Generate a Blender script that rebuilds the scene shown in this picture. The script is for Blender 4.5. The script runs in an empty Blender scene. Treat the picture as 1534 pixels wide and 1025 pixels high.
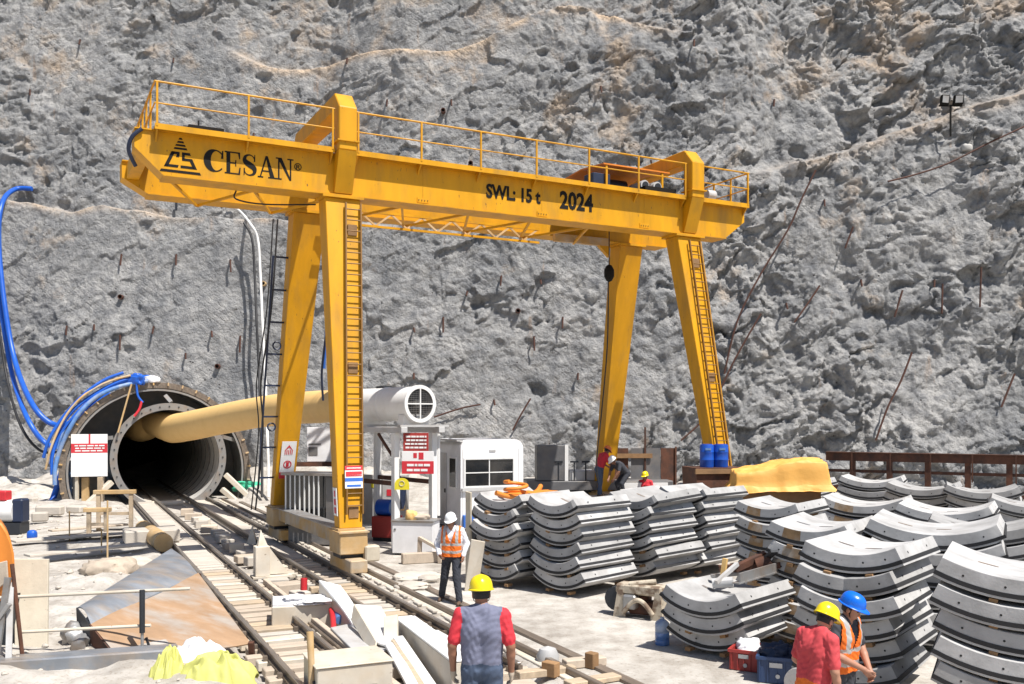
import bpy, bmesh, math, random
import numpy as np
from mathutils import Vector, Matrix

random.seed(7)
rng = np.random.default_rng(11)
SC = bpy.context.scene
COL = SC.collection
R = math.radians

# ------------------------------------------------------------------ camera
F, HZ, HC = 1408.7, 627.6, 3.594            # focal length and horizon in photograph pixels, eye height in metres
cam = bpy.data.cameras.new('camera')
cam.sensor_width = 36.0
cam.lens = 36.0 * F / 1534.0
cam.shift_y = (HZ - 512.5) / 1534.0
cam.clip_end = 400
cam.clip_start = 0.1
camo = bpy.data.objects.new('camera', cam)
COL.objects.link(camo)
camo.location = (0, 0, HC)
camo.rotation_euler = (R(90), 0, 0)
SC.camera = camo

# ------------------------------------------------------------------ sky and sun
SUN_AZ = Vector((0.72, -0.694))             # horizontal direction towards the sun
SUN_EL = 62.0
world = bpy.data.worlds.new('World')
SC.world = world
world.use_nodes = True
wn = world.node_tree.nodes
wl = world.node_tree.links
sky = wn.new('ShaderNodeTexSky')
sky.sky_type = 'NISHITA'
sky.sun_disc = False
sky.sun_elevation = R(SUN_EL)
sky.sun_rotation = math.atan2(SUN_AZ.x, SUN_AZ.y)
wl.new(sky.outputs[0], wn['Background'].inputs[0])
wn['Background'].inputs[1].default_value = 0.075
sun = bpy.data.lights.new('sun', 'SUN')
sun.energy = 5.0
sun.angle = R(0.5)
sun.color = (1.0, 0.95, 0.88)
suno = bpy.data.objects.new('sun', sun)
COL.objects.link(suno)
sd = Vector((SUN_AZ.x * math.cos(R(SUN_EL)), SUN_AZ.y * math.cos(R(SUN_EL)), math.sin(R(SUN_EL))))
suno.rotation_euler = (-sd).to_track_quat('-Z', 'Y').to_euler()
suno.location = (20, -10, 40)
SC.view_settings.view_transform = 'Standard'
SC.view_settings.look = 'None'
SC.view_settings.gamma = 1
SC.view_settings.use_curve_mapping = False
SC.view_settings.exposure = 0.55

# ------------------------------------------------------------------ helpers
def at(u, v, Y):
    return Vector(((u - 767) / F * Y, Y, HC + (HZ - v) / F * Y))

def gnd(u, v, z=0.0):
    Y = F * (HC - z) / (v - HZ)
    return Vector(((u - 767) / F * Y, Y, z))

def tag(o, label=None, cat=None, group=None, kind=None):
    if label: o['label'] = label
    if cat: o['category'] = cat
    if group: o['group'] = group
    if kind: o['kind'] = kind
    return o

def thing(name, label, cat, loc=(0, 0, 0), rz=0.0, group=None):
    o = bpy.data.objects.new(name, None)
    o.empty_display_size = 0.2
    COL.objects.link(o)
    o.location = loc
    o.rotation_euler = (0, 0, rz)
    return tag(o, label, cat, group)

def copy_tree(o, parent=None, memo=None):
    c = o.copy()
    COL.objects.link(c)
    c.parent = parent
    for ch in o.children:
        copy_tree(ch, c)
    return c

class MB:
    """collects faces for one mesh"""
    def __init__(s):
        s.v = []; s.f = []; s.m = []
    def add(s, vs, fs, mi=0):
        n = len(s.v)
        s.v += [tuple(p) for p in vs]
        s.f += [tuple(i + n for i in q) for q in fs]
        s.m += [mi] * len(fs)
        return s
    def obox(s, c, ax, ay, az, mi=0):
        c = Vector(c); ax = Vector(ax); ay = Vector(ay); az = Vector(az)
        vs = [c + ax * i + ay * j + az * k for k in (-1, 1) for j in (-1, 1) for i in (-1, 1)]
        fs = [(0, 2, 3, 1), (4, 5, 7, 6), (0, 1, 5, 4), (2, 6, 7, 3), (0, 4, 6, 2), (1, 3, 7, 5)]
        if ax.cross(ay).dot(az) < 0: fs = [q[::-1] for q in fs]
        return s.add(vs, fs, mi)
    def box(s, c, size, rz=0, mi=0):
        a, b = math.cos(rz), math.sin(rz)
        return s.obox(c, (a * size[0] / 2, b * size[0] / 2, 0), (-b * size[1] / 2, a * size[1] / 2, 0), (0, 0, size[2] / 2), mi)
    def bb(s, x0, x1, y0, y1, z0, z1, mi=0):
        return s.box(((x0 + x1) / 2, (y0 + y1) / 2, (z0 + z1) / 2), (abs(x1 - x0), abs(y1 - y0), abs(z1 - z0)), 0, mi)
    def beam(s, p, q, w, h, up=(0, 0, 1), mi=0):
        p = Vector(p); q = Vector(q); d = q - p
        n = d.normalized(); up = Vector(up)
        if abs(n.dot(up)) > .98: up = Vector((0, 1, 0))
        a = n.cross(up).normalized(); b = a.cross(n)
        return s.obox((p + q) / 2, d / 2, a * (w / 2), b * (h / 2), mi)
    def hexa(s, lo, hi, mi=0):
        """lo, hi: four corners each, counter-clockwise from above"""
        return s.add(list(lo) + list(hi), [(3, 2, 1, 0), (4, 5, 6, 7), (0, 1, 5, 4), (1, 2, 6, 5), (2, 3, 7, 6), (3, 0, 4, 7)], mi)
    def slab(s, pts, th, mi=0):
        """convex polygon in 3D given a thickness below it"""
        pts = [Vector(p) for p in pts]; n = len(pts)
        nn = Vector((0, 0, 0))
        for i in range(n): nn += pts[i].cross(pts[(i + 1) % n])
        nn.normalize()
        if isinstance(th, (int, float)): off = -nn * th
        else: off = Vector(th)
        vs = pts + [p + off for p in pts]
        fs = [tuple(range(n)), tuple(range(2 * n - 1, n - 1, -1))]
        fs += [(i, i + n, (i + 1) % n + n, (i + 1) % n) for i in range(n)]
        return s.add(vs, fs, mi)
    def tube(s, pts, r, n=8, mi=0, caps=True):
        pts = [Vector(p) for p in pts]
        m = len(pts); vs = []
        rr = r if isinstance(r, (list, tuple)) else [r] * m
        prev = None
        for i, p in enumerate(pts):
            t = (pts[min(i + 1, m - 1)] - pts[max(i - 1, 0)])
            t = t.normalized() if t.length > 1e-9 else Vector((0, 0, 1))
            if prev is None:
                a = t.cross(Vector((0, 0, 1)))
                if a.length < .05: a = t.cross(Vector((0, 1, 0)))
            else:
                a = prev - t * prev.dot(t)
            a.normalize(); prev = a
            b = t.cross(a)
            for k in range(n):
                an = 2 * math.pi * k / n
                vs.append(p + (a * math.cos(an) + b * math.sin(an)) * rr[i])
        fs = []
        for i in range(m - 1):
            for k in range(n):
                k2 = (k + 1) % n
                fs.append((i * n + k, i * n + k2, (i + 1) * n + k2, (i + 1) * n + k))
        if caps:
            fs.append(tuple(range(n - 1, -1, -1)))
            fs.append(tuple(range((m - 1) * n, m * n)))
        return s.add(vs, fs, mi)
    def cyl(s, p, q, r, n=12, mi=0, r2=None):
        return s.tube([p, q], [r, r if r2 is None else r2], n, mi)
    def lathe(s, prof, n=24, c=(0, 0, 0), M=None, mi=0, sx=1, sy=1):
        vs = []; fs = []
        for (r, z) in prof:
            for k in range(n):
                a = 2 * math.pi * k / n
                p = Vector((r * math.cos(a) * sx, r * math.sin(a) * sy, z))
                if M is not None: p = M @ p
                vs.append(p + Vector(c))
        for i in range(len(prof) - 1):
            for k in range(n):
                k2 = (k + 1) % n
                fs.append((i * n + k, i * n + k2, (i + 1) * n + k2, (i + 1) * n + k))
        return s.add(vs, fs, mi)
    def build(s, name, mats, parent=None, smooth=None, bevel=0, label=None):
        if not isinstance(mats, (list, tuple)): mats = [mats]
        me = bpy.data.meshes.new(name)
        me.from_pydata(s.v, [], s.f)
        for m in mats: me.materials.append(m)
        if len(mats) > 1: me.polygons.foreach_set('material_index', s.m)
        if bevel:
            bm = bmesh.new(); bm.from_mesh(me)
            bmesh.ops.bevel(bm, geom=[e for e in bm.edges if len(e.link_faces) == 2 and e.calc_face_angle(0) > .5], offset=bevel, segments=1, profile=.5, affect='EDGES', clamp_overlap=True)
            bm.to_mesh(me); bm.free()
        if smooth:
            me.shade_smooth()
            me.set_sharp_from_angle(angle=R(smooth))
        me.validate()
        o = bpy.data.objects.new(name, me)
        COL.objects.link(o)
        if parent is not None: o.parent = parent
        if label: o['label'] = label
        return o

def one(name, mb, mat, label, cat, group=None, smooth=None, bevel=0, kind=None):
    """a thing that is a single mesh: origin moved to its base"""
    xs = np.array([tuple(p) for p in mb.v])
    c = Vector(((xs[:, 0].min() + xs[:, 0].max()) / 2, (xs[:, 1].min() + xs[:, 1].max()) / 2, xs[:, 2].min()))
    mb.v = [(p[0] - c.x, p[1] - c.y, p[2] - c.z) for p in mb.v]
    o = mb.build(name, mat, None, smooth, bevel)
    o.location = c
    return tag(o, label, cat, group, kind)

def smoothpath(pts, n=6):
    """Catmull-Rom through pts"""
    P = [Vector(p) for p in pts]; out = []
    for i in range(len(P) - 1):
        a = P[max(i - 1, 0)]; b = P[i]; c = P[i + 1]; d = P[min(i + 2, len(P) - 1)]
        for k in range(n):
            t = k / n
            out.append(0.5 * ((2 * b) + (c - a) * t + (2 * a - 5 * b + 4 * c - d) * t * t + (3 * b - a - 3 * c + d) * t ** 3))
    out.append(P[-1])
    return out

# ------------------------------------------------------------------ numpy noise
def _hash(ix, iy, seed):
    h = (ix.astype(np.int64) * 374761393 + iy.astype(np.int64) * 668265263 + seed * 974711) & 0xffffffff
    h = ((h ^ (h >> 13)) * 1274126177) & 0xffffffff
    h = h ^ (h >> 16)
    return (h & 0xffffff) / float(0x1000000)

def vnoise(x, y, seed=0):
    ix = np.floor(x); iy = np.floor(y)
    fx = x - ix; fy = y - iy
    fx = fx * fx * fx * (fx * (fx * 6 - 15) + 10); fy = fy * fy * fy * (fy * (fy * 6 - 15) + 10)
    a = _hash(ix, iy, seed); b = _hash(ix + 1, iy, seed); c = _hash(ix, iy + 1, seed); d = _hash(ix + 1, iy + 1, seed)
    return (a * (1 - fx) + b * fx) * (1 - fy) + (c * (1 - fx) + d * fx) * fy

def fbm(x, y, o=4, seed=0, g=.5):
    r = 0; a = 1; t = 0
    for i in range(o):
        r = r + a * vnoise(x * 2 ** i + 13.7 * i, y * 2 ** i + 7.3 * i, seed + i); t += a; a *= g
    return r / t

def worley(x, y, seed=0, second=False):
    ix = np.floor(x); iy = np.floor(y)
    d1 = np.full(x.shape, 9.0); d2 = np.full(x.shape, 9.0); rid = np.zeros(x.shape)
    for dx in (-1, 0, 1):
        for dy in (-1, 0, 1):
            cx = ix + dx; cy = iy + dy
            px = cx + .1 + .8 * _hash(cx, cy, seed); py = cy + .1 + .8 * _hash(cx, cy, seed + 77)
            d = np.hypot(px - x, py - y)
            rid = np.where(d < d1, _hash(cx, cy, seed + 191), rid)
            d2 = np.minimum(d2, np.maximum(d1, d)); d1 = np.minimum(d1, d)
    return d1, d2, rid

# ------------------------------------------------------------------ materials
def facets(x, y, seed):
    """broken planes: each cell is a plane with its own height and slope"""
    ix = np.floor(x); iy = np.floor(y)
    d1 = np.full(x.shape, 9.0); out = np.zeros(x.shape)
    for dx in (-1, 0, 1):
        for dy in (-1, 0, 1):
            cx_ = ix + dx; cy_ = iy + dy
            px = cx_ + .05 + .9 * _hash(cx_, cy_, seed); py = cy_ + .05 + .9 * _hash(cx_, cy_, seed + 77)
            d = np.hypot(px - x, py - y)
            v = (_hash(cx_, cy_, seed + 191) - .5) + 1.5 * (_hash(cx_, cy_, seed + 7) - .5) * (x - px) + 1.5 * (_hash(cx_, cy_, seed + 9) - .5) * (y - py)
            out = np.where(d < d1, v, out); d1 = np.minimum(d1, d)
    return out

def lin(c):
    return tuple(((x / 255.0) / 12.92 if x / 255.0 <= .04045 else ((x / 255.0 + .055) / 1.055) ** 2.4) for x in c)

def pm(name, col, rough=.6, metal=0.0, var=.18, scale=2.5, bump=.15, bscale=25, col2=None, amt=.5, s2=1.2, lo=.45, hi=.65, spec=.5, rnd=.08, stretch=None, col3=None, s3=9.0, lo3=.62, hi3=.72, bdist=.02):
    """procedural material: base colour broken up by noise, an optional second and third colour in patches, and fine relief"""
    m = bpy.data.materials.new(name); m.use_nodes = True
    N = m.node_tree.nodes; L = m.node_tree.links
    b = N['Principled BSDF']
    b.inputs['Roughness'].default_value = rough
    b.inputs['Metallic'].default_value = metal
    b.inputs['Specular IOR Level'].default_value = spec
    tc = N.new('ShaderNodeTexCoord'); oi = N.new('ShaderNodeObjectInfo')
    mul = N.new('ShaderNodeMath'); mul.operation = 'MULTIPLY'; mul.inputs[1].default_value = 41.0
    L.new(oi.outputs['Random'], mul.inputs[0])
    add = N.new('ShaderNodeVectorMath'); add.operation = 'ADD'
    L.new(tc.outputs['Object'], add.inputs[0]); L.new(mul.outputs[0], add.inputs[1])
    vec = add.outputs[0]
    if stretch:
        mp = N.new('ShaderNodeMapping'); mp.inputs['Scale'].default_value = stretch
        L.new(vec, mp.inputs['Vector']); vecs = mp.outputs[0]
    else: vecs = vec
    def noise(sc, det=5, v=vecs, rg=.6):
        n = N.new('ShaderNodeTexNoise'); n.inputs['Scale'].default_value = sc; n.inputs['Detail'].default_value = det
        n.inputs['Roughness'].default_value = rg
        L.new(v, n.inputs['Vector']); return n.outputs['Fac']
    def ramp(s, a, c):
        r = N.new('ShaderNodeMapRange'); r.inputs['From Min'].default_value = a; r.inputs['From Max'].default_value = c
        L.new(s, r.inputs['Value']); return r.outputs[0]
    def mix(fac, A, B, blend='MIX'):
        x = N.new('ShaderNodeMix'); x.data_type = 'RGBA'; x.blend_type = blend
        if isinstance(fac, float): x.inputs[0].default_value = fac
        else: L.new(fac, x.inputs[0])
        for i, q in ((6, A), (7, B)):
            if isinstance(q, tuple): x.inputs[i].default_value = (*q[:3], 1)
            else: L.new(q, x.inputs[i])
        return x.outputs[2]
    c = tuple(col)
    cur = c
    if col2 is not None:
        r = ramp(noise(s2, 6), lo, hi)
        mm = N.new('ShaderNodeMath'); mm.operation = 'MULTIPLY'; mm.inputs[1].default_value = amt; L.new(r, mm.inputs[0])
        cur = mix(mm.outputs[0], cur, tuple(col2))
    if col3 is not None:
        cur = mix(ramp(noise(s3, 3), lo3, hi3), cur, tuple(col3))
    n1 = noise(scale, 6)
    hs = N.new('ShaderNodeHueSaturation')
    v1 = N.new('ShaderNodeMapRange'); v1.inputs['From Min'].default_value = .25; v1.inputs['From Max'].default_value = .75
    v1.inputs['To Min'].default_value = 1 - var; v1.inputs['To Max'].default_value = 1 + var
    L.new(n1, v1.inputs['Value'])
    v2 = N.new('ShaderNodeMapRange'); v2.inputs['To Min'].default_value = 1 - rnd; v2.inputs['To Max'].default_value = 1 + rnd
    L.new(oi.outputs['Random'], v2.inputs['Value'])
    vm = N.new('ShaderNodeMath'); vm.operation = 'MULTIPLY'; L.new(v1.outputs[0], vm.inputs[0]); L.new(v2.outputs[0], vm.inputs[1])
    L.new(vm.outputs[0], hs.inputs['Value'])
    if isinstance(cur, tuple): hs.inputs['Color'].default_value = (*cur, 1)
    else: L.new(cur, hs.inputs['Color'])
    L.new(hs.outputs[0], b.inputs['Base Color'])
    rr = N.new('ShaderNodeMapRange'); rr.inputs['To Min'].default_value = max(rough - .12, .03); rr.inputs['To Max'].default_value = min(rough + .12, 1)
    L.new(n1, rr.inputs['Value']); L.new(rr.outputs[0], b.inputs['Roughness'])
    if bump:
        bp = N.new('ShaderNodeBump'); bp.inputs['Strength'].default_value = bump; bp.inputs['Distance'].default_value = bdist
        L.new(noise(bscale, 4), bp.inputs['Height']); L.new(bp.outputs[0], b.inputs['Normal'])
    return m

M = {}
M['yellow'] = pm('crane_yellow', (.60, .288, .006), .5, var=.15, scale=1.1, bump=.08, spec=.3, col2=(.38, .20, .03), amt=.8, s2=.9, lo=.48, hi=.72, col3=(.12, .06, .025), s3=9, lo3=.69, hi3=.74, rnd=.04, stretch=(2.2, 2.2, .5))
M['yellow_faded'] = pm('faded_yellow', (.50, .30, .10), .6, var=.2, col2=(.45, .40, .33), amt=.8, s2=1.5, lo=.4, hi=.6)
M['orange_roof'] = pm('orange_sheet', (.62, .20, .02), .5, var=.15)
M['black'] = pm('black_paint', (.012, .011, .010), .75, var=.3, scale=6, bump=.02, spec=.2)
M['dark'] = pm('dark_steel', (.03, .034, .042), .5, .3, var=.2)
M['navy'] = pm('navy_paint', (.012, .022, .055), .5, var=.2)
M['steel'] = pm('grey_steel', (.34, .34, .34), .42, .55, var=.2, col2=(.27, .18, .11), amt=.5, s2=3)
M['rail'] = pm('rail_steel', (.20, .165, .135), .5, .5, var=.25, col2=(.30, .24, .19), amt=.6, s2=4, stretch=(3, .4, 3))
M['railtop'] = pm('worn_rail_head', (.36, .33, .30), .35, .7, var=.2, stretch=(3, .4, 3))
M['rust'] = pm('rusty_steel', (.11, .045, .026), .8, .1, var=.35, scale=4, col2=(.05, .028, .022), amt=.8, s2=3, bump=.3)
M['rustplate'] = pm('rusted_plate', (.34, .215, .125), .75, .05, var=.22, scale=2.2, bump=.15, col2=(.30, .27, .24), amt=.85, s2=1.1, lo=.45, hi=.62, stretch=(1, 3, 1))
M['greyplate'] = pm('grey_sheet', (.24, .26, .29), .45, .4, var=.25, scale=2, col2=(.38, .30, .22), amt=.6, s2=1.6, stretch=(1, 3, 1))
M['white'] = pm('white_paint', (.74, .74, .73), .4, var=.06, bump=.03, col2=(.50, .46, .40), amt=.35, s2=2, lo=.55, hi=.75)
M['offwhite'] = pm('dusty_white_paint', (.56, .51, .43), .6, var=.12, bump=.06, col2=(.50, .41, .30), amt=.6, s2=2.2, col3=(.22, .16, .11), s3=11, lo3=.68, hi3=.74)
M['cabin'] = pm('cabin_white', (.80, .80, .82), .4, var=.05, bump=.03, col2=(.48, .47, .46), amt=.3, s2=1.5)
M['lightgrey'] = pm('light_grey_paint', (.46, .46, .46), .5, var=.12, col2=(.34, .30, .26), amt=.5, s2=2)
M['midgrey'] = pm('mid_grey_paint', (.13, .13, .135), .5, var=.2, col2=(.22, .19, .16), amt=.5, s2=2)
M['concrete'] = pm('segment_concrete', (.41, .407, .405), .85, var=.16, scale=1.6, bump=.28, bscale=30, col2=(.26, .255, .25), amt=.7, s2=2.4, lo=.42, hi=.66, rnd=.2, col3=(.19, .19, .19), s3=34, lo3=.69, hi3=.74, bdist=.01)
M['conc_stain'] = pm('rust_stain', (.27, .17, .085), .8, var=.35, scale=5, col2=(.40, .36, .31), amt=.7, s2=4)
M['gasket'] = pm('black_rubber', (.016, .016, .018), .7, var=.2)
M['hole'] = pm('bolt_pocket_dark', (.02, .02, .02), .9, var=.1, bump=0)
M['slot'] = pm('lifting_socket', (.13, .13, .135), .8, var=.2, col2=(.3, .2, .12), amt=.6, s2=1.0)
M['timber'] = pm('old_timber', (.46, .36, .25), .8, var=.25, scale=5, bump=.3, stretch=(1, 6, 1), col2=(.34, .29, .23), amt=.6, s2=2)
M['brown_timber'] = pm('brown_timber', (.26, .15, .07), .85, var=.3, bump=.3)
M['plank'] = pm('dusty_plank', (.47, .395, .315), .8, var=.22, scale=4, bump=.25, stretch=(1, 5, 1), col2=(.40, .33, .26), amt=.6, s2=2)
M['slabc'] = pm('dusty_concrete', (.48, .44, .385), .85, var=.15, scale=1.5, bump=.3, bscale=18, col2=(.38, .34, .30), amt=.6, s2=1.4)
M['red'] = pm('red_paint', (.50, .022, .03), .5, var=.15, bump=.03)
M['redbin'] = pm('red_plastic', (.33, .035, .03), .5, var=.15)
M['signred'] = pm('sign_red', (.58, .03, .045), .5, var=.06, bump=0)
M['signwhite'] = pm('sign_white', (.78, .78, .78), .5, var=.04, bump=0)
M['signblue'] = pm('sign_blue', (.03, .13, .48), .5, var=.05, bump=0)
M['signyellow'] = pm('sign_yellow', (.72, .62, .03), .5, var=.05, bump=0)
M['blue'] = pm('blue_hose', (.012, .10, .50), .4, var=.12, bump=.05)
M['bluepipe'] = pm('pale_blue_sheet', (.10, .22, .48), .5, var=.3, col2=(.35, .38, .42), amt=.6, s2=2)
M['bluebarrel'] = pm('blue_plastic', (.008, .075, .42), .4, var=.12)
M['bluebin'] = pm('navy_plastic', (.022, .05, .13), .5, var=.15)
M['duct'] = pm('yellow_duct_cloth', (.72, .47, .18), .7, var=.10, scale=2, bump=.25, bscale=6, col2=(.5, .31, .11), amt=.4, s2=2)
M['tarp'] = pm('yellow_tarpaulin', (.74, .385, .085), .6, var=.12, scale=2, bump=.4, bscale=7, col2=(.52, .30, .08), amt=.4, s2=2)
M['orange'] = pm('orange_plastic', (.66, .22, .03), .5, var=.12, bump=.1)
M['hivis'] = pm('hivis_yellow', (.52, .52, .15), .7, var=.10, bump=.3, bscale=12)
M['cloth_white'] = pm('white_cloth', (.70, .70, .72), .8, var=.08, bump=.3)
M['weathered'] = pm('weathered_cream_paint', (.47, .41, .32), .75, var=.2, scale=4, bump=.3, col2=(.15, .095, .06), amt=.9, s2=5, lo=.45, hi=.6)
M['green'] = pm('green_net', (.05, .42, .25), .7, var=.2, bump=.4)
M['tan'] = pm('tan_paint', (.50, .33, .15), .6, var=.2, col2=(.56, .44, .29), amt=.6, s2=2)
M['glass'] = pm('dark_glass', (.012, .014, .017), .06, var=.2, bump=0, col2=(.05, .045, .04), amt=.6, s2=1.0, spec=.8)
M['cable'] = pm('black_cable', (.02, .02, .022), .6, var=.1, bump=0)
M['bolt_rust'] = pm('rock_bolt', (.075, .03, .02), .8, var=.3)
M['whitehose'] = pm('white_hose', (.72, .71, .69), .45, var=.1)
M['lining'] = pm('tunnel_lining', (.46, .45, .43), .8, var=.2, bump=.3)
M['flange'] = pm('ring_flange', (.29, .285, .28), .5, .3, var=.25, col2=(.22, .17, .13), amt=.7, s2=2.5)
M['beige'] = pm('beige_panel', (.50, .45, .36), .7, var=.10, col2=(.36, .31, .24), amt=.5, s2=2, col3=(.2, .17, .13), s3=16, lo3=.68, hi3=.75)
M['bottle'] = pm('blue_bottle_plastic', (.12, .24, .55), .15, var=.2, bump=0, spec=.6)
M['bottle_top'] = pm('pale_bottle_plastic', (.36, .46, .66), .15, var=.15, bump=0, spec=.6)
for k in ('bottle', 'bottle_top'):
    M[k].node_tree.nodes['Principled BSDF'].inputs['Transmission Weight'].default_value = .35
# clothing and skin
M['skin'] = pm('skin', (.27, .125, .075), .55, var=.12, bump=.05)
M['skin_light'] = pm('skin_lighter', (.40, .20, .13), .55, var=.12, bump=.05)
M['hair'] = pm('black_hair', (.012, .010, .009), .6, var=.2, bump=.6, bscale=60)
M['shirt_blue'] = pm('slate_blue_cloth', (.155, .165, .24), .85, var=.12, scale=6, bump=.3, bscale=14)
M['shirt_red'] = pm('red_cloth', (.56, .03, .045), .85, var=.12, scale=6, bump=.3, bscale=14)
M['shirt_coral'] = pm('coral_cloth', (.52, .055, .065), .85, var=.12, scale=6, bump=.3, bscale=14)
M['shirt_white'] = pm('white_cotton', (.66, .66, .70), .85, var=.08, scale=6, bump=.3, bscale=14)
M['shirt_dark'] = pm('charcoal_cloth', (.045, .048, .06), .85, var=.2, scale=6, bump=.3, bscale=14)
M['pants_dark'] = pm('dark_trouser_cloth', (.028, .031, .042), .85, var=.25, scale=6, bump=.3, bscale=14)
M['jeans'] = pm('denim', (.06, .085, .14), .85, var=.3, scale=6, bump=.3, bscale=14)
M['vest'] = pm('hivis_orange', (.74, .15, .01), .7, var=.14, scale=6, bump=.25, bscale=14)
M['reflect'] = pm('reflective_tape', (.42, .41, .40), .35, .2, var=.08, bump=.05)
M['boot'] = pm('boot_leather', (.09, .055, .035), .7, var=.3)
M['glove'] = pm('work_glove', (.45, .38, .30), .8, var=.25)
M['hel_yellow'] = pm('yellow_helmet', (.76, .60, .01), .28, var=.03, bump=0, rnd=0)
M['hel_blue'] = pm('blue_helmet', (.005, .13, .66), .25, var=.03, bump=0, rnd=0)
M['hel_white'] = pm('white_helmet', (.78, .78, .78), .3, var=.03, bump=0, rnd=0)
M['hel_orange'] = pm('orange_helmet', (.72, .16, .03), .3, var=.03, bump=0, rnd=0)
M['eye'] = pm('eye', (.02, .015, .012), .3, var=0, bump=0)
# ------------------------------------------------------------------ the setting: ground
TA = R(25.62)                                # heading of the tunnel and of the tracks
TG = Vector((math.cos(TA), math.sin(TA), 0)); TD = Vector((-math.sin(TA), math.cos(TA), 0))
def TR(o, y, z=0.0): return TG * o + TD * y + Vector((0, 0, z))

def ground_material():
    m = bpy.data.materials.new('dusty_yard'); m.use_nodes = True
    N = m.node_tree.nodes; L = m.node_tree.links; b = N['Principled BSDF']
    b.inputs['Roughness'].default_value = .9
    tc = N.new('ShaderNodeTexCoord')
    def noise(sc, det=6, rg=.6):
        n = N.new('ShaderNodeTexNoise'); n.inputs['Scale'].default_value = sc; n.inputs['Detail'].default_value = det; n.inputs['Roughness'].default_value = rg
        L.new(tc.outputs['Object'], n.inputs['Vector']); return n.outputs['Fac']
    def cr(s, stops):
        r = N.new('ShaderNodeValToRGB'); e = r.color_ramp.elements
        e[0].position, e[0].color = stops[0][0], (*stops[0][1], 1); e[1].position, e[1].color = stops[1][0], (*stops[1][1], 1)
        for p, c in stops[2:]:
            x = e.new(p); x.color = (*c, 1)
        L.new(s, r.inputs[0]); return r.outputs[0]
    c1 = cr(noise(.35), [(.33, (.385, .36, .325)), (.66, (.55, .525, .485))])
    c2 = cr(noise(2.2), [(.36, (.72, .70, .68)), (.58, (1, 1, 1))])
    c3 = cr(noise(16, 3), [(.30, (.72, .68, .63)), (.45, (1, 1, 1))])
    def mul(a, c):
        x = N.new('ShaderNodeMix'); x.data_type = 'RGBA'; x.blend_type = 'MULTIPLY'; x.inputs[0].default_value = 1
        L.new(a, x.inputs[6]); L.new(c, x.inputs[7]); return x.outputs[2]
    c4 = cr(noise(.9, 7, .7), [(.60, (1, 1, 1)), (.72, (.62, .58, .54))])
    mp = N.new('ShaderNodeMapping'); mp.inputs['Rotation'].default_value = (0, 0, -R(20)); mp.inputs['Scale'].default_value = (3.2, .16, 1); L.new(tc.outputs['Object'], mp.inputs['Vector'])
    nt = N.new('ShaderNodeTexNoise'); nt.inputs['Scale'].default_value = 1.0; nt.inputs['Detail'].default_value = 5; L.new(mp.outputs[0], nt.inputs['Vector'])
    c5 = cr(nt.outputs['Fac'], [(.36, (.90, .89, .88)), (.60, (1, 1, 1))])
    L.new(mul(mul(mul(mul(c1, c2), c3), c4), c5), b.inputs['Base Color'])
    bp = N.new('ShaderNodeBump'); bp.inputs['Strength'].default_value = .35; bp.inputs['Distance'].default_value = .03
    ad = N.new('ShaderNodeMath'); ad.operation = 'ADD'; L.new(noise(9), ad.inputs[0]); L.new(noise(45, 3), ad.inputs[1])
    L.new(ad.outputs[0], bp.inputs['Height']); L.new(bp.outputs[0], b.inputs['Normal'])
    return m
M['ground'] = ground_material()

def grid_mesh(name, X, Y, Z, mat, keep=None, smooth=True):
    ny, nx = X.shape
    me = bpy.data.meshes.new(name)
    co = np.stack([X, Y, Z], -1).reshape(-1, 3)
    i = np.arange(ny * nx).reshape(ny, nx)
    q = np.stack([i[:-1, :-1], i[:-1, 1:], i[1:, 1:], i[1:, :-1]], -1).reshape(-1, 4)
    if keep is not None: q = q[keep[:-1, :-1].reshape(-1)]
    me.vertices.add(len(co)); me.vertices.foreach_set('co', co.astype(np.float32).ravel())
    me.loops.add(q.size); me.loops.foreach_set('vertex_index', q.astype(np.int32).ravel())
    me.polygons.add(len(q)); me.polygons.foreach_set('loop_start', np.arange(0, q.size, 4, dtype=np.int32))
    me.update(calc_edges=True)
    if smooth: me.shade_smooth()
    me.materials.append(mat)
    o = bpy.data.objects.new(name, me); COL.objects.link(o)
    return o

def ground_z(x, y):
    """height of the yard: level concrete, rubble left of the tracks, banked against the cliff"""
    x = np.asarray(x, float); y = np.asarray(y, float)
    o = x * TG.x + y * TG.y; l = x * TD.x + y * TD.y
    left = np.clip((2.35 - o) / .5, 0, 1) * np.clip((l - 8) / 2, 0, 1)
    ridg = np.abs(fbm(x * .9, y * .9, 4, 3) - .5) * 2
    rub = .50 * fbm(x * .55 + 3, y * .55, 5, 21) ** 1.5 + .16 * ridg
    calm = np.clip((l - 22) / 3, 0, 1) * np.clip((42 - l) / 2, 0, 1)
    z = left * (rub * (1 - .75 * calm) - .12)
    bed = np.clip((o - 2.35) / .25, 0, 1) * np.clip((6.15 - o) / .25, 0, 1) * np.clip((l - 10.9) / .4, 0, 1)
    z = z - .20 * bed
    z = z + .03 * np.clip((l - 11) / 3, 0, 1) * (fbm(x * .3, y * .3, 3, 9) - .5)
    bank = np.clip((y - (41.5 + .05 * x)) / 3.5, 0, 1)
    return z + bank * np.where(o > 7.5, 1.2, np.where(o < 0.0, .7, 0.0)) * (.5 + fbm(x * .5, y * .5, 4, 5))
gx = np.concatenate([np.linspace(-160, -30, 14)[:-1], np.arange(-30, 32, .16), np.linspace(32, 160, 14)[1:]])
gy = np.concatenate([np.linspace(-60, 6, 12)[:-1], np.arange(6, 52, .16), np.linspace(52.5, 200, 12)])
GX, GY = np.meshgrid(gx, gy)
ground = grid_mesh('ground', GX, GY, ground_z(GX, GY), M['ground'])
tag(ground, 'pale dusty concrete yard and rubble ground of the construction site', 'ground', kind='structure')

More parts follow.
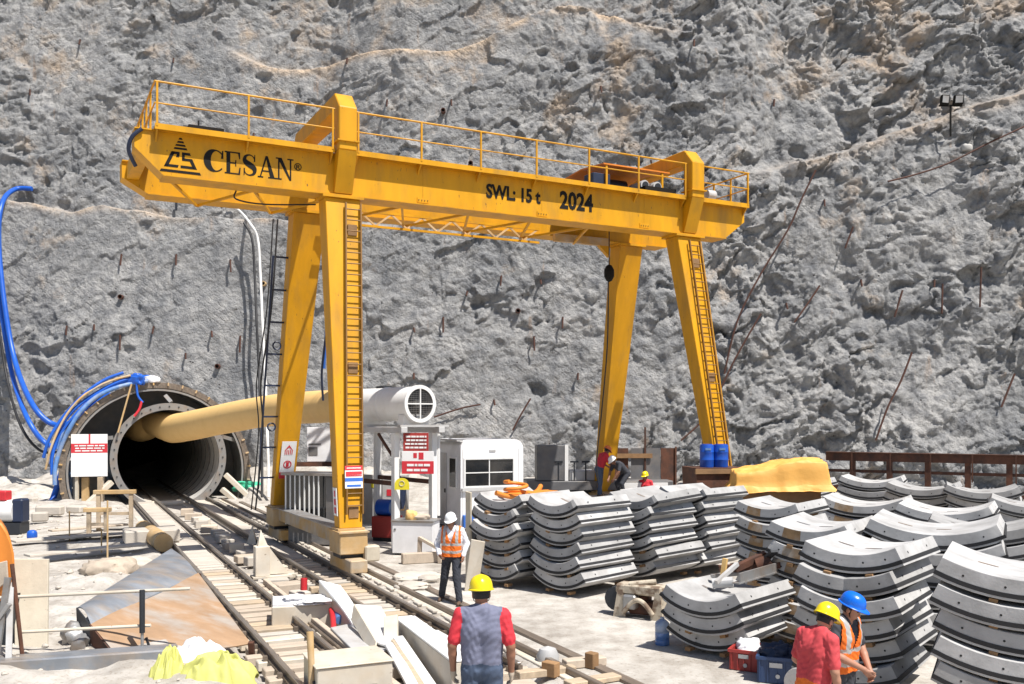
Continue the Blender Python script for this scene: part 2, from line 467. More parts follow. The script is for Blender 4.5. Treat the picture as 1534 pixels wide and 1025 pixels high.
# ------------------------------------------------------------------ the setting: sprayed-concrete cliff
def cliff_y(x, z, full=True):
    x = np.asarray(x, float); z = np.asarray(z, float)
    base = 45.0 - .055 * (x + 16) - .0012 * np.clip(x, 0, 99) ** 2
    y = base + .17 * z
    # bench: the lower left face stands forward, its lip runs down to the right
    zb = 14.6 - .085 * (x + 25) + .35 * (fbm(x * .35, x * 0 + 2, 3, 31) - .5) * 2
    wl = np.clip((-5.5 - x) / 4.5, 0, 1)
    y = y + wl * 2.4 * np.clip((z - zb) / .22, 0, 1)
    zr = 15.0 + .30 * (x - 10) + .8 * (fbm(x * .3, x * 0 + 9, 3, 47) - .5)
    wr = np.clip((x - 11) / 3, 0, 1)
    y = y + wr * 1.3 * np.clip((z - zr) / .35, 0, 1)
    # second lip high up
    zu = 23.2 + .9 * np.sin(x * .28 + .6) + .5 * np.sin(x * .61)
    y = y + np.clip((x + 16) / 3, 0, 1) * np.clip((9 - x) / 4, 0, 1) * .9 * np.clip((z - zu) / .2, 0, 1)
    rough = np.clip((x + 4 + 5.0 * (fbm(x * .16, z * .16, 3, 55) - .5) * 2) / 14, 0, 1)
    rough = np.maximum(rough, .22 * np.clip((x + 9) / 5, 0, 1))
    upper = np.clip((z - zb) / 1.5, 0, 1) * wl
    rough = np.maximum(rough, .40 * upper)
    rough = rough * (1 - .45 * np.exp(-((x + 2) / 9) ** 2 - ((z - 20) / 5) ** 2))
    rough = np.maximum(rough, np.clip((1.2 - np.hypot((x + 27) / 6, (z - 18.5) / 4)) * 1.5, 0, .9) * upper)
    rough = np.maximum(rough, np.clip((1.1 - np.hypot((x + 23) / 6, (z - 5) / 4)) * 1.2, 0, .38))
    rough = .17 + .60 * rough
    wx = x + .9 * (fbm(x * .45, z * .45, 4, 61) - .5) * 2; wz = z + .9 * (fbm(x * .45 + 40, z * .45, 4, 67) - .5) * 2
    # strata lean to the upper right
    a = R(36); ux = wx * math.cos(a) + wz * math.sin(a); uz = -wx * math.sin(a) + wz * math.cos(a)
    d = 1.6 * (fbm(x * .11, z * .13, 3, 71) - .5) * (.5 + .5 * rough)
    def billow(px, pz, o, seed, g=.55):
        r = 0; am = 1; t = 0
        for i in range(o):
            n_ = np.abs(vnoise(px * 2 ** i + 9.1 * i, pz * 2 ** i - 5.7 * i, seed + i) * 2 - 1) ** .75
            r = r + am * n_; t += am; am *= g
        return r / t
    b1 = billow(ux * .42, uz * .62, 6, 211, .62)
    d = d + rough * .62 * (b1 - .45)
    # knobs of every size where the spray caught on loose rock
    patch = np.clip((fbm(x * .33 + 9, z * .33, 3, 95) - .40) * 5, 0, 1)
    for (s1, s2, am, sd_) in ((1.25, .95, .24, 91), (.62, .50, .16, 101), (.33, .28, .09, 107)):
        e1, e2, r2 = worley(wx / s1 + sd_, wz / s2, sd_)
        kn = np.sqrt(np.clip(1 - (e1 / .62) ** 2, 0, 1)) * np.clip(r2 * 1.6 - .5, 0, 1)
        d = d + (.18 + .82 * rough) * am * kn * (.25 + .75 * patch)
    # flat broken facets
    jx = ux + .22 * (fbm(x * 1.9, z * 1.9, 3, 151) - .5) * 2; jz = uz + .22 * (fbm(x * 1.9 + 9, z * 1.9, 3, 153) - .5) * 2
    fm = np.clip((fbm(x * .21, z * .21 + 4, 3, 143) - .36) * 6, .15, 1)
    d = d + rough * fm * (.62 * facets(jx / 2.1 + 7, jz / 1.25, 141) + .30 * facets(jx / .95, jz / .62 + 3, 145) + .13 * facets(jx / .44 + 2, jz / .33, 147))
    # vertical flutes on the right
    fl = fbm(wx * 1.15, wz * .20, 4, 111)
    d = d + rough * .55 * np.clip(fl - .45, -.2, .3) * np.clip((x - 4) / 6, 0, 1)
    d = d + (.40 + .60 * rough) * .30 * (fbm(x * 1.3, z * 1.3, 5, 121, .6) - .5)
    # a few knocked-out pockets
    h1, h2, r4 = worley(wx / 3.4 + 1.3, wz / 2.9, 131)
    d = d - .40 * np.clip((.05 + .10 * r4 - h1) / .06, 0, 1) * (r4 > .62) * (.3 + .7 * rough)
    if full == 'lip':
        return np.maximum(np.exp(-((z - zu) / .35) ** 2) * np.clip((x + 16) / 3, 0, 1) * np.clip((9 - x) / 4, 0, 1), np.maximum(.7 * np.exp(-((z - zb) / .25) ** 2) * wl, .5 * np.exp(-((z - zr) / .4) ** 2) * wr))
    return y - d
NX, NZ = 1080, 500
cx = np.concatenate([np.linspace(-75, -33, 61)[:-1], np.linspace(-33, 31, 1080), np.linspace(31, 75, 61)[1:]]); NX = len(cx); cz = np.linspace(-2.0, 31.5, NZ)
CX, CZ = np.meshgrid(cx, cz)
CY = cliff_y(CX, CZ)
# the tunnel's opening
TUN_O, TUN_Z, TUN_Y = 4.30, 1.87, 44.0       # axis offset, axis height, mouth (track frame)
axd = np.hypot(CX * TG.x + CY * TG.y - 3.85, CZ - 1.25)
mouth = np.clip((4.6 - axd) / .6, 0, 1)
CY = np.where(axd < 4.6, np.maximum(CY, CY * (1 - mouth) + mouth * (CX * 0 + 45.6 + .0 * CX)), CY)

def cliff_material():
    m = bpy.data.materials.new('sprayed_concrete_rock'); m.use_nodes = True
    N = m.node_tree.nodes; L = m.node_tree.links; b = N['Principled BSDF']
    b.inputs['Roughness'].default_value = .92; b.inputs['Specular IOR Level'].default_value = .25
    tc = N.new('ShaderNodeTexCoord')
    def mapping(rot=(0, 0, 0), sc=(1, 1, 1)):
        mp = N.new('ShaderNodeMapping'); mp.inputs['Rotation'].default_value = rot; mp.inputs['Scale'].default_value = sc
        L.new(tc.outputs['Object'], mp.inputs['Vector']); return mp.outputs[0]
    P = tc.outputs['Object']
    def noise(sc, det=6, v=P, rg=.6, dist=0):
        n = N.new('ShaderNodeTexNoise'); n.inputs['Scale'].default_value = sc; n.inputs['Detail'].default_value = det; n.inputs['Roughness'].default_value = rg
        n.inputs['Distortion'].default_value = dist
        L.new(v, n.inputs['Vector']); return n.outputs['Fac']
    def cr(s, stops):
        r = N.new('ShaderNodeValToRGB'); e = r.color_ramp.elements
        e[0].position, e[0].color = stops[0][0], (*stops[0][1], 1); e[1].position, e[1].color = stops[1][0], (*stops[1][1], 1)
        for p, c in stops[2:]:
            x = e.new(p); x.color = (*c, 1)
        L.new(s, r.inputs[0]); return r.outputs[0]
    def mixc(f, a, c, blend='MIX'):
        x = N.new('ShaderNodeMix'); x.data_type = 'RGBA'; x.blend_type = blend
        if isinstance(f, float): x.inputs[0].default_value = f
        else: L.new(f, x.inputs[0])
        for i, q in ((6, a), (7, c)):
            if isinstance(q, tuple): x.inputs[i].default_value = (*q, 1)
            else: L.new(q, x.inputs[i])
        return x.outputs[2]
    def mth(op, a, c):
        x = N.new('ShaderNodeMath'); x.operation = op
        for i, q in ((0, a), (1, c)):
            if isinstance(q, (int, float)): x.inputs[i].default_value = q
            else: L.new(q, x.inputs[i])
        return x.outputs[0]
    def mr(s, a, c, lo=0., hi=1.):
        r = N.new('ShaderNodeMapRange'); r.inputs['From Min'].default_value = a; r.inputs['From Max'].default_value = c
        r.inputs['To Min'].default_value = lo; r.inputs['To Max'].default_value = hi
        L.new(s, r.inputs['Value']); return r.outputs[0]
    base = cr(noise(.22, 7), [(.30, (.20, .208, .22)), (.68, (.35, .35, .352))])
    spots = cr(noise(1.6, 8, rg=.7), [(.33, (.60, .61, .63)), (.62, (1.28, 1.25, 1.20))])
    c = mixc(1.0, base, spots, 'MULTIPLY')
    # tan rock showing through the spray, mostly high on the face
    sep = N.new('ShaderNodeSeparateXYZ'); L.new(P, sep.inputs[0])
    hi = mr(sep.outputs['Z'], 8., 26., 0., .10)
    tanf = mr(mth('ADD', noise(.33, 8, rg=.68), hi), .61, .75, 0., .7)
    c = mixc(tanf, c, (.47, .355, .25))
    la = N.new('ShaderNodeAttribute'); la.attribute_name = 'lip'     # bare tan rock along the broken lips of the benches
    c = mixc(mth('MULTIPLY', la.outputs['Fac'], mr(noise(.9, 5), .36, .62)), c, (.60, .46, .33))
    # rust streaks
    st = noise(1.0, 5, mapping(sc=(1.7, 1, .22)), .6)
    c = mixc(mr(st, .64, .74, 0., .40), c, (.36, .225, .13))
    # damp dark patches
    c = mixc(mr(noise(.6, 6, rg=.65), .56, .72, 0., .45), c, (.155, .16, .165))
    # pock marks
    vo = N.new('ShaderNodeTexVoronoi'); vo.inputs['Scale'].default_value = 2.3; vo.inputs['Randomness'].default_value = 1; L.new(P, vo.inputs['Vector'])
    pk = mth('MULTIPLY', mr(vo.outputs['Distance'], .115, .06), mr(noise(.5, 3), .47, .55))
    c = mixc(mth('MULTIPLY', pk, .8), c, (.06, .05, .045))
    # reinforcing mesh telegraphing through the thin spray: fine crossing lines
    def wav(rot, sc, dist=.6):
        w = N.new('ShaderNodeTexWave'); w.wave_type = 'BANDS'; w.bands_direction = 'X'
        w.inputs['Scale'].default_value = sc; w.inputs['Distortion'].default_value = dist; w.inputs['Detail'].default_value = 2; w.inputs['Detail Scale'].default_value = .7
        L.new(mapping(rot), w.inputs['Vector']); return w.outputs['Fac']
    w1 = wav((0, R(52), 0), 1.25, 2.5); w2 = wav((0, R(-38), 0), 1.25, 2.5)
    ln = mth('MAXIMUM', mth('POWER', w1, 5.0), mth('POWER', w2, 5.0))
    msk = mr(noise(.45, 6, rg=.7), .46, .66)
    lines = mth('MULTIPLY', ln, msk)
    c = mixc(mth('MULTIPLY', lines, .22), c, (.12, .12, .125))
    L.new(c, b.inputs['Base Color'])
    h = mth('ADD', mth('MULTIPLY', noise(2.6, 10, rg=.72), 1.0), mth('MULTIPLY', noise(9, 6, rg=.7), .5))
    # chipped, fractured grain: warped cells at two sizes
    nz = N.new('ShaderNodeTexNoise'); nz.inputs['Scale'].default_value = 2.0; nz.inputs['Detail'].default_value = 4; L.new(P, nz.inputs['Vector'])
    wp = N.new('ShaderNodeVectorMath'); wp.operation = 'MULTIPLY_ADD'; wp.inputs[1].default_value = (.55, .55, .55)
    L.new(nz.outputs['Color'], wp.inputs[0]); L.new(P, wp.inputs[2])
    for sc_, am_ in ((1.9, .55), (5.0, .32)):
        vv = N.new('ShaderNodeTexVoronoi'); vv.feature = 'F1'; vv.distance = 'CHEBYCHEV'; vv.inputs['Scale'].default_value = sc_
        L.new(wp.outputs[0], vv.inputs['Vector'])
        h = mth('SUBTRACT', h, mth('MULTIPLY', vv.outputs['Distance'], am_))
    h = mth('SUBTRACT', h, mth('MULTIPLY', lines, .16))
    h = mth('SUBTRACT', h, mth('MULTIPLY', pk, .5))
    bp = N.new('ShaderNodeBump'); bp.inputs['Strength'].default_value = 1.0; bp.inputs['Distance'].default_value = .15
    L.new(h, bp.inputs['Height']); L.new(bp.outputs[0], b.inputs['Normal'])
    return m
M['cliff'] = cliff_material()
keep = axd > 3.78
cliff = grid_mesh('cliff', CX, CY, CZ, M['cliff'], keep)
lip = cliff.data.attributes.new('lip', 'FLOAT', 'POINT')
lip.data.foreach_set('value', cliff_y(CX, CZ, 'lip').astype(np.float32).ravel())
tag(cliff, 'towering grey rock face sprayed with concrete behind the yard', 'cliff', kind='structure')

def cliff_pt(u, v, off=0.0):
    """point of the rock face seen at a pixel of the photograph"""
    Y = 46.0
    for _ in range(25):
        p = at(u, v, Y)
        i = min(int(np.searchsorted(cx, p.x)), NX - 1); j = min(max(int((p.z - cz[0]) / (cz[1] - cz[0]) + .5), 0), NZ - 1)
        Y = .5 * Y + .5 * float(CY[j, i])
    return at(u, v, Y - off)

# ------------------------------------------------------------------ tunnel portal
def portal():
    t = thing('tunnel_portal', 'round tunnel mouth with steel launch ring and pale inner ring', 'tunnel', TR(TUN_O, TUN_Y, 0), TA)
    def ring(name, ro, ri, y0, y1, cx, cz, mat, n=72, a0=0, a1=2 * math.pi, parent=t, smooth=30):
        mb = MB()
        k = n if a1 - a0 > 6.28 else n + 1
        vs = []
        for i in range(k):
            a = a0 + (a1 - a0) * i / n
            for r, y in ((ro, y0), (ri, y0), (ri, y1), (ro, y1)):
                vs.append((cx + r * math.cos(a), y, cz + r * math.sin(a)))
        fs = []
        for i in range(n):
            j = (i + 1) % k
            for e in range(4):
                e2 = (e + 1) % 4
                fs.append((i * 4 + e, i * 4 + e2, j * 4 + e2, j * 4 + e))
        mb.add(vs, fs)
        return mb.build(name, mat, parent, smooth)
    ox, oz = 3.85 - TUN_O, 1.25
    can = ring('launch_ring', 3.80, 3.62, .15, 6.0, ox, oz, M['steel'])
    ring('launch_ring_flange', 3.95, 3.70, -.02, .13, ox, oz, M['rail'], parent=can)
    ring('inner_lip', 3.66, 3.58, .0, .12, ox, oz, M['flange'], parent=can)
    ring('seal_plate', 3.60, 2.30, 2.6, 2.7, (ox + 0) / 2, (oz + TUN_Z) / 2, M['midgrey'])
    for i in range(40):
        a = 2 * math.pi * i / 40 + .05
        if math.sin(a) < -.45: continue
        c, s = math.cos(a), math.sin(a)
        mb = MB(); mb.obox((ox + 3.89 * c, -.055, oz + 3.89 * s), (.07 * c, 0, .07 * s), (0, .03, 0), (-.03 * s, 0, .03 * c))
        mb.build('rib_bracket', M['yellow_faded'], can)
    inner = ring('lining_tube', 2.30, 2.12, .02, 26, 0, TUN_Z, M['lining'])
    fl = ring('lining_flange', 2.42, 2.12, -.16, .0, 0, TUN_Z, M['flange'])
    for i in range(36):
        a = 2 * math.pi * i / 36
        if math.sin(a) < -.75: continue
        c, s = math.cos(a), math.sin(a)
        mb = MB(); mb.cyl((2.27 * c, -.19, TUN_Z + 2.27 * s), (2.27 * c, -.155, TUN_Z + 2.27 * s), .035, 6)
        mb.build('flange_bolt', M['dark'], fl)
    for yj in (1.4, 2.8, 4.2, 5.6, 7.0, 8.4, 9.8):
        ring('lining_joint', 2.125, 2.105, yj, yj + .03, 0, TUN_Z, M['dark'], 48, parent=inner)
    # lugs and stays between the two rings
    for a in (88, 22, 158):
        c, s = math.cos(R(a)), math.sin(R(a))
        mb = MB()
        p = Vector((2.46 * c, -.08, TUN_Z + 2.46 * s)); q = Vector((ox + 3.62 * c, .3, oz + 3.62 * s))
        mb.beam(p, p + (q - p) * (.9 if a != 88 else .55), .16, .14, (0, 1, 0))
        mb.build('stay', M['flange'], t)
    # raking props on both sides of the mouth
    for (x0, z0, x1, z1) in ((-2.35, .9, -3.7, -.35), (2.35, 1.1, 3.9, -.5), (2.2, .45, 3.2, -.5)):
        mb = MB(); mb.beam((x0, -.35, z0), (x1, -.9, z1), .26, .22)
        mb.build('prop', M['offwhite'], t, bevel=.02)
    mb = MB()
    mb.bb(-1.9, 1.9, .1, 26, -.35, -.16)
    mb.build('tunnel_floor', M['slabc'], t)
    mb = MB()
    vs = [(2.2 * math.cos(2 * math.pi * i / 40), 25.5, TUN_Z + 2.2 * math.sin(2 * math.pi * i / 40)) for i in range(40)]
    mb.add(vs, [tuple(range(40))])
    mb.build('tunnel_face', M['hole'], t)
    # side wall panel inside, seen lit at the right
    mb = MB(); mb.slab([(1.97, .3, TUN_Z - .75), (1.97, 5.2, TUN_Z - .75), (1.55, 5.2, TUN_Z - 1.9), (1.55, .3, TUN_Z - 1.9)], .05)
    mb.build('side_panel', M['lightgrey'], t)
    # pallet-like deck beam under the mouth
    mb = MB(); mb.cyl((-.75, -.45, -.12), (.55, -.45, -.12), .14, 14)
    mb.build('cross_tube', M['offwhite'], t, 30)
    return t
portal()

# lit opening left of the mouth: timber posts and a bracket table
def timber(name, p, q, w, h, mat, label, cat='beam', group=None, bevel=.01):
    mb = MB(); mb.beam(p, q, w, h)
    return one(name, mb, M[mat], label, cat, group, bevel=bevel)

# ------------------------------------------------------------------ tracks
def track(o0, o1, y0, y1, label, seed, slab_from):
    oc = (o0 + o1) / 2
    t = thing('rail_track', label, 'railway track', TR(oc, y0), TA, 'narrow tracks running into the tunnel')
    rr = random.Random(seed)
    hg = (o1 - o0) / 2
    for sx in (-1, 1):
        mb = MB(); x = sx * hg
        mb.bb(x - .055, x + .055, 0, y1 - y0, -.015, .015); mb.bb(x - .014, x + .014, 0, y1 - y0, .015, .10)
        r = mb.build('rail', M['rail'], t)
        mb = MB(); mb.bb(x - .034, x + .034, 0, y1 - y0, .10, .135)
        mb.build('rail_head', M['railtop'], r, bevel=.008)
    y = .1; k = 0
    while y < min(y1 - y0, 36):
        w = rr.uniform(.16, .30); gap = rr.uniform(.10, .26) if y < slab_from else .02
        if y >= slab_from: w = rr.uniform(1.1, 1.5)
        e0 = hg + rr.uniform(.16, .30); e1 = hg + rr.uniform(.16, .30)
        h = rr.uniform(.10, .14)
        if y < slab_from:
            mb = MB(); mb.obox(((e1 - e0) / 2, y + w / 2, -.02 - h / 2 + rr.uniform(-.012, 0)), ((e0 + e1) / 2, rr.uniform(-.03, .03), rr.uniform(-.008, .008)), (0, w / 2, 0), (0, 0, h / 2))
            mb.build('sleeper', M[rr.choice(['plank', 'plank', 'timber', 'slabc', 'offwhite'])], t, bevel=.012)
            if k % 2 == 0:
                for sx in (-1, 1):
                    for s2 in (-1, 1):
                        mb = MB(); mb.bb(sx * hg + s2 * .085 - .03, sx * hg + s2 * .085 + .03, y + .03, y + .12, -.02, .05)
                        mb.build('rail_clip', M['rail'], t)
        else:
            mb = MB(); mb.bb(-hg + .07, hg - .07, y, y + w, -.12, -.03 + rr.uniform(-.01, .01))
            mb.build('slab', M['slabc'], t, bevel=.015)
            mb = MB(); mb.bb(-hg - .3, hg + .3, y, y + w, -.30, -.135)
            mb.build('bed_slab', M['slabc'], t, bevel=.015)
        y += w + gap; k += 1
    return t
Z_R = 0.02
ta = track(2.837, 3.70, 10.5, 60, 'left narrow railway track with plank sleepers running into the tunnel', 3, 13.5)
tb = track(5.086, 5.873, 12.0, 60, 'right narrow railway track beside the crane rail running into the tunnel', 5, 12.0)

# the crane's own rail on a steel plate, and the angle iron edging the concrete yard
mb = MB()
mb.bb(-.17, .17, 0, 33, -.03, .03)
cr_t = thing('crane_rail', 'long crane rail on pale plate along the edge of the yard', 'rail', TR(6.42, 10.0), TA)
mb.build('base_plate', M['offwhite'], cr_t, bevel=.01)
mb = MB(); mb.bb(-.045, .045, 0, 33, .03, .11); mb.build('rail', M['rail'], cr_t, bevel=.01)
mb = MB(); mb.bb(-.065, .0, 0, 33, -.05, .045)
mb.bb(.0, .10, 0, 33, .01, .045)
o = mb.build('edge_angle', M['rail']); o.location = TR(6.95, 8.5); o.rotation_euler = (0, 0, TA)
tag(o, 'rusty angle iron edging the pale concrete yard', 'kerb edging')
# concrete blocks and chairs in the space between the tracks
rb = random.Random(21)
for i in range(30):
    y = 13.2 + i * .86 + rb.uniform(-.2, .2)
    x = 4.45 + rb.uniform(-.12, .12)
    if 15.3 < y < 18.2: continue
    mb = MB(); mb.box((0, 0, .09), (rb.uniform(.28, .6), rb.uniform(.2, .5), rb.uniform(.14, .26)), rb.uniform(-.25, .25))
    o = one('concrete_block', mb, M[rb.choice(['slabc', 'offwhite', 'plank'])], 'small pale block lying in the gap between the two tracks', 'block', 'blocks between the tracks', bevel=.015)
    o.location = TR(x, y, -.14); o.rotation_euler = (0, 0, TA)
for i in range(34):
    y = 13.0 + i * .8
    mb = MB(); mb.bb(-.16, .16, -.12, .12, -.16, .04); mb.bb(-.05, .05, -.14, .14, .04, .09)
    o = one('rail_chair', mb, M['slabc'], 'squat concrete chair between the right track and the crane rail', 'rail chair', 'concrete chairs beside the crane rail', bevel=.012)
    o.location = TR(6.13 + rb.uniform(-.02, .02), y + rb.uniform(-.1, .1), -.14); o.rotation_euler = (0, 0, TA)
# ------------------------------------------------------------------ gantry crane
CA = R(27.43)
M['rung'] = pm('brown_yellow_paint', (.20, .095, .012), .6, var=.25)
def text_mesh(txt, size, bold=0.0, extrude=.004):
    cu = bpy.data.curves.new('txt', 'FONT'); cu.body = txt; cu.size = size; cu.offset = bold; cu.extrude = extrude
    cu.resolution_u = 3
    o = bpy.data.objects.new('txt', cu); COL.objects.link(o)
    bpy.context.view_layer.update()
    dg = bpy.context.evaluated_depsgraph_get()
    me = bpy.data.meshes.new_from_object(o.evaluated_get(dg))
    bpy.data.objects.remove(o)
    return me

def stroke(mb, pts, w, mp, n=None):
    """variable-width flat stroke; mp maps (x, y) to 3D"""
    m = len(pts); L_, R_ = [], []
    for i, (x, y) in enumerate(pts):
        a = pts[max(i - 1, 0)]; b = pts[min(i + 1, m - 1)]
        dx, dy = b[0] - a[0], b[1] - a[1]; l = math.hypot(dx, dy) or 1
        ww = w[i] if isinstance(w, (list, tuple)) else w
        L_.append((x - dy / l * ww / 2, y + dx / l * ww / 2)); R_.append((x + dy / l * ww / 2, y - dx / l * ww / 2))
    vs = [mp(*p) for p in L_ + R_]
    mb.add(vs, [(i, i + 1, m + i + 1, m + i) for i in range(m - 1)])

def poly(mb, pts, mp):
    mb.add([mp(*p) for p in pts], [tuple(range(len(pts)))])

def crane():
    X0, Y0 = -3.798, 21.823
    B, T1, T2, S, ZT, GD = 6.45, 1.62, 4.62, 11.2, 10.08, .98
    SL, SR, e = -4.05, 13.05, .28
    t = thing('gantry_crane', 'large yellow twin-girder gantry crane on four raking legs over the tracks', 'crane', (X0, Y0, 0), CA)
    Yl = M['yellow']
    Z0 = ZT - GD
    # girders: box section with chamfered ends and thin flanges
    def girder(name, tc, Z0, w=.56):
        mb = MB()
        prof = [(SL - .45, ZT - .02), (SL - .45, ZT - .42), (SL + .15, Z0), (SR - .75, Z0), (SR, ZT - .42), (SR, ZT - .02)]
        n = len(prof)
        vs = [(s, tc - w / 2, z) for s, z in prof] + [(s, tc + w / 2, z) for s, z in prof]
        fs = [tuple(range(n)), tuple(range(2 * n - 1, n - 1, -1))] + [(i, i + n, (i + 1) % n + n, (i + 1) % n) for i in range(n)]
        mb.add(vs, fs)
        g = mb.build(name, Yl, t)
        mb = MB(); mb.bb(SL + .15, SR - .75, tc - w / 2 - .06, tc + w / 2 + .06, Z0 - .028, Z0 + .002)
        mb.build('bottom_flange', Yl, g)
        mb = MB(); mb.bb(SL - .45, SR, tc - w / 2 - .05, tc + w / 2 + .05, ZT - .018, ZT + .012)
        mb.build('top_flange', Yl, g)
        mb = MB(); mb.bb(SL, SR, tc - .04, tc + .04, ZT + .012, ZT + .09)
        mb.build('trolley_rail', M['rail'], g)
        return g
    gf = girder('front_girder', T1, Z0); Z1 = Z0 + .22; gr = girder('rear_girder', T2, Z1)
    # plate seams on the front girder
    for s in (-1.2, 2.4, 5.9, 9.3):
        mb = MB(); mb.bb(s - .008, s + .008, T1 - .285, T1 - .279, Z0 + .01, ZT - .03)
        mb.build('seam', Yl, gf)
    for s in (2.4, 5.9, 9.3):
        mb = MB(); mb.bb(s - .16, s + .16, T1 - .30, T1 - .283, Z0 + .03, Z0 + .16); sp_ = mb.build('splice_plate', Yl, gf)
        for i in range(4):
            mb = MB(); mb.cyl((s - .12 + .08 * i, T1 - .315, Z0 + .095), (s - .12 + .08 * i, T1 - .30, Z0 + .095), .016, 6); mb.build('bolt', M['rung'], sp_)
    # end carriages joining the girders
    for s in (SL - .2, SR - .25):
        mb = MB(); mb.bb(s - .14, s + .14, T1 + .29, T2 - .29, ZT - .45, ZT - .1); mb.build('cross_beam', Yl, t)
    # lattice bracing in the plane of the lower flanges
    k = 0; s = SL + .4
    while s < SR - 4.6:
        a, b = (T1 + .3, T2 - .3) if k % 2 == 0 else (T2 - .3, T1 + .3)
        mb = MB(); mb.beam((s, a, Z0 + .02), (s + .95, b, Z0 + .02), .06, .06); mb.build('bracing', Yl, t)
        s += .95; k += 1
    # lattice walkway truss hung from the rear girder
    mb = MB(); mb.bb(.6, 7.3, T2 - .62, T2 - .55, Z0 + .25, Z0 + .32); mb.build('truss_chord', Yl, gr)
    mb = MB(); mb.bb(.6, 7.3, T2 - .62, T2 - .55, Z0 - .15, Z0 - .09); mb.build('truss_chord', Yl, gr)
    for i in range(14):
        s0 = .65 + i * .47; za, zb = (Z0 + .26, Z0 - .1) if i % 2 == 0 else (Z0 - .1, Z0 + .26)
        mb = MB(); mb.beam((s0, T2 - .585, za), (s0 + .47, T2 - .585, zb), .045, .05); mb.build('truss_diagonal', M['tan'], gr)
    # walkways in front of and behind the girders
    for (tc, sg) in ((T1, -1), (T2, 1)):
        ti = tc + sg * .28; to = tc + sg * .52
        for (s0, s1) in ((SL - .05, e - .27), (e + .27, S - e - .27), (S - e + .27, SR - .02)):
            mb = MB(); mb.bb(s0, s1, min(ti, to), max(ti, to), ZT + .015, ZT + .045)
            wk = mb.build('walkway', Yl, t)
            mb = MB(); mb.bb(s0, s1, to - .012, to + .012, ZT - .03, ZT + .10); mb.build('toe_board', Yl, wk)
            n = max(1, int((s1 - s0) / 1.55))
            for i in range(n + 1):
                s = s0 + .05 + (s1 - s0 - .1) * i / n
                mb = MB(); mb.bb(s - .022, s + .022, to - .022, to + .022, ZT + .04, ZT + 1.03); mb.build('handrail_post', Yl, wk)
                mb = MB(); mb.add([(s - .02, ti, ZT - .25), (s - .02, ti, ZT + .01), (s - .02, to, ZT + .01), (s + .02, ti, ZT - .25), (s + .02, ti, ZT + .01), (s + .02, to, ZT + .01)],
                                  [(0, 1, 2), (5, 4, 3), (0, 2, 5, 3), (1, 0, 3, 4), (2, 1, 4, 5)])
                if sg < 0: mb.f = [q[::-1] for q in mb.f]
                mb.build('bracket', Yl, wk)
            for z, th in ((1.03, .024), (.55, .018)):
                mb = MB(); mb.cyl((s0, to, ZT + z), (s1, to, ZT + z), th, 8); mb.build('handrail', Yl, wk, 40)
    # rails across both ends
    for s in (SL - .05, SR - .05):
        ta_, tb_ = T1 - .52, T2 + .52
        for z, th in ((1.03, .024), (.55, .018)):
            mb = MB(); mb.cyl((s, ta_, ZT + z), (s, tb_, ZT + z), th, 8); mb.build('handrail', Yl, t, 40)
        for i in range(1, 5):
            y = ta_ + (tb_ - ta_) * i / 5
            mb = MB(); mb.bb(s - .022, s + .022, y - .022, y + .022, ZT + .0, ZT + 1.03); mb.build('handrail_post', Yl, t)
        mb = MB(); mb.bb(s - .2, s + .25, T1 + .3, T2 - .3, ZT + .0, ZT + .04); mb.build('walkway', Yl, t)
    # portal arches tying both girders over the trolley's path
    for s in (e, S - e):
        w = .225
        ta_, tb_ = T1 - .52, T2 + .52; zt = ZT + 1.48; d = .42
        out = [(ta_ - .21, ZT + .02), (ta_ - .21, zt - .42), (ta_ + .18, zt), (tb_ - .18, zt), (tb_ + .21, zt - .42), (tb_ + .21, ZT + .02)]
        inn = [(ta_ + .21, ZT + .02), (ta_ + .21, zt - .58), (ta_ + .37, zt - d), (tb_ - .37, zt - d), (tb_ - .21, zt - .58), (tb_ - .21, ZT + .02)]
        mb = MB(); n = 6
        vs = []
        for x in (s - w, s + w):
            vs += [(x, a, z) for a, z in out] + [(x, a, z) for a, z in inn]
        fs = []
        for i in range(n - 1):
            fs += [(i, i + n, i + 1 + n, i + 1), (12 + i, 12 + i + 1, 12 + i + 1 + n, 12 + i + n)]
            fs += [(i, i + 1, 13 + i, 12 + i), (n + i + 1, n + i, 12 + n + i, 13 + n + i)]
        fs += [(0, 12, 18, 6), (5, 11, 23, 17)]
        mb.add(vs, fs)
        ar = mb.build('portal_arch', Yl, t, bevel=.02)
        for (tc, sg) in ((T1, -1), (T2, 1)):
            # knee from the arch foot down to the girder's web
            a_ = tc + sg * .52
            mb = MB()
            lo = [(s - w, tc + sg * .26, Z0 + .03), (s + w, tc + sg * .26, Z0 + .03), (s + w, tc + sg * .34, Z0 + .03), (s - w, tc + sg * .34, Z0 + .03)]
            hi = [(s - w, a_ - sg * .21, ZT + .012), (s + w, a_ - sg * .21, ZT + .012), (s + w, a_ + sg * .205, ZT + .012), (s - w, a_ + sg * .205, ZT + .012)]
            if sg < 0: lo = [lo[3], lo[2], lo[1], lo[0]]; hi = [hi[3], hi[2], hi[1], hi[0]]
            mb.hexa(lo, hi); mb.build('arch_knee', Yl, ar)
            mb = MB(); mb.bb(s - w - .05, s + w + .05, a_ - .26, a_ + .26, ZT + .22, ZT + .255); mb.build('flange_plate', Yl, ar)
